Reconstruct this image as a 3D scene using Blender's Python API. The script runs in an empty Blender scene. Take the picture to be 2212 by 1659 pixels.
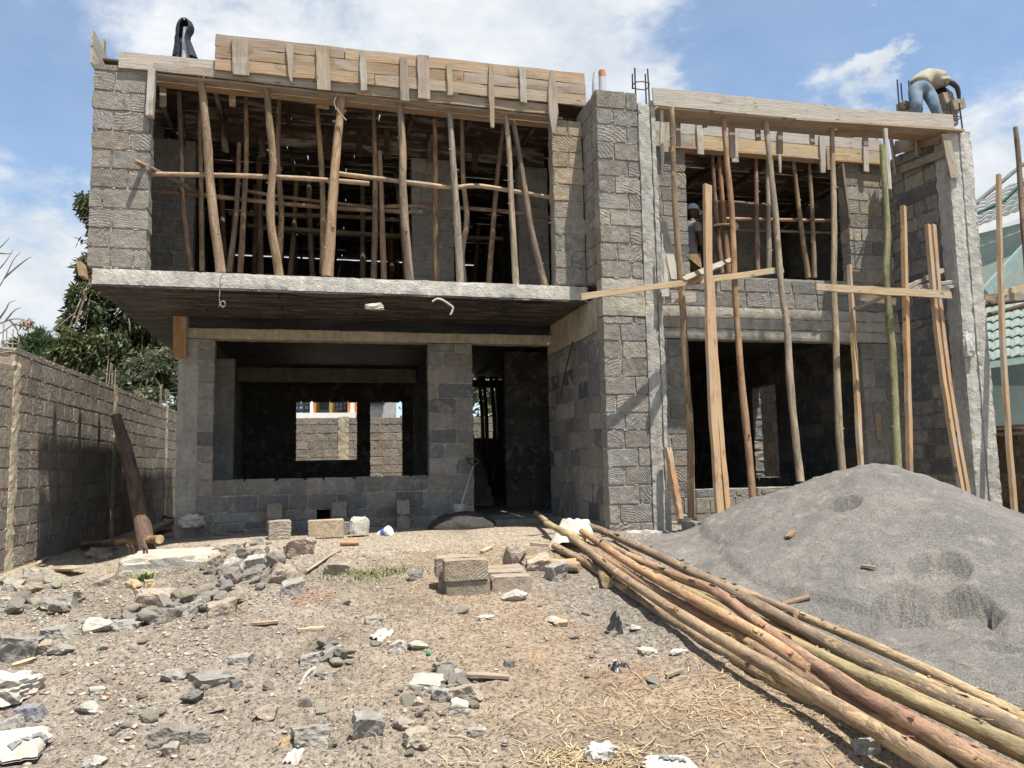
import bpy, bmesh, math, random
import numpy as np
from mathutils import Vector, Matrix, Euler
R_ = math.radians
SC = bpy.context.scene
COL = SC.collection
# ------------------------------------------------------------------ camera, sky, sun, exposure
IW, IH, FPX = 2212.0, 1659.0, 1660.0          # photograph frame the measurements were taken in
CAM = np.array([0.0, 0.0, 1.55])
def _cam_axes(yaw=14.0, pitch=6.0, roll=1.15):
    y, p, r = map(math.radians, (yaw, pitch, roll))
    fw = np.array([math.sin(y)*math.cos(p), math.cos(y)*math.cos(p), math.sin(p)])
    rt = np.array([math.cos(y), -math.sin(y), 0.0]); up = np.cross(rt, fw)
    return np.array([rt*math.cos(r)-up*math.sin(r), rt*math.sin(r)+up*math.cos(r), fw])
AX = _cam_axes()
cd = bpy.data.cameras.new('camera'); cam = bpy.data.objects.new('camera', cd); COL.objects.link(cam)
cd.sensor_width = 36.0; cd.lens = 36.0*FPX/IW; cd.clip_end = 3000.0; cd.clip_start = 0.05
M = Matrix(((AX[0][0], AX[1][0], -AX[2][0], CAM[0]), (AX[0][1], AX[1][1], -AX[2][1], CAM[1]),
            (AX[0][2], AX[1][2], -AX[2][2], CAM[2]), (0, 0, 0, 1)))
cam.matrix_world = M
SC.camera = cam
SC.view_settings.view_transform = 'Standard'; SC.view_settings.look = 'None'
SC.view_settings.exposure = 0.74; SC.view_settings.gamma = 1.0
SUN = Vector((0.175, -0.31, 1.0)).normalized()   # towards the sun
elev = math.asin(SUN.z); azim = math.atan2(SUN.x, SUN.y)
sl = bpy.data.lights.new('sun', 'SUN'); sl.energy = 5.0; sl.angle = R_(0.53); sl.color = (1.0, 0.955, 0.88)
so = bpy.data.objects.new('sun', sl); COL.objects.link(so)
so.rotation_euler = SUN.to_track_quat('Z', 'Y').to_euler(); so.location = (6, -8, 24)

def nn(nt, typ, **kw):
    n = nt.nodes.new(typ)
    for k, v in kw.items():
        if k.startswith('i_'):
            key = k[2:]; key = int(key) if key.isdigit() else key.replace('_', ' ')
            n.inputs[key].default_value = v
        else: setattr(n, k, v)
    return n
def rgba(c, a=1.0): return (c[0], c[1], c[2], a)

def ray(px, py):
    v = np.array([(px-IW/2)/FPX, -(py-IH/2)/FPX, 1.0]); return v @ AX
def at(px, py, ax, val):
    """the point of the plane x/y/z = val seen at this place of the photograph"""
    d = ray(px, py); t = (val-CAM[ax])/d[ax]; return CAM + d*t
def aY(px, py, Y): return at(px, py, 1, Y)

W = bpy.data.worlds.new('World'); SC.world = W; W.use_nodes = True
def build_sky():
    nt = W.node_tree; nt.nodes.clear(); L = nt.links.new
    out = nn(nt, 'ShaderNodeOutputWorld'); bg = nn(nt, 'ShaderNodeBackground'); bg.inputs['Strength'].default_value = 0.1
    sky = nn(nt, 'ShaderNodeTexSky'); sky.sky_type = 'NISHITA'; sky.sun_disc = False
    sky.sun_elevation = elev; sky.sun_rotation = azim; sky.altitude = 1800; sky.air_density = 1.0; sky.dust_density = 1.6; sky.ozone_density = 1.6
    tc = nn(nt, 'ShaderNodeTexCoord')
    # domain: direction, flattened towards the horizon like a cloud layer
    mp = nn(nt, 'ShaderNodeMapping'); mp.inputs['Scale'].default_value = (1.0, 1.0, 1.75); L(tc.outputs['Generated'], mp.inputs['Vector'])
    n1 = nn(nt, 'ShaderNodeTexNoise', i_Scale=3.1, i_Detail=8.0, i_Roughness=0.56, i_Distortion=0.25); L(mp.outputs[0], n1.inputs['Vector'])
    n2 = nn(nt, 'ShaderNodeTexNoise', i_Scale=9.0, i_Detail=8.0, i_Roughness=0.62, i_Distortion=0.2); L(mp.outputs[0], n2.inputs['Vector'])
    def math_(op, a, b=None, clamp=False):
        m = nn(nt, 'ShaderNodeMath', operation=op); m.use_clamp = clamp
        for i, s in enumerate((a, b)):
            if s is None: continue
            if isinstance(s, (int, float)): m.inputs[i].default_value = s
            else: L(s, m.inputs[i])
        return m.outputs[0]
    d = math_('ADD', math_('MULTIPLY', n1.outputs['Fac'], 0.74), math_('MULTIPLY', n2.outputs['Fac'], 0.60))
    # where the cloud banks and the clear patches of that day stood (directions on the sky sphere)
    n3 = nn(nt, 'ShaderNodeTexNoise', i_Scale=11.0, i_Detail=7.0, i_Roughness=0.6); L(mp.outputs[0], n3.inputs['Vector'])
    v1 = nn(nt, 'ShaderNodeVectorMath', operation='SUBTRACT'); L(n3.outputs['Color'], v1.inputs[0]); v1.inputs[1].default_value = (.5, .5, .5)
    v2 = nn(nt, 'ShaderNodeVectorMath', operation='MULTIPLY_ADD'); L(v1.outputs[0], v2.inputs[0]); v2.inputs[1].default_value = (.16, .16, .16); L(tc.outputs['Generated'], v2.inputs[2])
    for px, py, rad, w in SKY_BLOBS:
        c = ray(px, py); c = c/np.linalg.norm(c)
        vm = nn(nt, 'ShaderNodeVectorMath', operation='DISTANCE'); L(v2.outputs[0], vm.inputs[0]); vm.inputs[1].default_value = tuple(c)
        mr = nn(nt, 'ShaderNodeMapRange', interpolation_type='SMOOTHSTEP', i_1=0.0, i_2=rad, i_3=w, i_4=0.0); L(vm.outputs['Value'], mr.inputs[0])
        d = math_('ADD', d, mr.outputs[0])
    mask = nn(nt, 'ShaderNodeMapRange', interpolation_type='SMOOTHSTEP', i_1=0.52, i_2=0.86, i_3=0.22, i_4=1.0); L(d, mask.inputs[0])
    # brightness inside the cloud: puffy highlights and grey bellies
    sh = nn(nt, 'ShaderNodeMapRange', i_1=0.35, i_2=0.72, i_3=0.0, i_4=1.0); L(n2.outputs['Fac'], sh.inputs[0])
    cc = nn(nt, 'ShaderNodeMix', data_type='RGBA'); cc.inputs[6].default_value = (4.1, 4.5, 4.95, 1); cc.inputs[7].default_value = (5.9, 6.0, 6.15, 1)
    L(sh.outputs[0], cc.inputs[0])
    skm = nn(nt, 'ShaderNodeMix', data_type='RGBA', blend_type='MULTIPLY'); skm.inputs[0].default_value = 1.0
    skm.inputs[7].default_value = (1.0, 1.22, 1.26, 1); L(sky.outputs[0], skm.inputs[6])
    mx = nn(nt, 'ShaderNodeMix', data_type='RGBA'); L(mask.outputs[0], mx.inputs[0]); L(skm.outputs[2], mx.inputs[6]); L(cc.outputs[2], mx.inputs[7])
    L(mx.outputs[2], bg.inputs['Color']); L(bg.outputs[0], out.inputs['Surface'])
SKY_BLOBS = [(40, 220, 0.22, -0.34), (190, 330, 0.12, -0.12), (60, 480, 0.22, 0.3), (760, 60, 0.34, 0.26), (1260, 110, 0.26, 0.2), (1560, 70, 0.15, -0.26),
             (1730, 60, 0.16, -0.36), (2080, 60, 0.22, -0.4), (1905, 90, 0.045, 0.5), (1870, 140, 0.06, 0.42), (1770, 200, 0.07, 0.34), (1930, 200, 0.07, 0.25), (2170, 300, 0.18, 0.34), (1650, 170, 0.06, -0.12), (120, 620, 0.2, 0.05)]
build_sky()

# ------------------------------------------------------------------ small numeric helpers
def hash2(ix, iy, s):
    h = np.sin(ix*127.1 + iy*311.7 + s*74.7)*43758.5453
    return h - np.floor(h)
def vnoise(x, y, s=0.0):
    x = np.asarray(x, float); y = np.asarray(y, float)
    ix = np.floor(x); iy = np.floor(y); fx = x-ix; fy = y-iy
    fx = fx*fx*(3-2*fx); fy = fy*fy*(3-2*fy)
    a = hash2(ix, iy, s); b = hash2(ix+1, iy, s); c = hash2(ix, iy+1, s); d = hash2(ix+1, iy+1, s)
    return (a*(1-fx)+b*fx)*(1-fy) + (c*(1-fx)+d*fx)*fy
def fbm(x, y, s=0.0, o=4):
    r = 0; a = 0.5; t = 0
    for k in range(o):
        r = r + a*vnoise(np.asarray(x)*2**k + 17.3*k, np.asarray(y)*2**k + 9.1*k, s+k); t += a; a *= 0.5
    return r/t
def sstep(a, b, x):
    t = np.clip((np.asarray(x, float)-a)/(b-a), 0, 1); return t*t*(3-2*t)
GY = [-60, 0, 2.5, 4.0, 6.5, 8.0, 9.3, 11, 60, 900]; GZ = [0, 0, 0.05, 0.2, 0.50, 0.67, 0.72, 0.72, 0.62, 0.62]
def ground_base(x, y):
    x = np.asarray(x, float); y = np.asarray(y, float)
    z = np.interp(y, GY, GZ)
    z = z + 0.10*np.exp(-((x+0.62)**2/0.30+(y-7.25)**2/0.35)) + 0.06*np.exp(-((x+1.35)**2/0.25+(y-5.9)**2/0.2))
    z = z - 0.20*sstep(-1.7, -2.7, x)*sstep(6.5, 9, y) - 0.05*sstep(-0.6, -2.0, x)*sstep(3, 6, y)
    return z
def ground_h(x, y):
    z = ground_base(x, y)
    near = sstep(-8, -5, x)*sstep(12, 9, x)*sstep(-2, 1, y)*sstep(20, 14, y)
    b = (fbm(np.asarray(x)*0.9, np.asarray(y)*0.9, 3)-0.5)*0.13 + (fbm(np.asarray(x)*3.3, np.asarray(y)*3.3, 5)-0.5)*0.065
    fine = (fbm(np.asarray(x)*13, np.asarray(y)*13, 8, 3)-0.5)*0.03
    rough = 0.35 + 0.65*sstep(1.8, 0.2, x)            # rubble side is rougher than the trodden side
    flat = 1-0.75*sstep(8.1, 8.9, y)
    return z + near*flat*(b + fine*rough*1.6)
class HGrid:
    """height field sampled once, then read by bilinear interpolation"""
    def __init__(s, f, x0, x1, y0, y1, d):
        s.xs = np.arange(x0, x1, d); s.ys = np.arange(y0, y1, d); s.x0, s.y0, s.d, s.f = x0, y0, d, f
        X, Y = np.meshgrid(s.xs, s.ys, indexing='ij'); s.z = f(X, Y).tolist(); s.n = len(s.xs); s.m = len(s.ys)
    def __call__(s, x, y):
        u = (x-s.x0)/s.d; v = (y-s.y0)/s.d; i = int(math.floor(u)); j = int(math.floor(v))
        if i < 0 or j < 0 or i >= s.n-1 or j >= s.m-1: return float(s.f(x, y))
        u -= i; v -= j; a = s.z[i]; b = s.z[i+1]; return (a[j]*(1-u)+b[j]*u)*(1-v)+(a[j+1]*(1-u)+b[j+1]*u)*v
GB = HGrid(ground_base, -6, 12, -1, 24, 0.05)
GH = HGrid(ground_h, -5, 10, 1.5, 12, 0.03)
def march(px, py, f, far=14.0, fail=10.0):
    d = [float(q) for q in ray(px, py)]; c = [float(q) for q in CAM]
    def below(t): return c[2]+d[2]*t <= f(c[0]+d[0]*t, c[1]+d[1]*t)
    t = 1.0
    while t < far:
        if below(t):
            lo, hi = t-0.05, t
            for _ in range(10):
                m = (lo+hi)/2
                if below(m): hi = m
                else: lo = m
            return CAM+np.array(d)*hi
        t += 0.05
    return CAM+np.array(d)*fail
def atg(px, py, up=0.0):
    """where the sight line through this place of the photograph meets the ground (raised by up)"""
    return march(px, py, lambda x, y: GB(x, y)+up, 40.0, 12.0)
def px_per_m(p):
    return FPX/float(np.dot(np.array(p)-CAM, AX[2]))
# ------------------------------------------------------------------ materials
MATS = {}
class G:
    """thin wrapper for writing node trees"""
    def __init__(s, name, rough=0.9, spec=0.25):
        m = bpy.data.materials.new(name); m.use_nodes = True; s.m = m; s.nt = m.node_tree
        s.b = s.nt.nodes['Principled BSDF']; s.b.inputs['Roughness'].default_value = rough
        s.b.inputs['Specular IOR Level'].default_value = spec
        s.out = s.nt.nodes['Material Output']; MATS[name] = m
    def L(s, a, b): s.nt.links.new(a, b)
    def n(s, t, **k): return nn(s.nt, t, **k)
    def attr(s, name): return s.n('ShaderNodeAttribute', attribute_name=name)
    def obj(s, scale=None):
        tc = s.n('ShaderNodeTexCoord')
        return tc.outputs['Object'] if scale is None else s.map(tc.outputs['Object'], scale)
    def map(s, v, scale, loc=(0, 0, 0)):
        m = s.n('ShaderNodeMapping'); m.inputs['Scale'].default_value = scale; m.inputs['Location'].default_value = loc; s.L(v, m.inputs['Vector']); return m.outputs[0]
    def noise(s, v, scale, detail=5.0, rough=0.6, dist=0.0, col=False):
        n = s.n('ShaderNodeTexNoise', i_Scale=scale, i_Detail=detail, i_Roughness=rough, i_Distortion=dist)
        if v is not None: s.L(v, n.inputs['Vector'])
        return n.outputs['Color' if col else 'Fac']
    def ramp(s, v, a, b, lo=0.0, hi=1.0, smooth=True):
        r = s.n('ShaderNodeMapRange', i_1=a, i_2=b, i_3=lo, i_4=hi)
        if smooth: r.interpolation_type = 'SMOOTHSTEP'
        s.L(v, r.inputs[0]); return r.outputs[0]
    def math(s, op, a, b=None, clamp=False):
        m = s.n('ShaderNodeMath', operation=op); m.use_clamp = clamp
        for i, x in enumerate((a, b)):
            if x is None: continue
            if isinstance(x, (int, float)): m.inputs[i].default_value = x
            else: s.L(x, m.inputs[i])
        return m.outputs[0]
    def mix(s, f, a, b, mode='MIX'):
        m = s.n('ShaderNodeMix', data_type='RGBA', blend_type=mode)
        for i, x in ((0, f), (6, a), (7, b)):
            if isinstance(x, (int, float)): m.inputs[i].default_value = x
            elif isinstance(x, tuple): m.inputs[i].default_value = x if len(x) == 4 else rgba(x)
            else: s.L(x, m.inputs[i])
        return m.outputs[2]
    def scale_col(s, c, f):
        """colour times a grey factor"""
        v = s.n('ShaderNodeVectorMath', operation='SCALE'); s.L(c, v.inputs[0]); s.L(f, v.inputs['Scale']); return v.outputs[0]
    def color(s, c):
        if isinstance(c, tuple): s.b.inputs['Base Color'].default_value = rgba(c)
        else: s.L(c, s.b.inputs['Base Color'])
    def bump(s, h, dist=0.01, strength=1.0):
        b = s.n('ShaderNodeBump', i_Distance=dist, i_Strength=strength); s.L(h, b.inputs['Height']); s.L(b.outputs[0], s.b.inputs['Normal'])

def m_stone():
    g = G('stone_masonry', 0.95, 0.15); t = g.attr('tint'); l = g.attr('luv'); o = g.obj()
    n1 = g.noise(o, 14.0, 6, 0.65); n2 = g.noise(o, 70.0, 4, 0.6); n0 = g.noise(o, 2.2, 3, 0.6)
    w = g.n('ShaderNodeTexWave', wave_type='RINGS', rings_direction='SPHERICAL', i_Scale=10.5, i_Distortion=4.0, i_Detail=2.0, i_Detail_Scale=4.0); g.L(l.outputs['Vector'], w.inputs['Vector'])
    pm = g.ramp(g.noise(o, 7.0, 3, 0.5), 0.36, 0.58)
    wv = g.math('MULTIPLY', g.math('MULTIPLY', w.outputs['Fac'], t.outputs['Alpha']), pm)
    f = g.math('ADD', g.ramp(n1, 0.25, 0.8, 0.66, 1.3, False), g.ramp(n2, 0.3, 0.75, -0.16, 0.16, False))
    f = g.math('ADD', f, g.ramp(n0, 0.3, 0.7, -0.1, 0.1, False))
    sm_ = g.ramp(g.noise(o, 5.5, 5, 0.65, 0.6), 0.54, 0.64); dr_ = g.ramp(g.noise(g.obj((6, 6, 1.3)), 1.0, 4, 0.6), 0.6, 0.72)
    cc = g.mix(g.math('MULTIPLY', sm_, .62), t.outputs['Color'], (0.325, 0.30, 0.26)); cc = g.mix(g.math('MULTIPLY', dr_, .4), cc, (0.12, 0.112, 0.10))
    g.color(g.scale_col(cc, f))
    h = g.math('ADD', g.math('MULTIPLY', wv, 0.38), g.math('ADD', g.math('MULTIPLY', n1, 0.9), g.math('MULTIPLY', n2, 0.35)))
    g.bump(h, 0.022, 0.9)
def m_concrete():
    g = G('rough_concrete', 0.92, 0.2); t = g.attr('tint'); o = g.obj()
    n0 = g.noise(o, 1.7, 5, 0.6); n1 = g.noise(o, 12, 6, 0.65); n2 = g.noise(o, 60, 4, 0.6)
    st = g.noise(g.obj((9, 9, 1.1)), 1.0, 5, 0.6)
    f = g.math('ADD', g.ramp(n0, 0.3, 0.7, 0.78, 1.12, False), g.ramp(n1, 0.3, 0.7, -0.2, 0.2, False))
    f = g.math('ADD', f, g.math('ADD', g.ramp(n2, 0.3, 0.75, -0.1, 0.1, False), g.ramp(st, 0.35, 0.7, 0.1, -0.16, False)))
    c = g.scale_col(t.outputs['Color'], f)
    c = g.mix(g.math('MULTIPLY', g.ramp(g.noise(o, 3.3, 4, 0.6), 0.55, 0.72), 0.45), c, (0.46, 0.40, 0.29))
    g.color(c)
    pits = g.n('ShaderNodeTexVoronoi', i_Scale=26.0); g.L(o, pits.inputs['Vector'])
    pv = g.ramp(pits.outputs['Distance'], 0.0, 0.3, -0.5, 0.0)
    g.bump(g.math('ADD', g.math('ADD', g.math('MULTIPLY', n1, 1.0), g.math('MULTIPLY', n2, 0.5)), pv), 0.015, 0.9)
def m_plank():
    g = G('sawn_timber', 0.85, 0.2); t = g.attr('tint'); l = g.attr('luv'); 
    v = l.outputs['Vector']
    gr = g.noise(g.map(v, (3.0, 55.0, 55.0)), 1.0, 6, 0.65, 0.6); big = g.noise(g.map(v, (1.5, 6.0, 3.0)), 1.0, 4, 0.6, 0.4)
    fine = g.noise(g.map(v, (60.0, 160.0, 60)), 1.0, 2, 0.5)
    f = g.math('ADD', g.ramp(gr, 0.25, 0.75, 0.66, 1.24, False), g.ramp(fine, 0.3, 0.7, -0.08, 0.08, False))
    c = g.scale_col(t.outputs['Color'], f)
    # cement smears and weathered grey patches
    c = g.mix(g.math('MULTIPLY', g.ramp(big, 0.47, 0.68), 0.65), c, (0.385, 0.355, 0.305))
    st = g.noise(g.map(v, (2.2, 5.0, 3.0), (4, 8, 1)), 1.0, 5, 0.7, 0.6); c = g.mix(g.math('MULTIPLY', g.ramp(st, 0.54, 0.68), 0.5), c, (0.16, 0.115, 0.08))
    k = g.n('ShaderNodeTexVoronoi', i_Scale=1.0); g.L(g.map(v, (3.0, 11.0, 5.0)), k.inputs['Vector'])
    c = g.mix(g.ramp(k.outputs['Distance'], 0.05, 0.16, 0.75, 0.0), c, (0.085, 0.045, 0.022))
    g.color(c)
    g.bump(g.math('ADD', gr, g.math('MULTIPLY', fine, 0.5)), 0.007, 0.8)
def m_bark():
    g = G('pole_bark', 0.85, 0.22); t = g.attr('tint'); l = g.attr('luv'); v = l.outputs['Vector']
    gr = g.noise(g.map(v, (14.0, 2.6, 14.0)), 1.0, 6, 0.65, 0.5); fl = g.noise(g.map(v, (7.0, 1.6, 7.0)), 1.0, 6, 0.7, 1.2)
    fine = g.noise(g.map(v, (90, 24, 90)), 1.0, 3, 0.6)
    f = g.math('ADD', g.ramp(gr, 0.3, 0.7, 0.5, 1.38, False), g.ramp(fine, 0.3, 0.7, -0.2, 0.2, False))
    c = g.scale_col(t.outputs['Color'], f)
    fm = g.ramp(fl, 0.53, 0.57)
    c = g.mix(g.math('MULTIPLY', fm, g.math('MULTIPLY', t.outputs['Alpha'], 1.0)), c, g.mix(0.6, c, (0.52, 0.36, 0.19)))
    dm = g.ramp(g.noise(g.map(v, (5.0, 1.1, 5.0), (3, 5, 7)), 1.0, 5, 0.7, 0.8), 0.58, 0.7)
    c = g.mix(g.math('MULTIPLY', dm, 0.55), c, (0.085, 0.06, 0.042))
    g.color(c)
    g.bump(g.math('ADD', g.math('MULTIPLY', gr, 0.8), g.math('ADD', g.math('MULTIPLY', fm, -0.4), g.math('MULTIPLY', fine, 0.5))), 0.010, 0.9)
def m_rock():
    g = G('quarry_stone', 0.95, 0.2); t = g.attr('tint'); o = g.obj(); 
    n1 = g.noise(o, 11, 6, 0.68); n2 = g.noise(o, 75, 4, 0.65); n3 = g.noise(o, 3.5, 3, 0.5)
    f = g.math('ADD', g.ramp(n1, 0.25, 0.75, 0.6, 1.35, False), g.ramp(n2, 0.3, 0.7, -0.2, 0.2, False))
    c = g.scale_col(t.outputs['Color'], f)
    c = g.mix(g.math('MULTIPLY', g.ramp(n3, 0.5, 0.68), 0.4), c, (0.42, 0.35, 0.25))
    g.color(c); g.bump(g.math('ADD', n1, g.math('MULTIPLY', n2, 0.6)), 0.02, 0.9)
def m_ground():
    g = G('bare_earth', 0.97, 0.1); tc = g.n('ShaderNodeTexCoord'); o = tc.outputs['Object']
    big = g.noise(o, 0.55, 5, 0.6, 0.4); mid = g.noise(o, 3.2, 6, 0.65, 0.3); sm = g.noise(o, 24, 5, 0.65); gr = g.noise(o, 95, 4, 0.65)
    sx = g.n('ShaderNodeSeparateXYZ'); g.L(o, sx.inputs[0])
    # trodden tan soil to the right, grey stone dust to the left, dust strip of cement and soil before the house
    wob = g.math('MULTIPLY', g.math('SUBTRACT', big, 0.5), 3.2)
    tan = g.ramp(g.math('ADD', sx.outputs[0], wob), -0.5, 1.6)
    c = g.mix(g.ramp(mid, 0.3, 0.7), (0.275, 0.229, 0.18), (0.372, 0.315, 0.25))
    ct = g.mix(g.ramp(mid, 0.3, 0.7), (0.315, 0.235, 0.162), (0.395, 0.302, 0.212))
    c = g.mix(tan, c, ct)
    strip = g.ramp(g.math('ADD', sx.outputs[1], g.math('MULTIPLY', g.math('SUBTRACT', mid, 0.5), 1.4)), 7.6, 8.5)
    c = g.mix(g.math('MULTIPLY', strip, 0.8), c, g.mix(g.ramp(sm, 0.3, 0.7), (0.40, 0.335, 0.255), (0.52, 0.445, 0.345)))
    dk = g.ramp(g.noise(o, 0.9, 5, 0.62, 0.5), 0.53, 0.68)
    c = g.mix(g.math('MULTIPLY', dk, 0.5), c, (0.17, 0.135, 0.105))
    red = g.ramp(g.noise(o, 0.75, 4, 0.55, 0.2), 0.62, 0.72)
    c = g.mix(g.math('MULTIPLY', red, 0.55), c, (0.30, 0.165, 0.10))
    gx = g.math('ABSOLUTE', g.math('ADD', g.math('ADD', sx.outputs[0], -2.25), g.math('MULTIPLY', g.math('SUBTRACT', mid, 0.5), 1.3)))
    gm = g.math('MULTIPLY', g.ramp(gx, 0.15, 0.75, 1.0, 0.0), g.math('MULTIPLY', g.ramp(sx.outputs[1], 4.2, 5.2), g.ramp(sx.outputs[1], 7.9, 7.0)))
    gm = g.math('MAXIMUM', gm, g.ramp(sx.outputs[0], 2.9, 3.3))
    c = g.mix(g.math('MULTIPLY', gm, .68), c, g.mix(g.ramp(sm, .35, .65), (0.20, 0.188, 0.173), (0.29, 0.268, 0.236)))
    f = g.math('ADD', g.ramp(sm, 0.28, 0.72, 0.62, 1.32, False), g.ramp(gr, 0.3, 0.7, -0.42, 0.42, False))
    c = g.scale_col(c, f)
    g.color(c)
    vr = g.n('ShaderNodeTexVoronoi', i_Scale=34.0); g.L(o, vr.inputs['Vector'])
    g.bump(g.math('ADD', g.math('ADD', g.math('MULTIPLY', sm, 1.2), g.math('MULTIPLY', gr, 0.5)), g.ramp(vr.outputs['Distance'], 0.0, 0.5, 0.9, 0.0)), 0.032, 1.0)
def m_sand():
    g = G('grey_quarry_sand', 0.97, 0.15); o = g.obj()
    n1 = g.noise(o, 75, 4, 0.75); n2 = g.noise(o, 26, 5, 0.65); n3 = g.noise(o, 1.3, 5, 0.6, 0.5); n4 = g.noise(o, 5, 4, 0.6)
    c = g.mix(g.ramp(n3, 0.35, 0.65), (0.185, 0.173, 0.16), (0.24, 0.223, 0.20))
    c = g.mix(g.math('MULTIPLY', g.ramp(n4, 0.52, 0.72), 0.5), c, (0.36, 0.33, 0.275))
    f = g.math('ADD', g.ramp(n1, 0.32, 0.68, 0.56, 1.44, False), g.ramp(n2, 0.3, 0.7, -0.15, 0.15, False))
    g.color(g.scale_col(c, f)); g.bump(g.math('ADD', g.math('MULTIPLY', n1, 1.4), n2), 0.016, 1.0)
def m_leaf(name, c1, c2, trans=0.25):
    g = G(name, 0.5, 0.35); t = g.attr('tint')
    sx = g.n('ShaderNodeSeparateColor'); g.L(t.outputs['Color'], sx.inputs[0])
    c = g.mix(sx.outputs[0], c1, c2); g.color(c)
    tr = g.n('ShaderNodeBsdfTranslucent'); g.L(c, tr.inputs['Color']); mx = g.n('ShaderNodeMixShader'); mx.inputs[0].default_value = trans
    g.L(g.b.outputs[0], mx.inputs[1]); g.L(tr.outputs[0], mx.inputs[2]); g.L(mx.outputs[0], g.out.inputs['Surface'])
def m_cloth(name, c, dirt=None, rough=0.8, nscale=6.0, dscale=40):
    g = G(name, rough, 0.2); o = g.obj()
    n = g.noise(o, nscale, 5, 0.6); n2 = g.noise(o, dscale, 4, 0.6)
    col = g.mix(g.ramp(n, 0.42, 0.68), c, dirt if dirt else tuple(x*0.7 for x in c))
    col = g.scale_col(col, g.ramp(n2, 0.25, 0.75, 0.82, 1.16, False))
    g.color(col); g.bump(g.math('ADD', n, g.math('MULTIPLY', n2, 0.3)), 0.02, 0.5)
def m_plain(name, c, rough=0.6, metal=0.0, var=0.25, nscale=14.0, spec=0.4, bumpd=0.003):
    g = G(name, rough, spec); o = g.obj(); n = g.noise(o, nscale, 5, 0.6); n2 = g.noise(o, nscale*6, 3, 0.6)
    g.b.inputs['Metallic'].default_value = metal
    f = g.math('ADD', g.ramp(n, 0.25, 0.75, 1-var, 1+var, False), g.ramp(n2, 0.3, 0.7, -var*0.4, var*0.4, False))
    v = g.n('ShaderNodeRGB'); v.outputs[0].default_value = rgba(c)
    g.color(g.scale_col(v.outputs[0], f))
    if bumpd: g.bump(g.math('ADD', n, g.math('MULTIPLY', n2, 0.4)), bumpd, 0.6)
def m_tint(name, rough=0.9, var=0.2, ns=20.0, bumpd=0.004):
    g = G(name, rough, 0.2); t = g.attr('tint'); o = g.obj(); n = g.noise(o, ns, 5, 0.6)
    g.color(g.scale_col(t.outputs['Color'], g.ramp(n, 0.25, 0.75, 1-var, 1+var, False)))
    if bumpd: g.bump(n, bumpd, 0.6)
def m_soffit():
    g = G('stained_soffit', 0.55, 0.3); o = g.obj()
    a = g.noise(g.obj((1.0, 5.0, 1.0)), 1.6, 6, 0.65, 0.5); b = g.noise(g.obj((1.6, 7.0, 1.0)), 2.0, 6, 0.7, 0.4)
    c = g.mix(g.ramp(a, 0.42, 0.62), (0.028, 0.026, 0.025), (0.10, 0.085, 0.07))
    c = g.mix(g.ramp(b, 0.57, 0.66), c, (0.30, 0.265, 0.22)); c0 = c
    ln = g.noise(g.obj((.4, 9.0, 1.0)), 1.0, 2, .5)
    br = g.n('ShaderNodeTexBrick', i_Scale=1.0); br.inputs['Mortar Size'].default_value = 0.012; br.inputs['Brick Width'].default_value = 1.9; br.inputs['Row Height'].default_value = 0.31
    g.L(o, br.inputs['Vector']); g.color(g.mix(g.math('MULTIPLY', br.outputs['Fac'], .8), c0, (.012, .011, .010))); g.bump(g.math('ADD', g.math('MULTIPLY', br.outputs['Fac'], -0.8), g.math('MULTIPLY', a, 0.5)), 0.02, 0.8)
for fn in (m_stone, m_concrete, m_plank, m_bark, m_rock, m_ground, m_sand, m_soffit): fn()
m_leaf('broad_leaves', (0.028, 0.043, 0.016), (0.115, 0.130, 0.042)); m_leaf('pale_leaves', (0.07, 0.085, 0.045), (0.20, 0.21, 0.12)); m_leaf('feathery_leaves', (0.03, 0.06, 0.026), (0.09, 0.14, 0.055))
m_cloth('white_sacking', (0.50, 0.47, 0.41), (0.37, 0.33, 0.27), 0.7, 5, 30); m_cloth('dirty_sacking', (0.48, 0.45, 0.40), (0.34, 0.30, 0.25), 0.8)
m_cloth('grey_tshirt', (0.20, 0.185, 0.18), (0.165, 0.15, 0.15), 0.9); m_cloth('khaki_shirt', (0.33, 0.30, 0.235), (0.25, 0.225, 0.175), 0.9, 9)
m_cloth('blue_denim', (0.115, 0.165, 0.215), (0.19, 0.24, 0.28), 0.9, 7, 50); m_cloth('olive_trousers', (0.115, 0.085, 0.028), (0.085, 0.065, 0.024), 0.9)
m_cloth('light_blue_cotton', (0.47, 0.58, 0.68), (0.38, 0.48, 0.58), 0.85, 9); m_cloth('black_jacket', (0.028, 0.030, 0.036), (0.045, 0.05, 0.06), 0.75, 8)
m_cloth('blue_lining', (0.07, 0.095, 0.15), (0.10, 0.13, 0.19), 0.8, 8); m_cloth('brown_cloth', (0.33, 0.235, 0.13), (0.24, 0.17, 0.10), 0.9)
m_plain('dark_skin', (0.052, 0.030, 0.020), 0.5, 0, 0.15); m_plain('dark_hair', (0.012, 0.010, 0.009), 0.8, 0, 0.2)
m_plain('black_plastic', (0.014, 0.014, 0.015), 0.38, 0, 0.5, 3, 0.5, 0.02); m_plain('pvc_grey', (0.50, 0.52, 0.54), 0.45, 0, 0.1); m_plain('pvc_orange', (0.48, 0.21, 0.09), 0.45, 0, 0.1)
m_plain('rusty_steel', (0.085, 0.052, 0.038), 0.7, 0.4, 0.35, 30); m_plain('steel_bar', (0.045, 0.042, 0.045), 0.6, 0.5, 0.3, 30); m_plain('pale_bar', (0.33, 0.27, 0.21), 0.8, 0.0, 0.3, 30)
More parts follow.
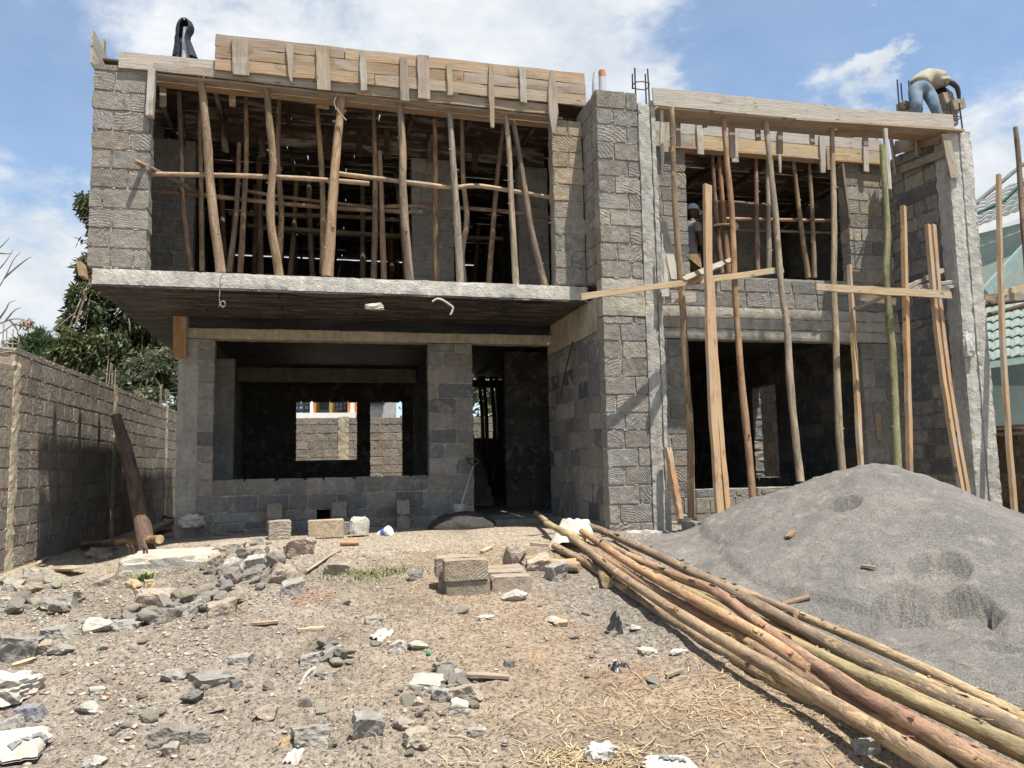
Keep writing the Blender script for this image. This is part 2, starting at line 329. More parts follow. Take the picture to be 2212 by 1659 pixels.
m_plain('worn_steel', (0.55, 0.53, 0.50), 0.42, 0.75, 0.3, 25); m_plain('blade_steel', (0.34, 0.32, 0.29), 0.6, 0.3, 0.4, 20); m_plain('dark_tile', (0.12, 0.125, 0.11), 0.85, 0, 0.3, 10, 0.15); m_plain('green_rope', (0.02, 0.075, 0.055), 0.9, 0, 0.3); m_plain('wire', (0.30, 0.26, 0.20), 0.5, 0.3, 0.1)
m_plain('white_plastic', (0.78, 0.77, 0.74), 0.45, 0, 0.15, 8); m_plain('blue_print', (0.10, 0.17, 0.42), 0.5, 0, 0.15); m_plain('grey_print', (0.19, 0.19, 0.19), 0.8, 0, 0.2)
m_plain('dark_mortar', (0.060, 0.056, 0.052), 0.97, 0, 0.4, 40, 0.1, 0.02); m_plain('green_render', (0.30, 0.335, 0.295), 0.9, 0, 0.12, 4); m_plain('yellow_render', (0.46, 0.31, 0.075), 0.9, 0, 0.12, 4)
m_plain('white_paint', (0.72, 0.71, 0.68), 0.7, 0, 0.06, 4); m_plain('window_glass', (0.33, 0.43, 0.50), 0.12, 0, 0.25, 3, 0.6, 0); m_plain('dark_frame', (0.03, 0.035, 0.042), 0.5, 0, 0.1)
m_plain('orange_paint', (0.55, 0.20, 0.06), 0.8, 0, 0.1); m_plain('grey_render', (0.36, 0.355, 0.34), 0.92, 0, 0.2, 5); m_plain('roof_tile', (0.185, 0.20, 0.165), 0.7, 0, 0.3, 10)
m_plain('teal_tile', (0.21, 0.25, 0.22), 0.7, 0, 0.25, 10); m_plain('dark_gap', (0.01, 0.01, 0.01), 1.0, 0, 0.1); m_plain('red_plastic', (0.55, 0.05, 0.06), 0.4, 0, 0.1); m_plain('green_plastic', (0.02, 0.22, 0.10), 0.4, 0, 0.1)
m_tint('straw', 0.85, 0.2, 30, 0); m_tint('gravel', 0.95, 0.3, 40, 0.01); m_tint('print_cloth', 0.9); m_plain('teal_sheet', (0.27, 0.36, 0.34), 0.7, 0, 0.2, 6)
def m_net():
    g = G('green_shade_net', 0.9, 0.1); g.color((0.05, 0.115, 0.085)); tr = g.n('ShaderNodeBsdfTransparent'); mx = g.n('ShaderNodeMixShader'); mx.inputs[0].default_value = 0.92
    g.L(g.b.outputs[0], mx.inputs[1]); g.L(tr.outputs[0], mx.inputs[2]); g.L(mx.outputs[0], g.out.inputs['Surface'])
m_net()

# ------------------------------------------------------------------ mesh builder
class MB:
    def __init__(s): s.v = []; s.f = []; s.t = []; s.l = []; s.sm = []; s.n = 0; s.mi = []
    def add(s, vs, fs, tint=(0.5, 0.5, 0.5, 0.0), luv=None, smooth=False, mi=0):
        vs = np.asarray(vs, float); b = s.n; k = len(vs)
        s.v.append(vs); s.n += k
        s.f += [tuple(int(i)+b for i in f) for f in fs]
        if len(tint) == 3: tint = (*tint, 0.0)
        s.t.append(np.tile(np.array(tint, float), (k, 1)) if not isinstance(tint, np.ndarray) else tint)
        s.l.append(np.asarray(luv, float) if luv is not None else vs.copy())
        s.sm += [smooth]*len(fs); s.mi += [mi]*len(fs)
    def mesh(s, name, mats, off=(0, 0, 0)):
        me = bpy.data.meshes.new(name)
        v = np.concatenate(s.v) - np.array(off)
        me.from_pydata(v.tolist(), [], s.f)
        a = me.attributes.new('tint', 'FLOAT_COLOR', 'POINT'); a.data.foreach_set('color', np.concatenate(s.t).ravel())
        a = me.attributes.new('luv', 'FLOAT_VECTOR', 'POINT'); a.data.foreach_set('vector', np.concatenate(s.l).ravel())
        me.polygons.foreach_set('use_smooth', s.sm)
        for m in (mats if isinstance(mats, (list, tuple)) else [mats]): me.materials.append(MATS[m])
        if any(s.mi): me.polygons.foreach_set('material_index', s.mi)
        me.update(); return me
    def centre(s):
        v = np.concatenate(s.v); lo = v.min(0); hi = v.max(0); return np.array([(lo[0]+hi[0])/2, (lo[1]+hi[1])/2, lo[2]])
def tag(o, label=None, cat=None, group=None, kind=None):
    if label: o['label'] = label
    if cat: o['category'] = cat
    if group: o['group'] = group
    if kind: o['kind'] = kind
    return o
def empty(name, loc, label, cat, group=None):
    o = bpy.data.objects.new(name, None); o.empty_display_size = 0.2; COL.objects.link(o); o.location = tuple(loc); return tag(o, label, cat, group)
def single(name, mb, mats, label, cat, group=None):
    c = mb.centre(); o = bpy.data.objects.new(name, mb.mesh(name, mats, c)); COL.objects.link(o); o.location = tuple(c); return tag(o, label, cat, group)
def absloc(o):
    p = Vector((0, 0, 0))
    while o is not None: p = p + o.location; o = o.parent
    return p
def part(name, mb, mats, parent, label=None):
    o = bpy.data.objects.new(name, mb.mesh(name, mats, absloc(parent))); COL.objects.link(o); o.parent = parent
    if label: o['label'] = label
    return o
def struct(name, mb, mats):
    o = bpy.data.objects.new(name, mb.mesh(name, mats)); COL.objects.link(o); o['kind'] = 'structure'; return o

RNG = random.Random(7)
def U(a, b): return RNG.uniform(a, b)
def jit(c, a=0.08, g=None):
    k = 1+U(-a, a); return tuple(max(0.003, x*k*(1+U(-a, a)*0.25)) for x in c)
def box(mb, lo, hi, tint=(0.5, 0.5, 0.5), mi=0, cut=0.0, jt=0.0):
    """axis-aligned box with its own vertices on each face; jt roughens the corners"""
    lo = np.array(lo, float); hi = np.array(hi, float)
    c = np.array([[(lo, hi)[i][0], (lo, hi)[j][1], (lo, hi)[k][2]] for i in (0, 1) for j in (0, 1) for k in (0, 1)])
    if jt: c = c + np.array([[U(-jt, jt) for _ in range(3)] for _ in range(8)])
    hexa(mb, c, tint, mi)
HF = [(0, 1, 3, 2), (4, 6, 7, 5), (0, 4, 5, 1), (2, 3, 7, 6), (0, 2, 6, 4), (1, 5, 7, 3)]
def hexa(mb, c, tint, mi=0, luv=None):
    vs = []; ls = []
    for f in HF:
        for i in f: vs.append(c[i]); ls.append(luv[i] if luv is not None else c[i])
    mb.add(vs, [(4*k, 4*k+1, 4*k+2, 4*k+3) for k in range(6)], tint, ls, False, mi)
def gridbox(mb, lo, hi, tint, step=0.08, rough=0.006, seed=0, edge=0.0):
    """box whose faces are fine grids pushed in and out, for cast concrete with ragged edges"""
    lo = np.array(lo, float); hi = np.array(hi, float)
    for a in range(3):
        u, w = [(1, 2), (2, 0), (0, 1)][a]
        nu = max(1, int((hi[u]-lo[u])/step)); nw = max(1, int((hi[w]-lo[w])/step))
        for side in (0, 1):
            uu, ww = np.meshgrid(np.linspace(lo[u], hi[u], nu+1), np.linspace(lo[w], hi[w], nw+1), indexing='ij')
            P = np.zeros((nu+1, nw+1, 3)); P[..., u] = uu; P[..., w] = ww; P[..., a] = (lo, hi)[side][a]
            idx = np.arange((nu+1)*(nw+1)).reshape(nu+1, nw+1)
            q = np.stack([idx[:-1, :-1], idx[1:, :-1], idx[1:, 1:], idx[:-1, 1:]], -1).reshape(-1, 4)
            if side == 0: q = q[:, ::-1]
            P = P.reshape(-1, 3); mb.add(rough_pts(P, lo, hi, rough, seed, edge), q.tolist(), tint)
def rough_pts(P, lo, hi, r, seed, edge):
    c = (lo+hi)/2; s = seed*1.7
    nx = fbm(P[:, 1]*9+s, P[:, 2]*9, 1+s, 3)-0.5; ny = fbm(P[:, 0]*9+s, P[:, 2]*9, 2+s, 3)-0.5; nz = fbm(P[:, 0]*9+s, P[:, 1]*9+P[:, 2]*3, 3+s, 3)-0.5
    Q = P + np.stack([nx, ny, nz], 1)*2*r
    if edge:
        h = np.minimum(np.abs(P-lo), np.abs(hi-P)) < 1e-6
        on = (h.sum(1) >= 2)
        k = np.clip(fbm(P[:, 0]*14+s, P[:, 1]*14+P[:, 2]*14, 5+s, 3)*2-0.6, 0, 1)
        Q = Q + np.where(on[:, None] & h, (c-P)/np.maximum(np.abs(c-P), 1e-6)*(edge*k)[:, None], 0)
    return Q
def catmull(pts, n):
    P = [np.array(p, float) for p in pts]
    if len(P) == 2: return [P[0]+(P[1]-P[0])*k/n for k in range(n+1)]
    P = [2*P[0]-P[1]] + P + [2*P[-1]-P[-2]]; out = []
    for i in range(1, len(P)-2):
        for k in range(n):
            t = k/n; a, b, c, d = P[i-1:i+3]
            out.append(0.5*((2*b)+(c-a)*t+(2*a-5*b+4*c-d)*t*t+(3*b-a-3*c+d)*t**3))
    out.append(P[-2]); return out
def tube(mb, pts, radii, tint, sides=9, rough=0.06, capt=None, smooth=True, per=6, seed=None, mi=0, alpha=None):
    """swept round pole through 3-D points; radii at the points"""
    seed = U(0, 50) if seed is None else seed
    C = np.array(catmull(pts, per)); m = len(C)
    rr = np.interp(np.linspace(0, len(pts)-1, m), range(len(pts)), radii if hasattr(radii, '__len__') else [radii]*len(pts))
    T = np.gradient(C, axis=0); T /= np.linalg.norm(T, axis=1)[:, None]+1e-9
    ref = np.array([0, 0, 1.0]) if abs(T[0][2]) < 0.9 else np.array([0, 1.0, 0])
    A = np.cross(T, ref); A /= np.linalg.norm(A, axis=1)[:, None]; B = np.cross(T, A)
    ln = np.concatenate([[0], np.cumsum(np.linalg.norm(np.diff(C, axis=0), axis=1))])
    th = np.linspace(0, 2*math.pi, sides, endpoint=False)
    V = []; Lv = []
    for i in range(m):
        k = 1+rough*2*(fbm(np.cos(th)*1.2+seed, np.full(sides, ln[i]*4.0+seed)+np.sin(th)*1.2, seed, 3)-0.5)*2
        r = rr[i]*k
        V.append(C[i]+np.outer(np.cos(th)*r, A[i])+np.outer(np.sin(th)*r, B[i]))
        Lv.append(np.stack([np.cos(th)*rr[i]+seed, np.full(sides, ln[i]+seed), np.sin(th)*rr[i]], 1))
    V = np.concatenate(V); Lv = np.concatenate(Lv)
    F = [(i*sides+j, i*sides+(j+1) % sides, (i+1)*sides+(j+1) % sides, (i+1)*sides+j) for i in range(m-1) for j in range(sides)]
    if len(tint) == 3: tint = (*tint, U(0.3, 1.0) if alpha is None else alpha)
    mb.add(V, F, tint, Lv, smooth, mi)
    ct = capt or tuple(min(1, x*1.5) for x in tint[:3])
    for i, rev in ((0, False), (m-1, True)):
        ring = V[i*sides:(i+1)*sides]; f = list(range(sides)); mb.add(ring, [tuple(f if rev else f[::-1])], (*ct, 0), Lv[i*sides:(i+1)*sides], False, mi)
def plank(mb, p0, p1, w, t, wdir, tint, seg=6, wav=0.004, taper=None, bend=0.0, mi=0):
    """sawn board from p0 to p1, w wide along wdir, t thick; taper = widths at both ends as factors"""
    p0 = np.array(p0, float); p1 = np.array(p1, float); d = p1-p0; ln = np.linalg.norm(d); d = d/ln
    wd = np.array(wdir, float); wd = wd-d*np.dot(wd, d); wd /= np.linalg.norm(wd); td = np.cross(d, wd)
    s = U(0, 40); rings = []
    for i in range(seg+1):
        f = i/seg; k = 1.0 if taper is None else np.interp(f, np.linspace(0, 1, len(taper)), taper)
        c = p0+d*ln*f + td*bend*math.sin(math.pi*f) + td*U(-wav, wav)*0.5
        a = w/2*k+U(-wav, wav); b = w/2*k+U(-wav, wav); hh = t/2
        e = d*U(-0.012, 0.012) if i in (0, seg) else 0
        rings.append([c-wd*a-td*hh+e, c+wd*b-td*hh, c+wd*b+td*hh, c-wd*a+td*hh+e])
    rings = np.array(rings); lv = np.array([[[ln*i/seg+s, -w/2+s, 0], [ln*i/seg+s, w/2+s, 0], [ln*i/seg+s, w/2+s, t], [ln*i/seg+s, -w/2+s, t]] for i in range(seg+1)])
    vs = []; ls = []; fs = []
    for i in range(seg):
        for j in range(4):
            k = (j+1) % 4; b = len(vs)
            vs += [rings[i][j], rings[i+1][j], rings[i+1][k], rings[i][k]]; ls += [lv[i][j], lv[i+1][j], lv[i+1][k], lv[i][k]]; fs.append((b, b+3, b+2, b+1))
    for i, o in ((0, (0, 1, 2, 3)), (seg, (3, 2, 1, 0))):
        b = len(vs); vs += [rings[i][j] for j in o]; ls += [lv[i][j] for j in o]; fs.append((b, b+3, b+2, b+1) if False else (b, b+1, b+2, b+3))
    mb.add(vs, fs, tint if len(tint) == 4 else (*tint, 0), ls, False, mi)
_ICO = {}
def ico(sub):
    if sub not in _ICO:
        bm = bmesh.new(); bmesh.ops.create_icosphere(bm, subdivisions=sub, radius=1.0)
        _ICO[sub] = (np.array([v.co[:] for v in bm.verts]), [tuple(v.index for v in f.verts) for f in bm.faces]); bm.free()
    return _ICO[sub]
def rock(mb, c, size, tint, sub=3, cuts=9, rot=None, rough=0.05, seed=None, flat=True, blocky=False):
    """angular broken stone; centre c, half sizes size"""
    rs = np.random.RandomState(int(seed if seed is not None else U(0, 1e6)))
    V, F = ico(sub); V = V.copy()
    ns = rs.normal(size=(cuts, 3)); ns /= np.linalg.norm(ns, axis=1)[:, None]
    if blocky: ns = np.concatenate([np.array([[1, 0, 0], [-1, 0, 0], [0, 1, 0], [0, -1, 0], [0, 0, 1], [0, 0, -1]])+rs.normal(size=(6, 3))*0.14, ns[:3]]); ns /= np.linalg.norm(ns, axis=1)[:, None]
    for k, n in enumerate(ns):
        d = rs.uniform(0.5, 0.8) if not blocky else (rs.uniform(0.5, 0.62) if k < 6 else rs.uniform(0.72, 0.9))
        e = V@n; V = V-np.outer(np.clip(e-d, 0, None), n)
    V = V/np.abs(V).max(0)
    s = rs.uniform(0, 99); V = V*(1+rough*2*(np.stack([fbm(V[:, 0]*3+s, V[:, 1]*3+V[:, 2]*2.1, s, 3)]*3, 1)-0.5)*2)
    V = V*np.array(size)
    if rot is None: rot = rs.uniform(0, 6.28)
    R = np.array(Euler((rs.uniform(-.2, .2), rs.uniform(-.2, .2), rot)).to_matrix()) if not hasattr(rot, '__len__') else np.array(Euler(rot).to_matrix())
    V = V@R.T+np.array(c)
    vs = V[np.array(F).ravel()]
    if flat: mb.add(vs, [(3*i, 3*i+1, 3*i+2) for i in range(len(F))], tint)
    else: mb.add(V, F, tint, None, True)
def sheet(mb, P, tint=(0.5, 0.5, 0.5), thick=0.004, smooth=True, mi=0):
    """P: grid (n, m, 3) of points made into a thin double-sided cloth"""
    P = np.array(P, float); n, m = P.shape[:2]
    idx = np.arange(n*m).reshape(n, m)
    q = np.stack([idx[:-1, :-1], idx[1:, :-1], idx[1:, 1:], idx[:-1, 1:]], -1).reshape(-1, 4)
    gx = np.gradient(P, axis=0); gy = np.gradient(P, axis=1); N = np.cross(gx, gy); N /= np.linalg.norm(N, axis=2)[..., None]+1e-9
    a = (P+N*thick/2).reshape(-1, 3); b = (P-N*thick/2).reshape(-1, 3)
    mb.add(a, q.tolist(), tint, None, smooth, mi); mb.add(b, q[:, ::-1].tolist(), tint, None, smooth, mi)
    rim = list(idx[:, 0])+list(idx[-1, 1:])+list(idx[::-1, -1][1:])+list(idx[0, ::-1][1:-1]); k = len(rim)
    mb.add(np.concatenate([a[rim], b[rim]]), [(i, (i+1) % k, k+(i+1) % k, k+i) for i in range(k)], tint, None, False, mi)
# ------------------------------------------------------------------ ground
def axis_pts(lo, hi, step, far_lo, far_hi):
    a = [lo]; s = step
    while a[0] > far_lo: s *= 1.35; a.insert(0, max(far_lo, a[0]-s))
    n = int(round((hi-lo)/step)); a += [lo+(hi-lo)*k/n for k in range(1, n+1)]; s = step
    while a[-1] < far_hi: s *= 1.35; a.append(min(far_hi, a[-1]+s))
    return np.array(a)
def build_ground():
    xs = axis_pts(-4.2, 5.2, 0.034, -900, 900); ys = axis_pts(2.4, 11.0, 0.034, -300, 1200)
    X, Y = np.meshgrid(xs, ys, indexing='ij'); Z = ground_h(X, Y)
    n, m = X.shape; P = np.stack([X, Y, Z], -1).reshape(-1, 3); idx = np.arange(n*m).reshape(n, m)
    q = np.stack([idx[:-1, :-1], idx[1:, :-1], idx[1:, 1:], idx[:-1, 1:]], -1).reshape(-1, 4)
    me = bpy.data.meshes.new('ground'); me.vertices.add(len(P)); me.vertices.foreach_set('co', P.ravel())
    me.loops.add(q.size); me.loops.foreach_set('vertex_index', q.ravel()); me.polygons.add(len(q)); me.polygons.foreach_set('loop_start', np.arange(0, q.size, 4)); me.polygons.foreach_set('loop_total', np.full(len(q), 4))
    me.polygons.foreach_set('use_smooth', np.ones(len(q), bool)); me.materials.append(MATS['bare_earth']); me.update(calc_edges=True); me.validate()
    o = bpy.data.objects.new('ground', me); COL.objects.link(o); o['kind'] = 'structure'
build_ground()

# ------------------------------------------------------------------ block masonry
GREY = [(0.25, 0.228, 0.197), (0.225, 0.208, 0.183), (0.285, 0.257, 0.22), (0.24, 0.219, 0.193), (0.265, 0.234, 0.194)]
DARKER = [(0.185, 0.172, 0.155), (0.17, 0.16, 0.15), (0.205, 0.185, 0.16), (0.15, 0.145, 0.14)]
TAN = [(0.355, 0.29, 0.205), (0.32, 0.265, 0.19), (0.27, 0.25, 0.215), (0.37, 0.31, 0.225)]
BROWN = [(0.25, 0.215, 0.178), (0.278, 0.24, 0.197), (0.23, 0.20, 0.168), (0.29, 0.25, 0.205), (0.255, 0.23, 0.198)]
MORTAR = (0.345, 0.32, 0.275)
def block_wall(mb, axis, org, L, z1, th, opens=(), pal=GREY, chis=0.7, seed=1, course=0.222, blen=0.40, mort=MORTAR, proud=0.008, gap=0.015, lumps=3.0, pick=None, ragged=0.0, edge_rough=0.006, relief=None):
    rs = random.Random(seed); ox, oy, z0 = org
    def W_(u, n, z): return (ox+u, oy+n, z) if axis == 'x' else (ox+n, oy+u, z)
    zs = [z0]; 
    while zs[-1] < z1-0.06: zs.append(min(zs[-1]+course*(1+rs.uniform(-.05, .05)), z1))
    if zs[-1] < z1: zs[-1] = z1
    cuts = sorted(set([0.0, L]+[min(max(v, 0), L) for o in opens for v in o[:2]]))
    # mortar core, butted piece to piece round the openings
    lev = sorted(set([z0, z1]+[min(max(v, z0), z1) for o in opens for v in o[2:4]]))
    for a, b in zip(lev, lev[1:]):
        m = (a+b)/2; segs = [(0.0, L)]
        for o in opens:
            if o[2] < m < o[3]:
                ns = []
                for s0, s1 in segs:
                    if o[0] > s0: ns.append((s0, min(s1, o[0])))
                    if o[1] < s1: ns.append((max(s0, o[1]), s1))
                segs = [x for x in ns if x[1]-x[0] > 0.01]
        for s0, s1 in segs:
            e = 0.008
            A = W_(s0+e, proud+0.004, a); B = W_(s1-e, th-proud-0.004, b-(e if b == z1 else 0))
            gridbox(mb, np.minimum(A, B), np.maximum(A, B), (*jit(mort, 0.03), 0), 0.09, 0.006, rs.uniform(0, 30))
    for r, (a, b) in enumerate(zip(zs, zs[1:])):
        if b-a < 0.05: continue
        # split a course at the sill or head of an opening
        cut = sorted(set([a, b]+[v for o in opens for v in o[2:4] if a+0.05 < v < b-0.05]))
        for ca, cb in zip(cut, cut[1:]):
            m = (ca+cb)/2; segs = [(0.0, L)]
            for o in opens:
                if o[2]-0.05 <= ca and cb <= o[3]+0.05:
                    ns = []
                    for s0, s1 in segs:
                        if o[0] > s0: ns.append((s0, min(s1, o[0])))
                        if o[1] < s1: ns.append((max(s0, o[1]), s1))
                    segs = [x for x in ns if x[1]-x[0] > 0.03]
            for s0, s1 in segs:
                u = s0; first = True
                while u < s1-1e-4:
                    bl = blen*rs.choice([1, 1, 1, 1, .6]); 
                    if first and r % 2: bl *= 0.55
                    first = False; v = min(u+bl, s1)
                    if s1-v < 0.12: v = s1
                    one_block(mb, W_, u, v, ca, cb, th, rs, pal, chis, gap, edge_rough, pick, u == s0, v == s1, ragged, relief)
                    if rs.random() < lumps*0.25:
                        for _ in range(rs.randint(1, 3)):
                            uu = rs.uniform(u, v); zz = (ca if rs.random() < .8 else rs.uniform(ca, cb)); nn_ = rs.choice([0.004, th-0.004])
                            p = W_(uu, nn_, zz); sz = (rs.uniform(.012, .05), rs.uniform(.006, .012), rs.uniform(.008, .02)); sz = sz if axis == 'x' else (sz[1], sz[0], sz[2])
                            rock(mb, p, sz, (*jit(mort, 0.08), 0), 1, 4, (0, 0, 0), 0.1, rs.randint(0, 9999))
                    u = v
def one_block(mb, W_, u, v, a, b, th, rs, pal, chis, gap, er, pick, e0, e1, ragged, relief=None):
    g = gap/2; u0 = u+(g if not e0 else 0); u1 = v-(g if not e1 else 0); a0 = a+g; b0 = b-g
    if e0: u0 += rs.uniform(-ragged, ragged)
    if e1: u1 += rs.uniform(-ragged, ragged)
    col = rs.choice(pal) if pick is None else (pick((u+v)/2, (a+b)/2, rs) or rs.choice(pal))
    k = 1+rs.uniform(-.13, .13); w_ = rs.uniform(-.03, .03); col = (col[0]*k*(1+w_), col[1]*k, col[2]*k*(1-w_))
    ch = chis*rs.choice([0, .15, .5, .8, 1, 1]) if chis else 0
    an_ = rs.choice([rs.uniform(3.6, 5.8), rs.uniform(0, 6.28)]); rd_ = rs.uniform(.22, .6); cu = (u0+u1)/2+math.cos(an_)*rd_; cz = (a+b)/2+math.sin(an_)*rd_
    def outline():
        c1, c2, c3, c4 = [rs.uniform(.004, .018) if rs.random() < .85 else rs.uniform(.02, .05) for _ in range(4)]
        j = lambda: rs.uniform(-er, er)
        wm = (u0+u1)/2; zm = (a0+b0)/2
        return [(u0+c1, a0+j()), (wm+j()*3, a0+j()), (u1-c2, a0+j()), (u1+j(), a0+c2), (u1+j(), zm), (u1+j(), b0-c3), (u1-c3, b0+j()), (wm+j()*3, b0+j()), (u0+c4, b0+j()), (u0+j(), b0-c4), (u0+j(), zm), (u0+j(), a0+c1)]
    f = outline(); bk = outline(); nf = [rs.uniform(-.006, .010) for _ in f]; nb = [rs.uniform(-.006, .010) for _ in bk]
    flt = relief or (.8 if chis > .4 else .32)
    F = [W_(p[0], (max(-.006, q)+0.010)*flt, p[1]) for p, q in zip(f, nf)]; Bk = [W_(p[0], th-0.012-q, p[1]) for p, q in zip(bk, nb)]
    # raised face ring set in from the arris, so every stone has a soft worn edge
    def inner(o, s): 
        m = ((u0+u1)/2, (a0+b0)/2); return [(p[0]+(m[0]-p[0])*s*.25, p[1]+(m[1]-p[1])*s*.5) for p in o]
    fi = inner(f, .11); bi = inner(bk, .11)
    d0 = rs.uniform(-.009, .003)*flt; tx_ = rs.uniform(-.012, .012); tz_ = rs.uniform(-.012, .012)
    def fz(p): return d0+((p[0]-(u0+u1)/2)*tx_+(p[1]-(a0+b0)/2)*tz_)
    FI = [W_(p[0], fz(p), p[1]) for p in fi]; BI = [W_(p[0], th-fz(p), p[1]) for p in bi]
    cf = W_((u0+u1)/2, d0, (a0+b0)/2); cb = W_((u0+u1)/2, th-d0, (a0+b0)/2)
    ks = rs.uniform(.6, 1.35)
    def l2(p, s=0): return ((p[0]-cu)*ks, (p[1]-cz)*ks, s)
    n = 12; V = F+FI+[cf]; Lv = [l2(p) for p in f]+[l2(p) for p in fi]+[l2(((u0+u1)/2, (a0+b0)/2))]
    fs = [(i, (i+1) % n, n+(i+1) % n, n+i) for i in range(n)]+[(n+i, n+(i+1) % n, 2*n) for i in range(n)]
    flip = W_(1, 0, 0)[0]-W_(0, 0, 0)[0] < 0.5      # the y-running walls are mirrored
    def ff(fl, rev): return [tuple(x[::-1]) if rev else tuple(x) for x in fl]
    mb.add(V, ff(fs, flip), (*col, ch), Lv)
    V = Bk+BI+[cb]; Lv = [l2(p, 3) for p in bk]+[l2(p, 3) for p in bi]+[l2(((u0+u1)/2, (a0+b0)/2), 3)]
    mb.add(V, ff(fs, not flip), (*col, ch), Lv)
    V = []; Lv = []; sf = []
    for i in range(n):
        k2 = (i+1) % n; q = len(V); V += [F[i], Bk[i], Bk[k2], F[k2]]; Lv += [(f[i][0]+5, 0, f[i][1]), (f[i][0]+5, th, f[i][1]), (f[k2][0]+5, th, f[k2][1]), (f[k2][0]+5, 0, f[k2][1])]; sf.append((q, q+1, q+2, q+3))
    mb.add(V, ff(sf, flip), (*col, 0), Lv)

HO = np.array([3.3, 11.0, 0.72])
house = empty('house_under_construction', HO, 'two storey grey stone block house shell still under construction, with open bays and no roof', 'house')
CONC = (0.33, 0.315, 0.285); CONCL = (0.50, 0.475, 0.42); CONCT = (0.37, 0.335, 0.275)
ST = 'stone_masonry'; CO = 'rough_concrete'
INT_SHADE = [(0.12, 0.112, 0.102), (0.105, 0.10, 0.094), (0.135, 0.122, 0.108)]; IMO_SHADE = (.17, .155, .135)  # inner blocks and mortar darkened: the rooms' shade is put into the colour
def wall(name, *a, **k):
    mb = MB(); block_wall(mb, *a, **k); return part(name, mb, ST, house)
def conc(name, pieces, tint=CONC, step=0.05, rough=0.005, edge=0.008):
    mb = MB()
    for i, (lo, hi) in enumerate(pieces): gridbox(mb, lo, hi, (*tint, 0), step, rough, U(0, 40), edge)
    return part(name, mb, CO, house)
YF = 11.0; X0 = -1.87; XT = 3.37; XR = 8.72
# ground floor, left room front under the balcony
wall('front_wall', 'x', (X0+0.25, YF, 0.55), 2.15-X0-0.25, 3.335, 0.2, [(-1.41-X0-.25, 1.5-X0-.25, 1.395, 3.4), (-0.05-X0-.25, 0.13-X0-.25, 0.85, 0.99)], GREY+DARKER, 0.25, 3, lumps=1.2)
conc('corner_column', [((X0, YF-0.008, 0.5), (X0+0.262, YF+0.22, 3.335))], (0.32, 0.295, 0.255))
conc('ring_beam', [((X0+.02, YF-.012, 3.337), (XT-.004, YF+.215, 3.64))], (0.40, 0.345, 0.26))
mb = MB(); xs = np.linspace(-1.74, 3.36, 60); P = np.array([[[x, YF-.022-.012*fbm(x*3, z*9, 2)-.02*(1-z)*abs(math.sin(x*2.1)), 3.475+z*.168+.02*(fbm(x*4, 0, 7)-.5)*(1-z)] for z in (0, .25, .5, .75, 1)] for x in xs]); sheet(mb, P)
part('polythene_strip', mb, 'black_plastic', house)
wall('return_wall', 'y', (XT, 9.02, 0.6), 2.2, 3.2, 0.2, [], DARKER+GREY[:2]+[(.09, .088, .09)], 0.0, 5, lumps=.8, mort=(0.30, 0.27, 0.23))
conc('return_beam', [((XT-.006, 9.02, 3.202), (XT+.21, 11.2, 3.64))], (0.36, 0.31, 0.235))
# first floor slab with its balcony
conc('balcony_slab_edge', [((-2.50, 9.28, 3.652), (XT-.012, 9.46, 3.835))], (0.51, 0.48, 0.42), 0.04, 0.003, 0.008)
conc('first_floor_slab', [((-2.50, 9.462, 3.66), (XT-.012, 18.2, 3.85)), ((XT+.2, 10.2, 3.66), (XR, 18.2, 3.85))], CONC, 0.5, 0.0, 0)
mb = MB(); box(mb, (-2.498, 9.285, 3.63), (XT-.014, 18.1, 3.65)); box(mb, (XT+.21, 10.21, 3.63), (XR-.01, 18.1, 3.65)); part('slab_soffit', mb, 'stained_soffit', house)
mb = MB()                                            # torn polythene sagging from the front edge of the slab
for x0, x1, sag in ((-0.55, 0.75, .07), (1.25, 2.9, .035), (-1.4, -0.6, .02)):
    P = np.array([[[x, 9.30+.03*k, 3.655-(.012*k+sag*math.sin(math.pi*(x-x0)/(x1-x0))*(1-abs(k-1.5)/2.2))+.012*fbm(x*7, k, 3)] for k in range(4)] for x in np.linspace(x0, x1, 24)]); sheet(mb, P)
part('torn_polythene', mb, 'black_plastic', house)
# tower between the bays
def tower_pick(u, z, rs): return None
wall('tower_wall', 'x', (XT, 8.8, 0.6), 0.56, 3.36, 0.2, [], GREY, 1.0, 11, lumps=5)
wall('tower_upper_wall', 'x', (XT, 8.8, 3.84), 0.56, 6.30, 0.2, [], GREY, 1.0, 12, lumps=5)
conc('tower_beam', [((XT-.006, 8.785, 3.362), (XT+.56, 9.0, 3.60)), ((XT-.004, 8.795, 3.602), (XT+.56, 9.0, 3.838))], CONCT)
wall('tower_side_wall', 'y', (XT, 9.02, 3.86), 0.55, 6.28, 0.2, [], GREY+[TAN[1]], 0.6, 13, lumps=3)
conc('tower_column', [((3.932, 8.775, 0.6), (4.10, 9.0, 6.16)), ((4.102, 8.76, 0.6), (4.165, 8.99, 6.2))], (0.38, 0.36, 0.32), 0.05, 0.007, 0.012)
wall('bay_return_wall', 'y', (3.96, 9.02, 0.6), 1.0, 6.1, 0.2, [], GREY, 0.5, 14, lumps=2)
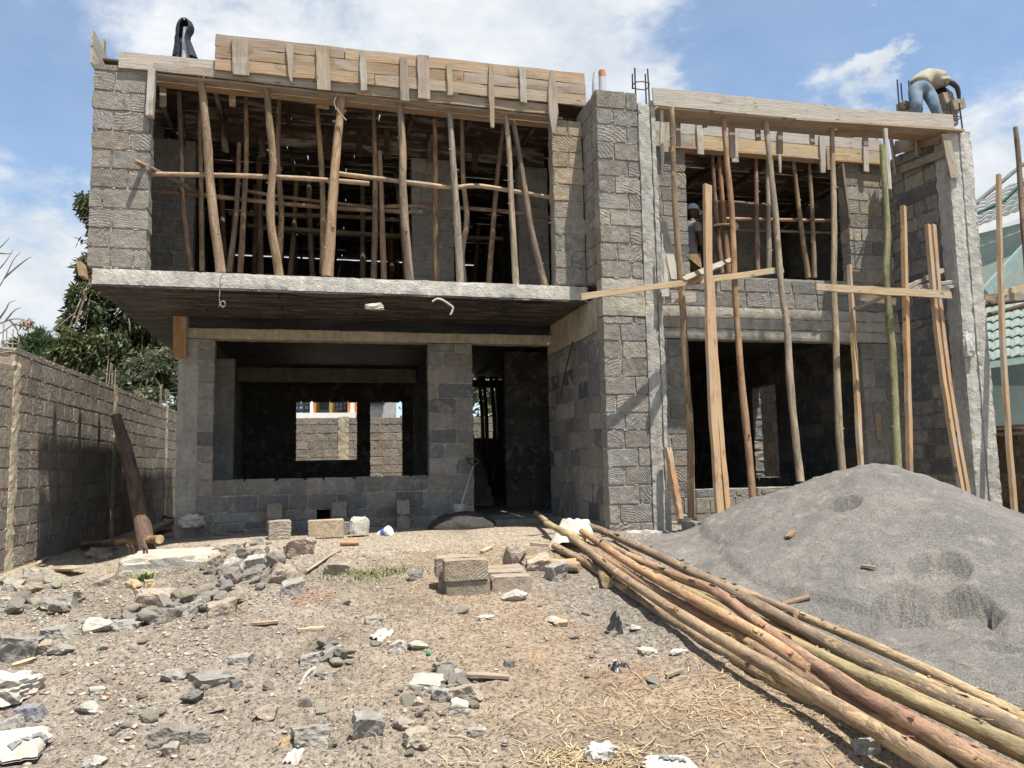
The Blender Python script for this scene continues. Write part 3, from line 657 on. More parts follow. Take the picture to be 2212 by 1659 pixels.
# right bay
XB = 4.17
wall('right_bay_lower_wall', 'x', (XB, 10.0, 0.6), XR-XB, 3.30, 0.2, [(5.06-XB, 8.0-XB, 1.15, 3.4)], GREY, 1.0, 21, lumps=4)
conc('right_bay_beam', [((XB, 9.985, 3.302), (XR, 10.2, 3.46)), ((XB, 9.975, 3.462), (XR, 10.2, 3.62)), ((XB, 9.99, 3.622), (XR, 10.2, 3.785))], CONCT, 0.05, 0.006, 0.010)
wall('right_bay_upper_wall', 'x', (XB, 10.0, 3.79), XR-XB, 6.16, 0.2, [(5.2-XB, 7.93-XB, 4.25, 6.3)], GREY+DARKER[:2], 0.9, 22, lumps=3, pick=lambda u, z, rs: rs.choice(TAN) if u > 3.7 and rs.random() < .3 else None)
SMEAR = [(0.20, 0.19, 0.18), (0.165, 0.16, 0.155), (0.26, 0.24, 0.21), (0.30, 0.265, 0.215), (0.155, 0.15, 0.148)]
sy0 = 9.06; sopen = [(13.45-sy0, 14.3-sy0, 1.2, 3.05)]
wall('right_side_lower_wall', 'y', (XR, sy0, 0.6), 18.0-sy0, 3.6, 0.2, sopen, SMEAR, 0.15, 23, lumps=1.2, mort=(0.20, 0.19, 0.175), gap=.03, edge_rough=.014)
wall('right_side_upper_wall', 'y', (XR, sy0, 3.6), 18.0-sy0, 6.24, 0.2, [], SMEAR, 0.2, 24, lumps=1.2, mort=(0.19, 0.18, 0.168), gap=.034, edge_rough=.016)
conc('right_column', [((XR-.01, 8.79, 0.6), (XR+.20, 9.05, 6.26)), ((XR+.202, 8.775, 0.6), (XR+.40, 9.05, 6.22)), ((XR+.402, 8.80, 0.6), (XR+.43, 9.05, 6.08))], (0.44, 0.42, 0.375), 0.05, 0.008, 0.015)
# upper storey, left bay
wall('left_balcony_pier', 'x', (-2.57, 9.33, 3.86), 0.61, 6.27, 0.24, [], GREY, 1.0, 31, lumps=6, ragged=.015, course=0.236)
wall('left_balcony_side_wall', 'y', (-2.57, 9.58, 3.86), 1.42, 6.15, 0.2, [], GREY, 0.5, 32, lumps=2)
wall('right_balcony_pier', 'x', (2.94, 9.33, 3.86), 0.42, 6.10, 0.2, [], GREY[1:], 0.9, 33, lumps=4, ragged=.012, pick=lambda u, z, rs: rs.choice(TAN) if z > 4.95 else None)
wall('upper_inner_wall', 'x', (-2.36, YF, 3.86), XT+2.36, 6.12, 0.2, [(-1.72+2.36, 1.28+2.36, 3.8, 6.3), (1.90+2.36, 2.90+2.36, 3.8, 6.3)], GREY, 0.3, 34, lumps=1.5)
# walls behind
wall('rear_lower_wall', 'x', (X0, 18.0, 0.6), XR-X0, 3.6, 0.2, [(-.55-X0, .80-X0, 1.74, 3.1), (1.1-X0, 1.84-X0, .8, 3.1), (3.5-X0, 4.1-X0, 2.2, 3.42)], INT_SHADE, 0.2, 41, mort=IMO_SHADE, lumps=0)
wall('rear_upper_wall', 'x', (-2.36, 18.0, 3.86), XR+2.36, 6.4, 0.2, [(3.2, 3.9, 4.4, 4.43), (4.6, 5.2, 5.05, 5.08), (1.5, 2.3, 5.4, 5.43), (7.5, 8.3, 5.3, 5.33)], INT_SHADE, 0.2, 42, mort=IMO_SHADE, lumps=0)
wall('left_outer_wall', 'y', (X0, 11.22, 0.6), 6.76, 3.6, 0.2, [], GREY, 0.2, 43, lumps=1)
wall('upper_left_outer_wall', 'y', (-2.36, 11.22, 3.86), 6.76, 6.4, 0.2, [], INT_SHADE, 0.2, 44, mort=IMO_SHADE, lumps=0)
wall('corridor_wall', 'y', (1.95, 11.22, 0.8), 5.6, 3.6, 0.2, [], INT_SHADE, 0.1, 45, mort=IMO_SHADE, lumps=1)
wall('corridor_end_wall', 'x', (3.2, 13.4, 0.8), 1.2, 3.6, 0.2, [], INT_SHADE, 0.1, 46, mort=IMO_SHADE, lumps=1)
wall('right_room_wall', 'y', (4.42, 10.22, 0.8), 7.76, 3.6, 0.2, [], INT_SHADE, 0.1, 47, mort=IMO_SHADE, lumps=0)
wall('upper_partition', 'x', (6.55, 12.0, 3.86), 1.5, 6.2, 0.2, [], GREY, 0.3, 48, lumps=1)
wall('upper_cross_wall', 'y', (XT+.2, 11.22, 3.86), 6.7, 6.44, 0.2, [], INT_SHADE, 0.1, 49, mort=IMO_SHADE, lumps=0)
conc('inner_pier', [((-1.66, 12.9, 0.8), (-1.35, 13.1, 3.33))], CONC)
conc('room_beam', [((-1.66, 16.25, 3.34), (1.94, 16.5, 3.62))], (0.36, 0.33, 0.28))
conc('ground_floor_slab', [((X0+.01, 11.21, 0.5), (XT, 18, 0.8)), ((XT, 10.21, 0.5), (XR, 18, 0.8)), ((2.16, 10.6, 0.5), (XT-.01, 11.2, 0.79))], (0.24, 0.22, 0.19), 0.3, 0.004, 0.0)
conc('foundation_strip', [((XT-.05, 8.70, 0.5), (4.14, 8.79, 0.74))], (0.40, 0.375, 0.33), 0.05, 0.02, 0.03)
mb = MB()
for k in range(11): box(mb, (2.2, 14.2+k*.26, .8), (3.15, 14.2+(k+1)*.26, .8+(k+1)*.175), (0.2, 0.19, 0.17))
part('staircase', mb, CO, house)
mb = MB(); box(mb, (-.05, YF+.19, .85), (.13, YF+.215, .99)); part('vent_shade_plate', mb, 'dark_gap', house)  # near-black plate added as the shade inside the vent hole
# ------------------------------------------------------------------ formwork, props and scaffold
PALE = (0.345, 0.265, 0.185); GREYW = (0.32, 0.265, 0.205); ORNG = (0.35, 0.23, 0.135); BRN_SHADE = (0.07, 0.045, 0.031); FRESH = (0.50, 0.365, 0.21); ASH = (0.43, 0.385, 0.32)  # the inner deck brown is darkened, with the bays' shade in its colour
TW = 'sawn_timber'
def v3(p): return np.array(p, float)
def hplank(mb, x0, x1, y, za0, za1, zb0, zb1, tint, t=0.024, seg=10, wav=.005, bend=0.0):
    """board on a y-plane: centre line from (x0, mid a) to (x1, mid b)"""
    plank(mb, (x0, y, (za0+za1)/2), (x1, y, (zb0+zb1)/2), abs(za1-za0+zb1-zb0)/2, t, (0, 0, 1), jit(tint, .08), seg, wav, None, bend)
# --- tall fascia shutter of three boards with its cleats
fas = empty('fascia_formwork', (1.1, 9.25, 6.25), 'tall fascia shutter of three weathered boards with upright cleats along the left roof edge', 'formwork')
def zrow(k): return 6.285+k*0.149, 6.285+(k+1)*0.149-0.008
for k in range(3):
    cuts = [(-1.25, .62, 3.40), (-1.25, 1.75, 3.40), (-1.25, .25, 3.39)][k]
    for a, b in zip(cuts, cuts[1:]):
        mb = MB(); z0, z1 = zrow(k); hplank(mb, a+.003, b-.003, 9.25, z0, z1, z0, z1+.004, ((.385, .27, .165), (.29, .225, .16), (.345, .265, .185), (.31, .215, .13))[(k*3+(a > 0)*2)%4], wav=.006)
        part('board', mb, TW, fas)
mb = MB(); plank(mb, (-1.24, 9.285, 6.505), (3.38, 9.285, 6.505), .40, .02, (0, 0, 1), (.10, .068, .045), 10, .003); part('backing_board', mb, TW, fas)  # added dark board, so the gaps between the fascia boards look shaded
for px, yt, yb, w, tp in [(518, 86, 163, 32, None), (626, 97, 178, 15, [1, .8, .3]), (697, 100, 195, 28, None), (783, 112, 195, 14, [.8, 1, 1]), (872, 125, 219, 18, None), (914, 120, 214, 26, None), (970, 137, 205, 12, None), (1060, 140, 276, 10, [.8, 1.2, .8]), (1128, 147, 222, 14, None), (1193, 153, 288, 22, [.35, 1, 1, .25])]:
    mb = MB(); a = aY(px, yt, 9.218); b = aY(px+3, yb, 9.218); plank(mb, a, b, w/172, 0.028, (1, 0, 0), jit((ASH, PALE, GREYW)[int(px) % 3], .1), 6, .005, tp); part('cleat', mb, TW, fas)
# --- front beam shutter under it
bs = empty('beam_formwork', (.5, 9.4, 6.1), 'long beam shutter of grey boards spanning over the balcony opening', 'formwork')
mb = MB(); plank(mb, (-2.3, 9.30, 6.315), (-1.22, 9.30, 6.325), .19, .024, (0, 0, 1), jit(ASH), 6, .004); part('side_board', mb, TW, bs)
mb = MB(); plank(mb, (-1.93, 9.285, 6.262), (.4, 9.285, 6.225), .10, .024, (0, 0, 1), jit(GREYW), 10, .004); part('side_board', mb, TW, bs)
mb = MB(); plank(mb, (.4, 9.287, 6.225), (3.02, 9.287, 6.20), .13, .024, (0, 0, 1), jit(PALE), 12, .008); part('side_board', mb, TW, bs)
for y0, c in ((9.40, GREYW), (9.56, ORNG)):
    mb = MB(); plank(mb, (-1.93, y0, 6.20), (3.1, y0, 6.12), .15, .026, (0, 1, 0), jit(c), 12, .005); part('bottom_board', mb, TW, bs)
mb = MB(); plank(mb, (-1.93, 9.65, 6.29), (3.1, 9.65, 6.22), .14, .024, (0, 0, 1), jit(ORNG), 10, .004); part('side_board', mb, TW, bs)
for px, yt, yb, w in [(352, 183, 230, 12), (502, 195, 230, 12), (697, 208, 235, 25)]:
    mb = MB(); plank(mb, aY(px, yt, 9.68), aY(px, yb, 9.68), w/165, .03, (1, 0, 0), jit(PALE), 3, .003); part('cleat', mb, TW, bs)
mb = MB(); plank(mb, aY(329, 152, 9.31), aY(324, 253, 9.31), .075, .10, (1, 0, 0), jit(ASH), 6, .004); part('end_board', mb, TW, bs)
# --- side shutter running back along the left roof edge
sf = empty('side_formwork', (-2.6, 10.6, 6.25), 'grey side shutter standing up on the left roof edge above the corner pier', 'formwork')
for k in range(2):
    mb = MB(); plank(mb, (-2.60, 9.31, 6.36+k*.20), (-2.60, 13.5, 6.36+k*.20), .195, .024, (0, 0, 1), jit(ASH), 10, .004); part('board', mb, TW, sf)
for y in (9.9, 11.0, 12.0):
    mb = MB(); plank(mb, (-2.635, y, 6.1), (-2.635, y+.02, 6.86), .09, .03, (0, 1, 0), jit(GREYW), 4); part('cleat', mb, TW, sf)
# --- roof decks (boards with gaps, sky shows through), inner beam shutter
def deck(name, label, x0, x1, y0, y1, z, cat='formwork', holes=0.02, sd=1):
    e = empty(name, ((x0+x1)/2, (y0+y1)/2, z), label, cat); rs = random.Random(sd)
    mb = MB(); y = y0
    while y < y1:
        w = rs.uniform(.17, .24)
        x = x0
        while x < x1-.05:
            L = min(rs.uniform(1.6, 3.4), x1-x)
            plank(mb, (x, y+w/2, z+rs.uniform(-.006, .006)), (x+L-.006, y+w/2+rs.uniform(-.004, .004), z+rs.uniform(-.006, .006)), w, .025, (0, 1, 0), jit(BRN_SHADE, .15), 4, .003); x += L
        y += w+(rs.uniform(.002, .006) if rs.random() < .84 else rs.uniform(.012, holes))
    part('deck_boards', mb, TW, e)
    mb = MB(); x = x0+.5
    while x < x1:
        plank(mb, (x, y0, z-.07), (x, y1, z-.07), .09, .05, (0, 0, 1), jit(BRN_SHADE, .12), 4); x += rs.uniform(.7, .95)
    part('joists', mb, TW, e); return e
deck('roof_deck', 'brown boarded roof deck with bright gaps over the left upper bay', -2.56, 3.78, 9.62, 18.1, 6.47, holes=.024, sd=3)
deck('roof_deck', 'brown boarded roof deck over the right upper bay behind the double board shutter', 3.85, 8.95, 10.22, 18.1, 6.27, holes=.02, sd=4)
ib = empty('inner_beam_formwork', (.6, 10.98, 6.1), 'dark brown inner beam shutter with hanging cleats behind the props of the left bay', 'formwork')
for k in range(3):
    mb = MB(); plank(mb, (-1.9, 10.93, 6.17+k*.128), (3.3, 10.93, 6.15+k*.128), .122, .024, (0, 0, 1), jit(BRN_SHADE, .15), 12, .004); part('board', mb, TW, ib)
for px, yt, yb in [(392, 240, 312), (485, 250, 330), (706, 275, 345), (775, 280, 338), (835, 250, 345), (1025, 300, 372), (928, 292, 350), (1192, 265, 350), (565, 290, 340)]:
    mb = MB(); plank(mb, aY(px, yt, 10.89), aY(px+2, yb, 10.89), .085, .03, (1, 0, 0), jit(BRN_SHADE if px != 1192 else PALE, .15), 4); part('cleat', mb, TW, ib)
# --- right bay: lintel shutter across the front, parapet shutter behind it
rb = empty('lintel_formwork', (6.4, 8.8, 6.1), 'pale lintel shutter spanning from the tower to the right column', 'formwork')
for x0, x1 in ((4.12, 6.88), (6.885, 8.78)):
    mb = MB(); plank(mb, (x0, 8.73, 6.235 if x0 < 5 else 6.24), (x1, 8.73, 6.25 if x0 < 5 else 6.325), .235 if x0 < 5 else .20, .026, (0, 0, 1), jit(ASH, .04), 10, .004); part('side_board', mb, TW, rb)
for x0, x1, y0, z0, z1, c in ((4.2, 6.9, 8.83, 6.10, 6.13, PALE), (6.2, 8.95, 8.80, 6.115, 6.20, PALE), (4.2, 7.4, 9.02, 6.11, 6.14, GREYW), (7.0, 8.9, 9.0, 6.13, 6.21, ORNG)):
    mb = MB(); plank(mb, (x0, y0, z0), (x1, y0, z1), .20, .026, (0, 1, 0), jit(c), 8, .004); part('bottom_board', mb, TW, rb)
mb = MB(); plank(mb, (4.2, 9.14, 6.22), (8.7, 9.14, 6.30), .19, .024, (0, 0, 1), jit(GREYW), 12, .006); part('side_board', mb, TW, rb)
QR = lambda x, y: (1404.4+.3224*x, 208.5+.3224*y)
for x, t, b, w in [(185, 150, 332, 30), (362, 160, 206, 34), (545, 175, 410, 40), (718, 185, 292, 36), (868, 195, 382, 34), (1082, 205, 318, 34), (1440, 238, 332, 36)]:
    mb = MB(); plank(mb, aY(*QR(x, t), 9.17), aY(*QR(x+5, b), 9.17), w*.3224/155, .03, (1, 0, 0), jit(GREYW, .12), 4, .004); part('cleat', mb, TW, rb)
mb = MB(); plank(mb, aY(*QR(1572, 215), 8.70), aY(*QR(1602, 622), 8.70), .055, .04, (1, 0, 0), jit(ASH), 6, .003); part('cleat', mb, TW, rb)
mb = MB(); plank(mb, aY(*QR(1975, 255), 8.76), aY(*QR(2040, 545), 8.76), .15, .03, (1, 0, 0), jit((.36, .29, .22)), 6, .004, [.8, 1, 1]); part('end_board', mb, TW, rb)
mb = MB(); plank(mb, aY(423, 0, 8.7)*0+aY(1429, 238, 8.79), aY(1431, 388, 8.79), .045, .03, (1, 0, 0), jit(ASH), 6, .006, [1, 1, .6]); part('end_board', mb, TW, rb)
pf = empty('parapet_formwork', (6.6, 9.95, 6.15), 'two board parapet shutter with short cleats above the right upper window opening', 'formwork')
for x0, x1, z0, h, c in ((4.3, 8.6, 6.46, .19, ASH), (4.3, 5.3, 6.26, .20, GREYW), (5.305, 8.6, 6.26, .20, FRESH)):
    mb = MB(); plank(mb, (x0, 9.95, z0), (x1, 9.95, z0-.0), h, .026, (0, 0, 1), jit(c, .05), 12, .005); part('board', mb, TW, pf)
mb = MB(); plank(mb, (4.4, 10.0, 6.14), (8.6, 10.0, 6.15), .16, .026, (0, 1, 0), jit(ORNG), 10, .005); part('bottom_board', mb, TW, pf)
for x, t, b, w, tp in [(95, 168, 372, 44, None), (112, 185, 300, 26, None), (330, 183, 388, 46, None), (560, 205, 438, 52, None), (862, 235, 512, 26, [.8, 1, .6]), (1150, 265, 510, 44, [1, 1, .8]), (1185, 350, 490, 22, None), (1440, 278, 505, 40, None)]:
    mb = MB(); plank(mb, aY(*QR(x, t), 9.915), aY(*QR(x+8, b), 9.915), w*.3224/150, .03, (1, 0, 0), jit((ASH, PALE)[x % 2], .1), 5, .005, tp); part('cleat', mb, TW, pf)
# shutter on the right side wall
rs_ = empty('side_beam_formwork', (8.6, 9.6, 5.6), 'slanting beam shutter with three cleats fixed to the shaded right side wall', 'formwork')
def onX(px, py, X): return at(px, py, 0, X)
mb = MB(); plank(mb, onX(*QR(1640, 345), 8.66), onX(*QR(1945, 268), 8.66), .2, .025, (0, 0, 1), jit(PALE), 6, .004); part('board', mb, TW, rs_)
mb = MB(); plank(mb, onX(*QR(1660, 500), 8.66), onX(*QR(1975, 375), 8.66), .11, .04, (0, 0, 1), jit(GREYW), 6, .004); part('rail', mb, TW, rs_)
for x, t, x2, b, w in ((1610, 260, 1650, 520, 44), (1520, 285, 1545, 480, 36), (1785, 275, 1790, 400, 42)):
    mb = MB(); plank(mb, onX(*QR(x, t), 8.58), onX(*QR(x2, b), 8.58), w*.3224/150, .03, (1, 0.6, 0), jit(PALE, .1), 5, .004); part('cleat', mb, TW, rs_)
mb = MB(); plank(mb, onX(*QR(1770, 285), 8.6), onX(*QR(1740, 320), 8.6), .10, .03, (0, 1, 0), jit(GREYW), 3); part('cleat', mb, TW, rs_)
# single boards fixed to the building
def one_plank(label, p0, p1, w, t, wd, c, seg=6, wav=.004, tp=None, bend=0, name='timber_board', cat='board', group=None):
    mb = MB(); plank(mb, p0, p1, w, t, wd, jit(c, .06), seg, wav, tp, bend); return single(name, mb, TW, label, cat, group)
one_plank('orange brown board hanging over the top of the corner column under the balcony', aY(388, 684, 10.93), aY(389, 772, 10.93), .165, .03, (1, 0, 0), (.34, .185, .085))
one_plank('short board on edge at the left end of the balcony slab', aY(176, 570, 9.26), aY(181, 601, 9.26), .05, .2, (1, 0, 0), ORNG, 3)
one_plank('upright window jamb board beside the tan blocks of the right upper opening', (7.86, 9.97, 6.1), (7.93, 9.97, 5.2), .20, .03, (.6, 1, 0), (.36, .24, .15))
one_plank('short board fixed on the shaded wall right of the lower window, upright', aY(*(1371.5+.248*2110, 822.9+.248*285), 9.98), aY(*(1371.5+.248*2135, 822.9+.248*515), 9.98), .10, .03, (1, 0, 0), ORNG, 3)
one_plank('dusty plank leaning inside the right bay next to the tower column', aY(1430, 480, 9.4), aY(1458, 605, 9.2), .12, .03, (1, 0, 0), ASH)
one_plank('short grey board under the left scaffold plank', aY(1430, 644, 8.75), aY(1502, 642, 8.75), .13, .03, (0, 0, 1), ASH)
one_plank('brown board hanging deep in the right upper opening', aY(1575, 330, 11.9), aY(1577, 425, 11.9), .22, .03, (1, 0, 0), (.20, .10, .05))

# ---------------------------------------------------------------- round props
PB = 'pole_bark'
BK = [(0.24, 0.162, 0.102), (0.205, 0.14, 0.095), (0.285, 0.205, 0.135), (0.235, 0.18, 0.13), (0.265, 0.17, 0.11)]
GRN = (0.20, 0.205, 0.115); GRYP = (0.29, 0.25, 0.20)
def prop(label, pts, r, Y0, Y1=None, col=None, name='timber_prop', cat='prop', group=None, sides=10, capt=None, rough=.09, stub=True):
    """prop given by its places in the photograph, standing between depth Y0 (top) and Y1 (bottom)"""
    Y1 = Y0 if Y1 is None else Y1; n = len(pts)
    ys = [p[1] for p in pts]; P = [aY(p[0], p[1], Y0+(Y1-Y0)*((p[1]-ys[0])/((ys[-1]-ys[0]) or 1) if abs(ys[-1]-ys[0]) > 40 else k/(n-1))) for k, p in enumerate(pts)]
    P[0] = P[0]+(P[0]-P[1])/np.linalg.norm(P[0]-P[1])*.03
    mb = MB(); c = jit(col or RNG.choice(BK), .1); tube(mb, P, list(np.linspace(r*(.64 if name == 'timber_prop' else .8), r*(.90 if name == 'timber_prop' else .8), n)), c, sides, rough, capt or (.42, .30, .18))
    if stub:                                              # knots and snapped twigs
        for _ in range(RNG.randint(2, 4)):
            k = U(.1, .9)*(n-1); i = int(k); q = P[i]+(P[i+1]-P[i])*(k-i); a = U(0, 6.28); r_ = r*.75; d = np.array([math.cos(a), math.sin(a)*.6-.4, U(-.1, .5)]); d /= np.linalg.norm(d)
            tube(mb, [q+d*r_*.6, q+d*(r_+U(.008, .03))], [r_*.42, r_*.25], tuple(x*.8 for x in c), 6, .1, None, True, 1)
    return single(name, mb, PB, label, cat, group)
GP = 'props along the balcony edge'
prop('pale knotty prop, leaning, nearest the left corner pier of the balcony', [(434, 169), (446.6, 286), (455, 411), (477, 589)], .066, 9.40, 9.42, BK[2], group=GP)
prop('wavy prop bulging left above its foot on the balcony edge', [(575, 183), (583, 273), (590, 355), (584, 466), (604, 596)], .06, 9.40, 9.42, BK[0], group=GP)
prop('thickest prop, leaning right, standing in the middle of the balcony edge', [(740, 199), (727, 323), (720, 414), (707, 597)], .074, 9.40, 9.40, (0.30, 0.21, 0.13), group=GP)
prop('stout straight prop just left of the inner block pillar on the balcony', [(863.7, 221), (869.6, 323), (871, 429), (885, 609)], .061, 9.40, 9.42, BK[3], group=GP)
prop('split grey and tan prop paired with a crooked one on the balcony edge', [(970, 221), (975, 293), (981, 382), (988.7, 503), (995, 616)], .056, 9.40, 9.42, GRYP, group=GP)
prop('thin bleached prop with a broken twig near its foot on the balcony', [(1090, 232), (1100, 323), (1105, 443), (1115, 618)], .048, 9.40, 9.42, (.36, .29, .21), group=GP)
prop('dark slanting prop nearest the tan block pier on the balcony', [(1106, 247), (1122.6, 338), (1146, 488), (1178, 621)], .049, 9.52, 9.45, (.20, .15, .11), group=GP)
GS = 'second row of props inside the balcony bay'
for lab, pts, r, c in [
    ('slim prop close behind the leaning prop at the left of the balcony', [(434, 212), (432, 300), (434, 384), (436.5, 586)], .038, BK[0]),
    ('brown prop in front of the inner side wall at the far left of the balcony', [(386.6, 204), (393, 354), (396, 452), (412.5, 585)], .042, BK[1]),
    ('prop leaning left, first behind the gap between the two left balcony props', [(531, 204), (532, 330), (529, 411), (519, 589)], .042, BK[4]),
    ('short dark prop leaning right, behind the leftmost horizontal rails', [(516, 314), (511, 452), (495, 587)], .042, BK[1]),
    ('prop half hidden behind the wavy bulging prop', [(603, 207), (600, 341), (608, 466), (600, 591)], .045, BK[1]),
    ('prop seen just left of the thickest prop', [(685, 233), (694, 352), (698, 473), (697, 592)], .047, BK[0]),
    ('left one of two close straight props mid bay', [(807, 239), (810, 350), (810, 473), (807, 603)], .046, BK[1]),
    ('right one of two close straight props mid bay', [(820, 331), (823, 400), (825, 473), (829.5, 603)], .046, BK[4]),
    ('reddish straight prop in front of the inner block pillar', [(939, 263), (941, 380), (941, 473), (942.5, 609)], .047, (.235, .135, .085)),
    ('crooked S shaped prop beside the split grey prop', [(997.6, 242), (1000.5, 382), (1009, 473), (998, 551), (1003, 616)], .048, (.27, .20, .145)),
    ('prop leaning right under the small gap right of the inner pillar', [(1087, 275), (1073, 397), (1055.5, 613)], .043, BK[1])]:
    prop(lab, pts, r, 10.1, 10.1, c, group=GS)
# rails lashed to them
GRL = 'horizontal rails lashed to the props'
def rail(label, pts, r, Y0, Y1=None, col=None, group=GRL): return prop(label, pts, r, Y0, Y1, col, 'timber_rail', 'rail', group, 9, None, .09)
rail('upper front rail from the left pier to the thickest prop', [(317, 376), (445, 378), (587, 382), (718, 390), (798, 397)], .036, 9.50, 9.50, (.34, .245, .17))
rail('upper front rail from the thickest prop to the tan block pier', [(738, 376), (866, 392), (974, 405), (1042, 403), (1197, 428)], .038, 9.52, 9.52, (.33, .25, .18))
rail('lower rail behind, reaching from the left inner wall to the inner pillar', [(320, 411), (451, 423), (601, 439), (730, 450), (866, 457), (911, 457)], .036, 10.18, 10.18, BK[1])
rail('lower rail behind, crossing in front of the inner block pillar', [(798, 449), (866, 445), (986, 449), (1090, 457), (1194, 471)], .036, 10.18, 10.18, BK[1])
rail('third rail lying close under the lower left rail', [(530, 412), (601, 424), (700, 437), (815, 449)], .03, 10.25, 10.25, BK[0])
rail('diagonal brace whose sawn end sticks out past the left pier', [(293, 349), (345, 373), (426, 415)], .034, 9.2, 10.2, (.20, .15, .11))
# dim props deep inside
GD = 'dim props in the depth of the upper floor'; rs = random.Random(5)
for k in range(26):
    x = rs.uniform(-1.6, 3.2) if k % 5 else rs.uniform(.2, 1.9); y = rs.uniform(11.8, 16.5); l = rs.uniform(-.18, .18)
    mb = MB(); tube(mb, [(x, y, 3.86), (x+l*.5+rs.uniform(-.04, .04), y, 5.1), (x+l, y, 6.4)], [.05, .046, .042], jit(BK[k % 5], .15), 8, .08)
    single('timber_prop', mb, PB, 'brown round prop standing in the dark depth of the left upper bay', 'prop', GD)
for k in range(6):
    y = rs.uniform(12, 16); z = rs.choice([4.35, 4.7, 5.1, 5.5])+rs.uniform(-.1, .1); x = rs.uniform(-1.6, -.6)
    mb = MB(); tube(mb, [(x, y, z), (x+2, y, z+rs.uniform(-.06, .06)), (x+rs.uniform(3, 4.4), y, z)], [.035]*3, jit(BK[k % 5], .15), 8, .08)
    single('timber_rail', mb, PB, 'dim horizontal rail in the dark depth of the left upper bay', 'rail', 'dim rails in the depth of the upper floor')
# right bay: tall scaffold standards in front
GT = 'tall scaffold standards in front of the right bay'; YS = 8.5
def gz(P): return P
prop('dark bowed standard, nearest the tower column, right bay', [(1451, 237), (1453, 305), (1457.6, 434), (1469, 595), (1475, 667), (1482, 804), (1490.5, 934), (1494, 1118)], .052, 8.62, 8.5, (.25, .17, .11), group=GT)
prop('reddish standard leaning between the forked sawn post and the greyish standard', [(1562, 242), (1569, 337), (1581.7, 466), (1588, 630), (1603.7, 841), (1616, 959), (1628, 1096)], .05, 8.84, 8.4, (.295, .178, .105), group=GT)
prop('greyish standard leaning into the middle of the right window', [(1652.6, 252), (1662, 337), (1675, 466), (1688, 628), (1700, 704), (1709, 848), (1729, 1040)], .053, 8.84, 8.4, (.30, .25, .18), group=GT)
prop('thick tan standard just left of the right window edge', [(1796, 270), (1802, 466), (1801, 628), (1804.5, 698), (1812, 916), (1820, 1020)], .054, 8.9, 8.4, (.33, .255, .165), group=GT)
prop('greenish moss stained standard in front of the shaded side wall', [(1905.7, 318), (1917, 498), (1914.5, 596), (1927, 750), (1935, 918), (1940, 1040)], .058, 8.6, 8.3, (.24, .225, .12), group=GT)
GI = 'props inside the right upper bay'
for lab, pts, r, c in [('prop right of the man in the cap, slightly bent', [(1538, 335), (1545, 440), (1559, 590)], .043, BK[1]), ('reddish thick prop behind the reddish standard', [(1552, 325), (1560, 430), (1574, 590)], .05, (.30, .17, .10)),
    ('dark prop against the dim inner block wall', [(1633, 345), (1634, 460), (1636.5, 587)], .045, BK[1]), ('greyish prop close left of the greyish standard', [(1657, 337), (1660, 460), (1661, 584)], .047, GRYP),
    ('slanting prop, left of two, in the right half of the right opening', [(1714, 346), (1728, 470), (1746, 600)], .048, BK[0]), ('knotty prop, right of two, in the right half of the right opening', [(1747, 337), (1755, 470), (1759, 600)], .043, BK[3])]:
    prop(lab, pts, r, 10.32, 10.32, c, group=GI)
rail('upper rail across the right upper opening', [(1536, 473), (1640, 474), (1740, 476), (1832, 477)], .034, 10.4, 10.4, (.33, .21, .14), group='rails across the right upper opening')
rail('lower thinner rail across the right upper opening', [(1585, 496), (1700, 500), (1832, 504)], .026, 10.45, 10.45, BK[1], group='rails across the right upper opening')
mb = MB(); tube(mb, [aY(1541, 491, 10.3), aY(1588, 489, 9.55)], [.05, .055], (.13, .085, .05), 10, .05, (.52, .36, .20)); single('timber_rail', mb, PB, 'short dark rail pointing outwards with a round sawn end, right upper opening', 'rail')
for k in range(7):
    x = rs.uniform(5.3, 8.3); y = rs.uniform(12.6, 16); l = rs.uniform(-.25, .25)
    mb = MB(); tube(mb, [(x, y, 3.86), (x+l, y, 6.25)], [.05, .045], jit(BK[k % 5], .15), 8, .08); single('timber_prop', mb, PB, 'brown round prop standing in the dark depth of the right upper bay', 'prop', 'dim props in the depth of the right bay')
mb = MB(); tube(mb, [aY(1660, 520, 12.4), aY(1760, 440, 12.2)], [.035, .035], jit(BK[1]), 8, .08); single('timber_rail', mb, PB, 'diagonal brace in the dark right half of the right upper opening', 'rail')
# poles in the stair opening and lower dark rooms
for k, x in enumerate((3.56, 3.66, 3.84, 3.95)):
    mb = MB(); tube(mb, [(x, 17.3, 1.2), (x+.04, 17.3, 2.4), (x-.02, 17.3, 3.6)], [.045]*3, jit(BK[k]), 8, .08); single('timber_prop', mb, PB, 'thin prop against the bright slit at the end of the dark corridor', 'prop', 'props at the corridor slit')
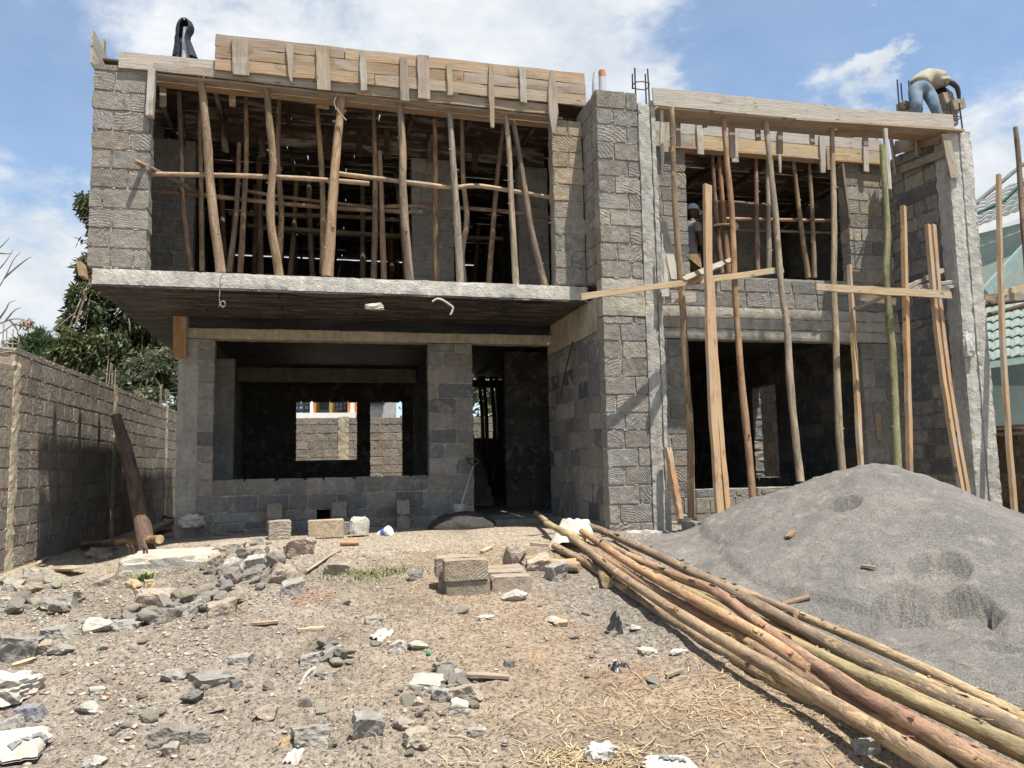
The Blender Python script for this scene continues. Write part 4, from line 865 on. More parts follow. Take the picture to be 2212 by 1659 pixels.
# sawn posts
def post(label, pts, w, d, Y0, Y1, c, name='sawn_post', tp=None, wd=(1, 0, .0)):
    a, b = pts[0], pts[-1]; e = empty(name, aY(b[0], b[1], Y1), label, 'post'); return e
SP = 'sawn scaffold posts'
def sawn(label, a, b, w, d, Y0, Y1, c, tp=None, bend=0.0):
    mb = MB(); plank(mb, aY(a[0], a[1], Y0), aY(b[0], b[1], Y1), w, d, (1, .35, 0), jit(c, .05), 14, .006, tp, bend); return single('sawn_post', mb, TW, label, 'post', SP)
e = empty('sawn_post', aY(1557, 1135, 8.05), 'tall sawn post of two boards, splayed at the foot, before the right window', 'post', SP)
mb = MB(); plank(mb, aY(1528, 400, 8.3), aY(1556, 1135, 8.0), .105, .045, (1, .3, 0), jit((.47, .315, .18), .04), 14, .006, None, -.05); part('board', mb, TW, e)
mb = MB(); plank(mb, aY(1535, 600, 8.33), aY(1573, 1122, 8.06), .075, .045, (1, .3, 0), jit((.45, .28, .15), .04), 12, .006, None, -.03); part('board', mb, TW, e)
sawn('thin sawn stake standing at the right edge of the right window', (1835, 573), (1861, 1030), .068, .05, 8.95, 8.45, (.44, .29, .16), [.5, 1, 1, 1])
sawn('sawn stake between the greenish standard and the double post', (1951, 446), (1966, 1045), .075, .055, 8.4, 8.3, (.46, .29, .155), [.8, 1, 1, 1])
e = empty('sawn_post', aY(2088, 1090, 8.1), 'double sawn post leaning against the scaffold before the right column', 'post', SP)
for dx, dz, c in ((-5, 0, (.46, .29, .155)), (6, .012, (.42, .27, .15))):
    mb = MB(); plank(mb, aY(2009+dx, 486, 8.45), aY(2088+dx, 1092, 8.15+dz), .075, .05, (1, .3, 0), jit(c, .04), 14, .005, None, -.06); part('board', mb, TW, e)
sawn('tall sawn post at the far right beyond the right column', (2157, 377), (2195, 1150), .085, .05, 8.7, 8.3, (.42, .285, .165), [.8, 1, 1, 1], -.05)
prop('crooked bark standard at the right margin before the tiled roof', [(2194, 279), (2200, 340), (2209, 468), (2226, 700), (2240, 1140)], .05, 8.7, 8.4, (.21, .145, .105), group=GT)
sawn('short sawn stake leaning beside the tower column foot', (1442, 968), (1470, 1122), .075, .06, 8.66, 8.5, (.44, .255, .135))
# scaffold ledgers
SL = 'scaffold ledger boards'
def ledger(label, a, b, w, t, Y0, Y1, c, wd=(0, 0, 1), tp=None): return one_plank(label, aY(*a, Y0), aY(*b, Y1), w, t, wd, c, 10, .008, tp, 0, 'scaffold_board', 'board', SL)
ledger('long bright ledger board tied across the left scaffold, its end over the balcony', (1255, 641), (1690, 582), .075, .04, 8.15, 8.75, FRESH)
ledger('short rough board slanting up and inwards from the left ledger', (1476, 604), (1579, 562), .09, .035, 8.25, 8.95, GREYW, (0, .7, .7), [.7, 1, 1, .6])
ledger('bright right ledger board across the greenish standard and double post', (1762, 620), (2053, 637), .095, .04, 8.22, 8.30, FRESH)
ledger('second board lying behind the right ledger', (1990, 628), (2050, 631), .07, .03, 8.5, 8.5, PALE)
ledger('grey stick pointing up to the double post from the right ledger', (1960, 620), (2036, 584), .045, .035, 8.4, 8.8, GREYW)
ledger('cement covered lath lying on the right ledger', (1962, 622), (2053, 609), .06, .04, 8.45, 8.8, ASH, (0, 1, .2))
ledger('lath lying flat with ragged edge on the right ledger', (1975, 626), (2056, 619), .07, .04, 8.5, 8.9, (.5, .46, .4), (0, 1, .2))
ledger('thin lath slanting down to the left under the right ledger', (1845, 667), (1913, 640), .035, .03, 8.75, 8.3, GREYW)
ledger('brown inner ledger behind the greenish standard', (1848, 640), (1935, 652), .10, .035, 9.0, 8.7, (.34, .2, .11))
ledger('board on edge joining the stake to the greenish standard', (1848, 637), (1915, 623), .04, .03, 8.75, 8.35, PALE)
ledger('ledger board leaving the right column at the photo margin', (2124, 643), (2230, 641), .10, .04, 8.9, 8.75, PALE)
ledger('upper slanting board on the ledger at the photo margin', (2160, 634), (2226, 618), .09, .03, 8.8, 8.9, FRESH)
for lab, a, b in (('upper rusty scaffold tube right of the column', (2122, 660), (2230, 645)), ('lower rusty scaffold tube right of the column', (2126, 683), (2230, 655))):
    mb = MB(); tube(mb, [aY(*a, 9.1), aY(*b, 9.3)], [.035, .035], (.12, .07, .05), 10, .01); single('scaffold_tube', mb, 'rusty_steel', lab, 'tube', 'rusty scaffold tubes')
# ------------------------------------------------------------------ sand heap
HP = aY(1905, 1004, 6.75)
BULGE = [HP[0]-.35, HP[1]-1.45, .17]
def heap_only(x, y):
    x = np.asarray(x, float); y = np.asarray(y, float)
    dx = x-HP[0]; dy = y-HP[1]; H = HP[2]-0.52
    ang = np.arctan2(dy, dx); R = 2.12+0.95*np.exp(-((ang+2.25)/.75)**2)+.15*np.exp(-((ang+.9)/.5)**2)-.25*np.exp(-((np.abs(ang)-3.14)/.5)**2)
    r = np.sqrt((dx/np.where(dx > 0, .95, 1.0))**2+(dy)**2+0.22**2)-0.22
    h = H*np.clip(1-r/R, -0.2, 1)**1.0 if False else H*(1-r/R)
    h = np.where(h > 0.2, h, 0.2*np.exp(np.clip((h-0.2)/0.2, -6, 0))-0.045)
    h = h - .09*sstep(3.4, 1.9, x) + (fbm(x*2.3, y*2.3, 27)-.5)*.05 + (fbm(x*14, y*14, 28, 3)-.5)*.03
    h = h + 0.02*np.exp(-((x-(HP[0]-1.0))**2/0.6+(y-7.4)**2/0.5))
    h = h + 0.05*np.exp(-((x-(HP[0]+1.7))**2/0.5+(y-6.4)**2/0.5))
    h = h + BULGE[2]*np.exp(-(((x-BULGE[0])/.55)**2+((y-BULGE[1])/.5)**2))
    k = np.clip(h/0.3, 0, 1)
    h = h + k*((fbm(x*1.6, y*1.6, 21)-.5)*.10+(fbm(x*6, y*6, 22)-.5)*.045+(fbm(x*22, y*22, 23, 3)-.5)*.022)
    for (sx, sy, a, b, dep, edge) in SCOOPS:
        u = (x-sx)*1.0; v = (y-sy)
        w = (fbm(x*7, y*7, 31)-.5)*.22
        d = np.hypot(u/a, v/b)+w
        up = sstep(-.4, .5, (u*(HP[0]-sx)+v*(HP[1]-sy))/(np.hypot(HP[0]-sx, HP[1]-sy)*a))
        ed = edge+(1-up)*.8
        h = h - 1.25*dep*sstep(1.0, 1.0-np.clip(ed, .05, 1), d)*(1+.6*(fbm(x*11, y*11, 33)-.5))
    h = np.where(k > .06, np.maximum(h, .04), h)
    return h
SCOOPS = []
def on_heap(px, py): return march(px, py, lambda x, y: GB(x, y)+max(0, float(heap_only(x, y))), 14, 7)
_s = [on_heap(1990, 1335), on_heap(2085, 1310), on_heap(1945, 1375), on_heap(1825, 1092), on_heap(2170, 1430), on_heap(2030, 1240)]
SCOOPS = [(_s[0][0], _s[0][1], .32, .30, .20, .10), (_s[1][0], _s[1][1], .26, .34, .17, .12), (_s[2][0], _s[2][1], .13, .24, .09, .15), (_s[3][0], _s[3][1], .13, .20, .11, .15), (_s[4][0], _s[4][1], .2, .2, .12, .12), (_s[5][0], _s[5][1], .28, .18, .11, .10)]
def build_heap():
    xs = np.arange(1.2, 9.6, 0.026); ys = np.arange(3.2, 8.72, 0.026); X, Y = np.meshgrid(xs, ys, indexing='ij'); h = heap_only(X, Y)
    h = np.minimum(h, (8.9-Y)*1.2-.03); Z = ground_h(X, Y)*(1-sstep(.03, .2, h))+ground_base(X, Y)*sstep(.03, .2, h)+h
    n, m = X.shape; idx = np.arange(n*m).reshape(n, m); q = np.stack([idx[:-1, :-1], idx[1:, :-1], idx[1:, 1:], idx[:-1, 1:]], -1).reshape(-1, 4)
    hv = h.ravel(); keep = (hv[q].max(1) > -0.012); q = q[keep]; used = np.unique(q); rm = np.full(n*m, -1); rm[used] = np.arange(len(used)); P = np.stack([X, Y, Z], -1).reshape(-1, 3)[used]
    mb = MB(); mb.add(P, rm[q].tolist(), (.25, .24, .23), None, True); single('sand_heap', mb, 'grey_quarry_sand', 'large heap of grey quarry sand with shovelled hollows in front of the right bay', 'sand heap')
build_heap()
SURF = HGrid(lambda x, y: np.maximum(ground_h(x, y), ground_base(x, y)+heap_only(x, y)), -5, 10, 1.5, 12, 0.03)
def surf(x, y): return SURF(x, y)
def atS(px, py): return march(px, py, SURF, 14, 10)

# ------------------------------------------------------------------ pile of poles
NP = lambda x, y: (1206.9+.45436*x, 1097.2+.45436*y)
def atU(px, py, up): return march(px, py, lambda x, y: min(SURF(x, y), GB(x, y)+.12)+up, 14, 7)
GPL = 'poles lying in a pile beside the sand heap'
PILE = [
 ('rough flaking bark pole along the front of the pile', [(60, 140), (280, 310), (640, 545), (1020, 765), (1450, 1022), (1850, 1262)], .031, .040, .085, (0.308, 0.220, 0.138), 1.0),
 ('reddish pole crossing over the middle of the pile from back to front', [(330, 225), (560, 325), (760, 405), (1000, 590), (1350, 828), (1700, 1035), (2060, 1250)], .032, .040, .145, (0.275, 0.170, 0.111), .7),
 ('thick grey brown pole with a knot hole on top of the pile', [(150, 85), (420, 205), (800, 388), (1250, 628), (1650, 822), (2230, 1090)], .032, .045, .13, (0.224, 0.165, 0.113), .8),
 ('slim tan pole at the back of the pile against the sand', [(800, 372), (1200, 532), (1600, 704), (2230, 1005)], .026, .032, .05, (0.356, 0.264, 0.155), .6),
 ('yellow green stained pole lying between the two thick ones', [(400, 290), (800, 490), (1200, 685), (1600, 875), (2230, 1165)], .03, .042, .11, (0.310, 0.241, 0.130), .5),
 ('orange peeled pole, smoothest of the pile, starting under the sack', [(112, 112), (330, 258), (640, 435), (900, 575), (1150, 740)], .033, .036, .12, (0.358, 0.214, 0.122), .3),
 ('reddish pole low inside the pile, between the flaking one and the crossing one', [(90, 160), (500, 415), (850, 600), (1350, 895), (1950, 1245)], .031, .037, .06, (0.268, 0.170, 0.110), .6),
 ('shaded brown pole on the ground at the outer edge of the pile', [(-20, 180), (180, 292), (450, 475), (720, 645), (950, 775)], .034, .036, .035, (0.254, 0.179, 0.117), .8),
 ('dark pole underneath the pile near its thick ends', [(900, 640), (1300, 880), (1700, 1042), (2150, 1262)], .036, .040, .05, (0.223, 0.151, 0.098), .5),
 ('orange brown pole seen through a gap under the knotty pole', [(700, 430), (1050, 605), (1400, 748), (1800, 935), (2230, 1125)], .034, .036, .075, (0.351, 0.220, 0.122), .4),
 ('greenish grey pole running straight beside the orange peeled one', [(250, 180), (600, 375), (1000, 560), (1400, 762), (1800, 955), (2230, 1140)], .028, .036, .07, (0.280, 0.225, 0.152), .6),
 ('pale yellow pole behind the knotty pole at its thick end', [(1700, 810), (1950, 925), (2230, 1050)], .03, .036, .06, (0.386, 0.288, 0.163), .5),
 ('thin reddish pole at the back left of the pile near the tower foot', [(180, 92), (420, 195), (640, 300), (860, 392)], .026, .028, .05, (0.255, 0.179, 0.130), .7)]
for lab, pts, r0, r1, up, col, al in PILE:
    P = []
    for k, p in enumerate(pts):
        x, y = NP(*p); q = atU(x, y, up+(.07 if up > .04 else 0)+.012*math.sin(k*1.3+up*40)); P.append(q)
    P.append(P[-1]+(P[-1]-P[-2])*(1.0 if lab[0] not in 'so' or 'orange peeled' not in lab else .2))
    mb = MB(); n = len(P); tube(mb, P, list(np.linspace(r0*1.05, r1*1.24, n)), jit(col, .05), 14, .11, (.55, .40, .22), True, 7, None, 0, al)
    for _ in range(18):                                    # flakes of bark and knots
        k = U(.05, .85)*(n-1); i = int(k); q = P[i]+(P[i+1]-P[i])*(k-i); d = (P[i+1]-P[i]); d /= np.linalg.norm(d); r = r0+(r1-r0)*k/n
        sd = np.cross(d, [0, 0, 1]); sd /= np.linalg.norm(sd); a = U(-.6, 2.4); o = sd*math.cos(a)*-1+np.array([0, 0, 1])*abs(math.sin(a))
        if RNG.random() < .4: tube(mb, [q+o*r*.7, q+o*(r+U(.006, .02))+d*U(-.01, .01)], [r*.4, r*.25], tuple(x*.7 for x in col), 7, .15, None, True, 1)
        else: 
            L = U(.05, .13); plank(mb, q+o*(r+.002), q+o*(r+U(.008, .03))+d*L, U(.012, .03), .003, np.cross(d, o), tuple(min(1, x*U(.8, 1.5)) for x in col), 3, .002)
    single('timber_pole', mb, PB, lab, 'pole', GPL)
for lab, pts, r, c in [('splintered pole end sticking out left above the white sack', [(1158, 1108), (1200, 1140), (1260, 1165)], .034, (.36, .25, .15)), ('greenish pole end sticking out left beside the white sack', [(1180, 1130), (1215, 1148), (1260, 1170)], .036, (.33, .29, .15))]:
    P = [atg(x, y, .15) for x, y in pts]; mb = MB(); tube(mb, P, [r*.9, r, r], c, 12, .08, (.5, .38, .22)); single('timber_pole', mb, PB, lab, 'pole', GPL)
for lab, a, b, r, c in [('short pole offcut on the ground left of the pile, farther one', (1150, 1213), (1198, 1220), .04, (.34, .25, .15)), ('short pole offcut with a square end left of the pile', (1140, 1222), (1252, 1237), .05, (.35, .25, .15)), ('orange pole stub lying under the pile edge', (1190, 1228), (1245, 1222), .035, (.42, .27, .14)), ('upright dark pole stub under the pile beside a white rag', (1292, 1222), (1312, 1272), .05, (.25, .17, .10)), ('grey stick lying on the sand behind the pile', (1692, 1312), (1748, 1296), .022, (.25, .18, .12)), ('brown stick on the ground before the white paper sack', (735, 1180), (775, 1178), .03, (.40, .21, .12))]:
    mb = MB(); A = atS(*a); B = atS(*b); A[2] += r; B[2] += r; tube(mb, [A, (A+B)/2, B], [r*.95, r, r], c, 10, .1, (.5, .38, .22)); single('pole_offcut', mb, PB, lab, 'wood')
# white woven sack thrown over the pole ends
def drape(name, label, corners, mat, cat, up=0.0, n=22, wob=.03, seed=1, sag=0.0, edge_drop=.08, thick=.004, base=None):
    c = np.array(corners, float); P = np.zeros((n, n, 3))
    for i in range(n):
        for j in range(n):
            u, v = i/(n-1), j/(n-1); p = (c[0]*(1-u)+c[1]*u)*(1-v)+(c[3]*(1-u)+c[2]*u)*v
            e = min(u, 1-u, v, 1-v)
            k = fbm(u*3.2+seed, v*3.2, seed, 3)-.5; k2 = abs(fbm(u*5.1+seed, v*5+u*3, seed+9, 2)-.5)
            p = p+np.array([k*wob*.8, (fbm(u*3, v*3, seed+4)-.5)*wob, k*wob*1.6-k2*wob*1.2-edge_drop*max(0, 1-e/.12)**2+sag*math.sin(math.pi*u)*math.sin(math.pi*v)]); P[i, j] = p
    mb = MB(); sheet(mb, P, (.6, .6, .6), thick); return single(name, mb, mat, label, cat)
C = [atg(1184, 1172, .08), atg(1213, 1116, .22), atg(1274, 1123, .24), atg(1282, 1152, .20)]
drape('woven_sack', 'white woven sack with faint grey print thrown over the pole ends', C, 'white_sacking', 'sack', 0, 24, .06, 3, .05, .05)
# ------------------------------------------------------------------ cut blocks
def cut_block(label, c, yaw, L=.39, H=.20, T=.20, tint=None, name='stone_block', cat='block', group=None, ch=.8, tilt=0.0):
    mb = MB(); rs = random.Random(int(U(0, 1e6))); ca, sa = math.cos(yaw), math.sin(yaw)
    def W_(u, n, z):
        x = u-L/2; y = n-T/2; z2 = z*math.cos(tilt)+x*math.sin(tilt); x = x*math.cos(tilt)-z*math.sin(tilt); return (c[0]+x*ca-y*sa, c[1]+x*sa+y*ca, c[2]+z2)
    class RS(random.Random): pass
    one_block(mb, lambda u, n, z: W_(u, n, z), 0, L, 0, H, T, rs, [tint or RNG.choice(BROWN)], ch, 0.0, .006, None, True, True, 0)
    return single(name, mb, ST, label, cat, group)
_w1 = None
GST = 'cut blocks stacked on the bare yard'
S0 = atg(1013, 1297); SY = -.10; BT = (.36, .285, .215)
def st(dx, dy, dz): return S0+np.array([dx*math.cos(SY)-(dy)*math.sin(SY), dx*math.sin(SY)+dy*math.cos(SY), dz-.01])
for lab, p, L in [('front lower block of the yard stack, dark and stained', st(0, .11, 0), .36), ('front upper block of the yard stack, with chisel grooves', st(-.02, .10, .165), .36), ('lower left block behind the front of the yard stack', st(-.04, .33, 0), .38), ('upper left rear block of the yard stack', st(-.07, .33, .165), .38), ('right front block of the yard stack', st(.37, .22, 0), .34), ('right middle block of the yard stack', st(.36, .43, .02), .36), ('right rear block of the yard stack', st(.34, .63, .03), .38)]:
    cut_block(lab, p, SY, L, .165, .19, jit((.235, .19, .145) if 'dark' in lab else BT, .06), group=GST)
def yb(px, py, Y): p = aY(px, py, Y); p[2] = float(ground_base(p[0], p[1]))-.005; return p
for lab, px, py, Y, L, H, T, yaw, tn in [('squarish block standing before the wall, left of the big chiselled one', 603, 1170, 9.85, .26, .22, .26, .1, (.33, .27, .215)), ('big chiselled block on edge before the house wall', 704, 1174, 9.75, .42, .22, .20, .0, (.40, .32, .225)), ('flat grey block lying behind the big chiselled block', 712, 1150, 10.15, .5, .16, .2, .05, (.25, .24, .22))]:
    cut_block(lab, yb(px, py, Y), yaw, L, H, T, tn, group='loose blocks by the house wall')
for k, (px, nm) in enumerate(((593, 'left'), (731, 'middle'), (871, 'right'))):
    p = aY(px, 1120, 10.80); p[2] = .70
    for j in range(2):
        cut_block(('lower' if j == 0 else 'upper')+' half block of the '+nm+' little pillar against the house wall', p+np.array([U(-.01, .01), 0, j*.202]), 0, .17 if nm == 'right' else .19, .20, .2, jit((.265, .225, .19), .06), group='half block pillars against the wall', ch=.2)
p = atg(507, 1165); 
for k, (px, py) in enumerate(((1505, 1130),)):
    q = aY(px, py, 8.55); q[2] = .62; cut_block('chiselled block lying at the foot of the posts beside the tower', q, .1, .3, .2, .2, (.30, .28, .25), group='loose blocks by the house wall')
# broken concrete footing lump with bars
lump = empty('concrete_footing', atg(345, 1240), 'broken pale concrete footing with four bent rusty bars left of the house front', 'footing')
q0 = atg(252, 1246); q1 = atg(440, 1226); mb = MB()
gridbox(mb, (q0[0], q0[1]-.02, q0[2]-.12), (q1[0]+.08, q0[1]+.95, q0[2]+.15), (.43, .395, .325, 0), .04, .012, 4, .04); part('slab', mb, CO, lump)
for px, py, h in ((279, 1190, .12), (289, 1189, .11), (311, 1188, .11), (318, 1186, .08)):
    b = aY(px, py+14, q0[1]+.45); b[2] = q0[2]+.13; mb = MB(); tube(mb, [b, b+np.array([-.005, 0, h*.7]), b+np.array([-.03, 0, h])], [.011]*3, (.4, .25, .2), 7, .05); part('bar', mb, 'rusty_steel', lump)
# ------------------------------------------------------------------ shovel, mortar, tins, sacks, scraps
ms = yb(1000, 1150, 10.35)
mb = MB(); V, F = ico(4); V = V.copy(); V[:, 2] = np.clip(V[:, 2], -.2, 1); k = 1+.25*(fbm(V[:, 0]*4, V[:, 1]*4+V[:, 2]*3, 2)-.5)+.12*(fbm(V[:, 0]*14, V[:, 1]*14+V[:, 2]*9, 3)-.5)
mb.add(V*k[:, None]*np.array([.47, .34, .22])+ms, F, (.06, .06, .06), None, True); single('mortar_heap', mb, 'dark_mortar', 'low heap of dark wet mortar on the ground at the doorway pillar', 'mortar')
sh = empty('shovel', aY(993, 1122, 10.62), 'shovel with a worn steel blade and D handle leaning against the doorway pillar', 'shovel')
t0 = aY(1022, 1008, 10.93); t1 = aY(996, 1092, 10.62)
mb = MB(); tube(mb, [t0, (t0+t1)/2, t1], [.016, .017, .020], (.3, .3, .33), 9, .02); part('shaft', mb, 'worn_steel', sh)
h0 = aY(1011, 991, 10.93); h1 = aY(1033, 993, 10.93); mb = MB(); tube(mb, [t0, aY(1032, 1000, 10.93), h1, h0, aY(1012, 997, 10.93), t0], [.013]*6, (.2, .1, .07), 8, .05, per=4); part('handle', mb, 'rusty_steel', sh)
P = np.array([[aY(981+u*29+v*v*(1-2*u)*9, 1090+v*34+(abs(u-.5)*-6 if v < .2 else 0), 10.60-.05*(1-(2*u-1)**2)-v*.06) for u in np.linspace(0, 1, 9)] for v in np.linspace(0, 1, 8)]); mb = MB(); sheet(mb, P, (.5, .5, .5), .004); part('blade', mb, 'blade_steel', sh)
def crumple(name, label, c, size, mat, cat, seed=1, amp=.3, group=None, sub=4, pw=.8):
    V, F = ico(sub); V = V.copy(); s = seed*3.7
    k = 1+amp*(np.abs(fbm(V[:, 0]*2.2+s, V[:, 1]*2.2+V[:, 2]*1.7, s, 4)-.5)*2-.25)+amp*.6*(fbm(V[:, 2]*4+s, V[:, 0]*4-V[:, 1]*3, s+3, 3)-.5)
    V = np.sign(V)*np.abs(V)**pw; V = V*k[:, None]*np.array(size)+np.array(c); V[:, 2] = np.maximum(V[:, 2], c[2]-size[2]*.75)
    mb = MB(); mb.add(V, F, (.5, .5, .5), None, False); return single(name, mb, mat, label, cat, group)
p = yb(776, 1166, 9.75); crumple('paper_sack', 'creased white cement bag standing before the house wall', p+np.array([0, 0, .12]), (.115, .10, .115), 'white_sacking', 'bag', 2, .22, None, 4, .42)
tn = empty('paint_tin', yb(830, 1160, 9.8), 'white plastic tin with a blue label lying on its side by the wall', 'tin'); c0 = aY(821, 1158, 9.8); c1 = aY(842, 1146, 9.7); d = (c1-c0)/np.linalg.norm(c1-c0)
mb = MB(); tube(mb, [c0, c1], [.058, .066], (.8, .8, .8), 18, .0, per=2); part('body', mb, 'white_plastic', tn)
mb = MB(); tube(mb, [c0+(c1-c0)*.35, c0+(c1-c0)*.75], [.0635, .067], (.1, .2, .5), 18, .0, per=1); part('label', mb, 'blue_print', tn)
# two cement bags with print, lying in the foreground
def flat_bag(name, label, px4, text, ta, tb_, size, thick=.05, seed=1):
    c = [atg(*p) for p in px4]; ctr = sum(c)/4; e = empty(name, ctr, label, 'bag'); n = 26; P = np.zeros((n, n, 3)); Pb = np.zeros((n, n, 3))
    for i in range(n):
        for j in range(n):
            u, v = i/(n-1), j/(n-1); p = (c[0]*(1-u)+c[1]*u)*(1-v)+(c[3]*(1-u)+c[2]*u)*v; ed = min(u, 1-u, v, 1-v); b = min(1, ed/.22); b = b*(2-b)
            tr = np.array([(fbm(u*8, v*8, seed)-.5)*.05*max(0, 1-ed/.1), (fbm(u*8, v*8, seed+2)-.5)*.05*max(0, 1-ed/.1), 0])
            g = GH(p[0], p[1]); z = max(g, p[2])+.012
            P[i, j] = p+tr; P[i, j, 2] = z+thick*b*(1+.35*(fbm(u*4+seed, v*4, seed+5)-.5)); Pb[i, j] = p+tr; Pb[i, j, 2] = z-.01
    idx = np.arange(n*n).reshape(n, n); q = np.stack([idx[:-1, :-1], idx[1:, :-1], idx[1:, 1:], idx[:-1, 1:]], -1).reshape(-1, 4); mb = MB(); mb.add(P.reshape(-1, 3), q.tolist(), (.7, .7, .7), None, True); mb.add(Pb.reshape(-1, 3), q[:, ::-1].tolist(), (.7, .7, .7), None, True)
    part('sacking', mb, 'white_sacking', e)
    cu = bpy.data.curves.new('print', 'FONT'); cu.body = text; cu.size = size; cu.extrude = .001; cu.align_x = 'CENTER'; cu.align_y = 'CENTER'; cu.offset = .004
    to = bpy.data.objects.new('tmp', cu); COL.objects.link(to); bpy.context.view_layer.update(); dg = bpy.context.evaluated_depsgraph_get()
    me = bpy.data.meshes.new_from_object(to.evaluated_get(dg)); bpy.data.objects.remove(to)
    bm = bmesh.new(); bm.from_mesh(me); bmesh.ops.subdivide_edges(bm, edges=[x for x in bm.edges if x.calc_length() > .02], cuts=3); bmesh.ops.triangulate(bm, faces=bm.faces[:]); bm.to_mesh(me); bm.free()
    qa = atg(*ta); qb = atg(*tb_); o3 = (qa+qb)/2; rotz = math.atan2(qb[1]-qa[1], qb[0]-qa[0]); ca, sa = math.cos(rotz), math.sin(rotz); A = P.reshape(-1, 3)
    for v in me.vertices:
        x = o3[0]+v.co.x*ca-v.co.y*sa; y = o3[1]+v.co.x*sa+v.co.y*ca; dd = (A[:, 0]-x)**2+(A[:, 1]-y)**2; k = np.argsort(dd)[:4]; w = 1/(dd[k]+1e-6); z = float((A[k, 2]*w).sum()/w.sum())
        v.co = (x-ctr[0], y-ctr[1], z+.009+v.co.z-ctr[2])
    me.materials.append(MATS['grey_print']); ob = bpy.data.objects.new('print', me); COL.objects.link(ob); ob.parent = e; return e
flat_bag('cement_bag', 'torn white cement bag with upside down grey print at the lower left corner', [(-30, 1656), (-20, 1598), (112, 1580), (88, 1638)], 'SIMBA CE', (93, 1607), (28, 1637), .044, .045, 3)
flat_bag('cement_bag', 'white cement bag with grey print at the bottom margin, cut by the photo edge', [(1385, 1675), (1402, 1640), (1480, 1641), (1530, 1680)], 'SIMBA', (1426, 1654), (1482, 1662), .045, .02, 6)
for lab, px, py, s, mat, sd, am in [('crumpled pale plastic bag in the straw near the bottom margin', 1296, 1640, (.075, .06, .045), 'dirty_sacking', 4, .5), ('torn white woven sack crumpled at the left margin', 22, 1508, (.16, .15, .075), 'dirty_sacking', 5, .75), ('crushed cream paper scrap in the middle of the yard', 1050, 1338, (.06, .04, .018), 'dirty_sacking', 6, .6), ('pale crumpled scrap right of the concrete footing, on the rubble', 1465, 1412, (.06, .03, .018), 'dirty_sacking', 7, .5), ('white rag hanging beside the pile foot', 1326, 1268, (.03, .03, .06), 'white_sacking', 8, .4), ('shiny grey plastic bag in the shade behind the long pole', 415, 1137, (.16, .12, .09), 'dirty_sacking', 9, .6), ('pale rag bundle at the foot of the tower column', 1478, 1130, (.10, .07, .07), 'dirty_sacking', 10, .5)]:
    p = atS(px, py); crumple('plastic_bag' if 'bag' in lab else 'rag', lab, p+np.array([0, 0, s[2]*.6]), s, mat, 'rubbish', sd, am, sub=4)
for lab, pts, mat in [('flat white paper sheet beside a broken stone', [(795, 1380), (822, 1364), (850, 1368), (818, 1390)], 'dirty_sacking'), ('thin strip of clear white plastic on the gravel', [(646, 1480), (668, 1445), (697, 1447), (664, 1470)], 'dirty_sacking'), ('flat black plastic scrap on the trodden earth', [(1308, 1438), (1330, 1434), (1368, 1444), (1330, 1456)], 'black_plastic'), ('black plastic scrap standing up beside the pile', [(1305, 1368), (1322, 1328), (1338, 1334), (1345, 1370)], 'black_plastic'), ('torn paper scrap at the bottom left centre', [(595, 1612), (636, 1582), (648, 1590), (612, 1618)], 'brown_cloth'), ('white packaging scrap at the lower middle margin', [(604, 1650), (640, 1626), (662, 1630), (640, 1655)], 'dirty_sacking'), ('brown cloth lying below the concrete footing', [(190, 1262), (245, 1222), (262, 1226), (240, 1262)], 'brown_cloth'), ('dry folded maize leaf on the bare earth', [(1148, 1432), (1160, 1400), (1172, 1404), (1158, 1450)], 'brown_cloth')]:
    c = [atS(*p)+np.array([0, 0, .015]) for p in pts]; drape('rag' if 'cloth' in lab else 'litter', lab, c, mat, 'rubbish', 0, 12, .05, int(pts[0][0]), .01, .01, .002)
# orange shard, red and green lids
for lab, px, py, mat, s in [('red plastic lid lying on the gravel', 455, 1470, 'red_plastic', .03), ('small green bottle cap in the yard', 925, 1416, 'green_plastic', .016)]:
    p = atS(px, py); mb = MB(); tube(mb, [p+np.array([0, 0, .006]), p+np.array([.004, -.006, .02])], [s, s*.9], (.5, .1, .1), 14, .0, per=1); single('bottle_cap', mb, mat, lab, 'rubbish')
# scrap boards on the ground
WG = [((1040, 1196), (1062, 1186)), ((660, 1242), (735, 1192)), ((445, 1155), (502, 1158)), ((505, 1150), (450, 1148)), ((0, 1252), (45, 1275)), ((60, 1305), (135, 1290)), ((100, 1330), (185, 1293)), ((70, 1232), (100, 1252)), ((80, 1222), (103, 1205)), ((1860, 1228), (1890, 1232)), ((1700, 1166), (1714, 1152)), ((1300, 1160), (1330, 1155)), ((640, 1368), (700, 1362)), ((980, 1462), (1100, 1470)), ((545, 1352), (600, 1348)), ((1145, 1178), (1185, 1180)), ((25, 1445), (75, 1430)), ((300, 1218), (262, 1232)), ((180, 1372), (220, 1362)), ((1440, 1468), (1470, 1455))]
for k, (a, b) in enumerate(WG):
    A = atS(*a); B = atS(*b); mb = MB(); w = U(.03, .07); A[2] += .02; B[2] += .02; plank(mb, A, B, w, .018, (.3, 1, .1), jit((FRESH, PALE, ORNG, GREYW)[k % 4], .1), 4, .006, [.7, 1, .8])
    single('timber_scrap', mb, TW, 'splintered timber scrap lying loose on the ground', 'wood', 'timber scraps on the ground')
e = atg(150, 1232); mb = MB(); plank(mb, atg(133, 1228, .03), atg(172, 1228, .06), .15, .025, (0, 1, 0), (.40, .31, .21), 4); single('timber_scrap', mb, TW, 'square plywood offcut lying in the shade before the boundary wall', 'wood')
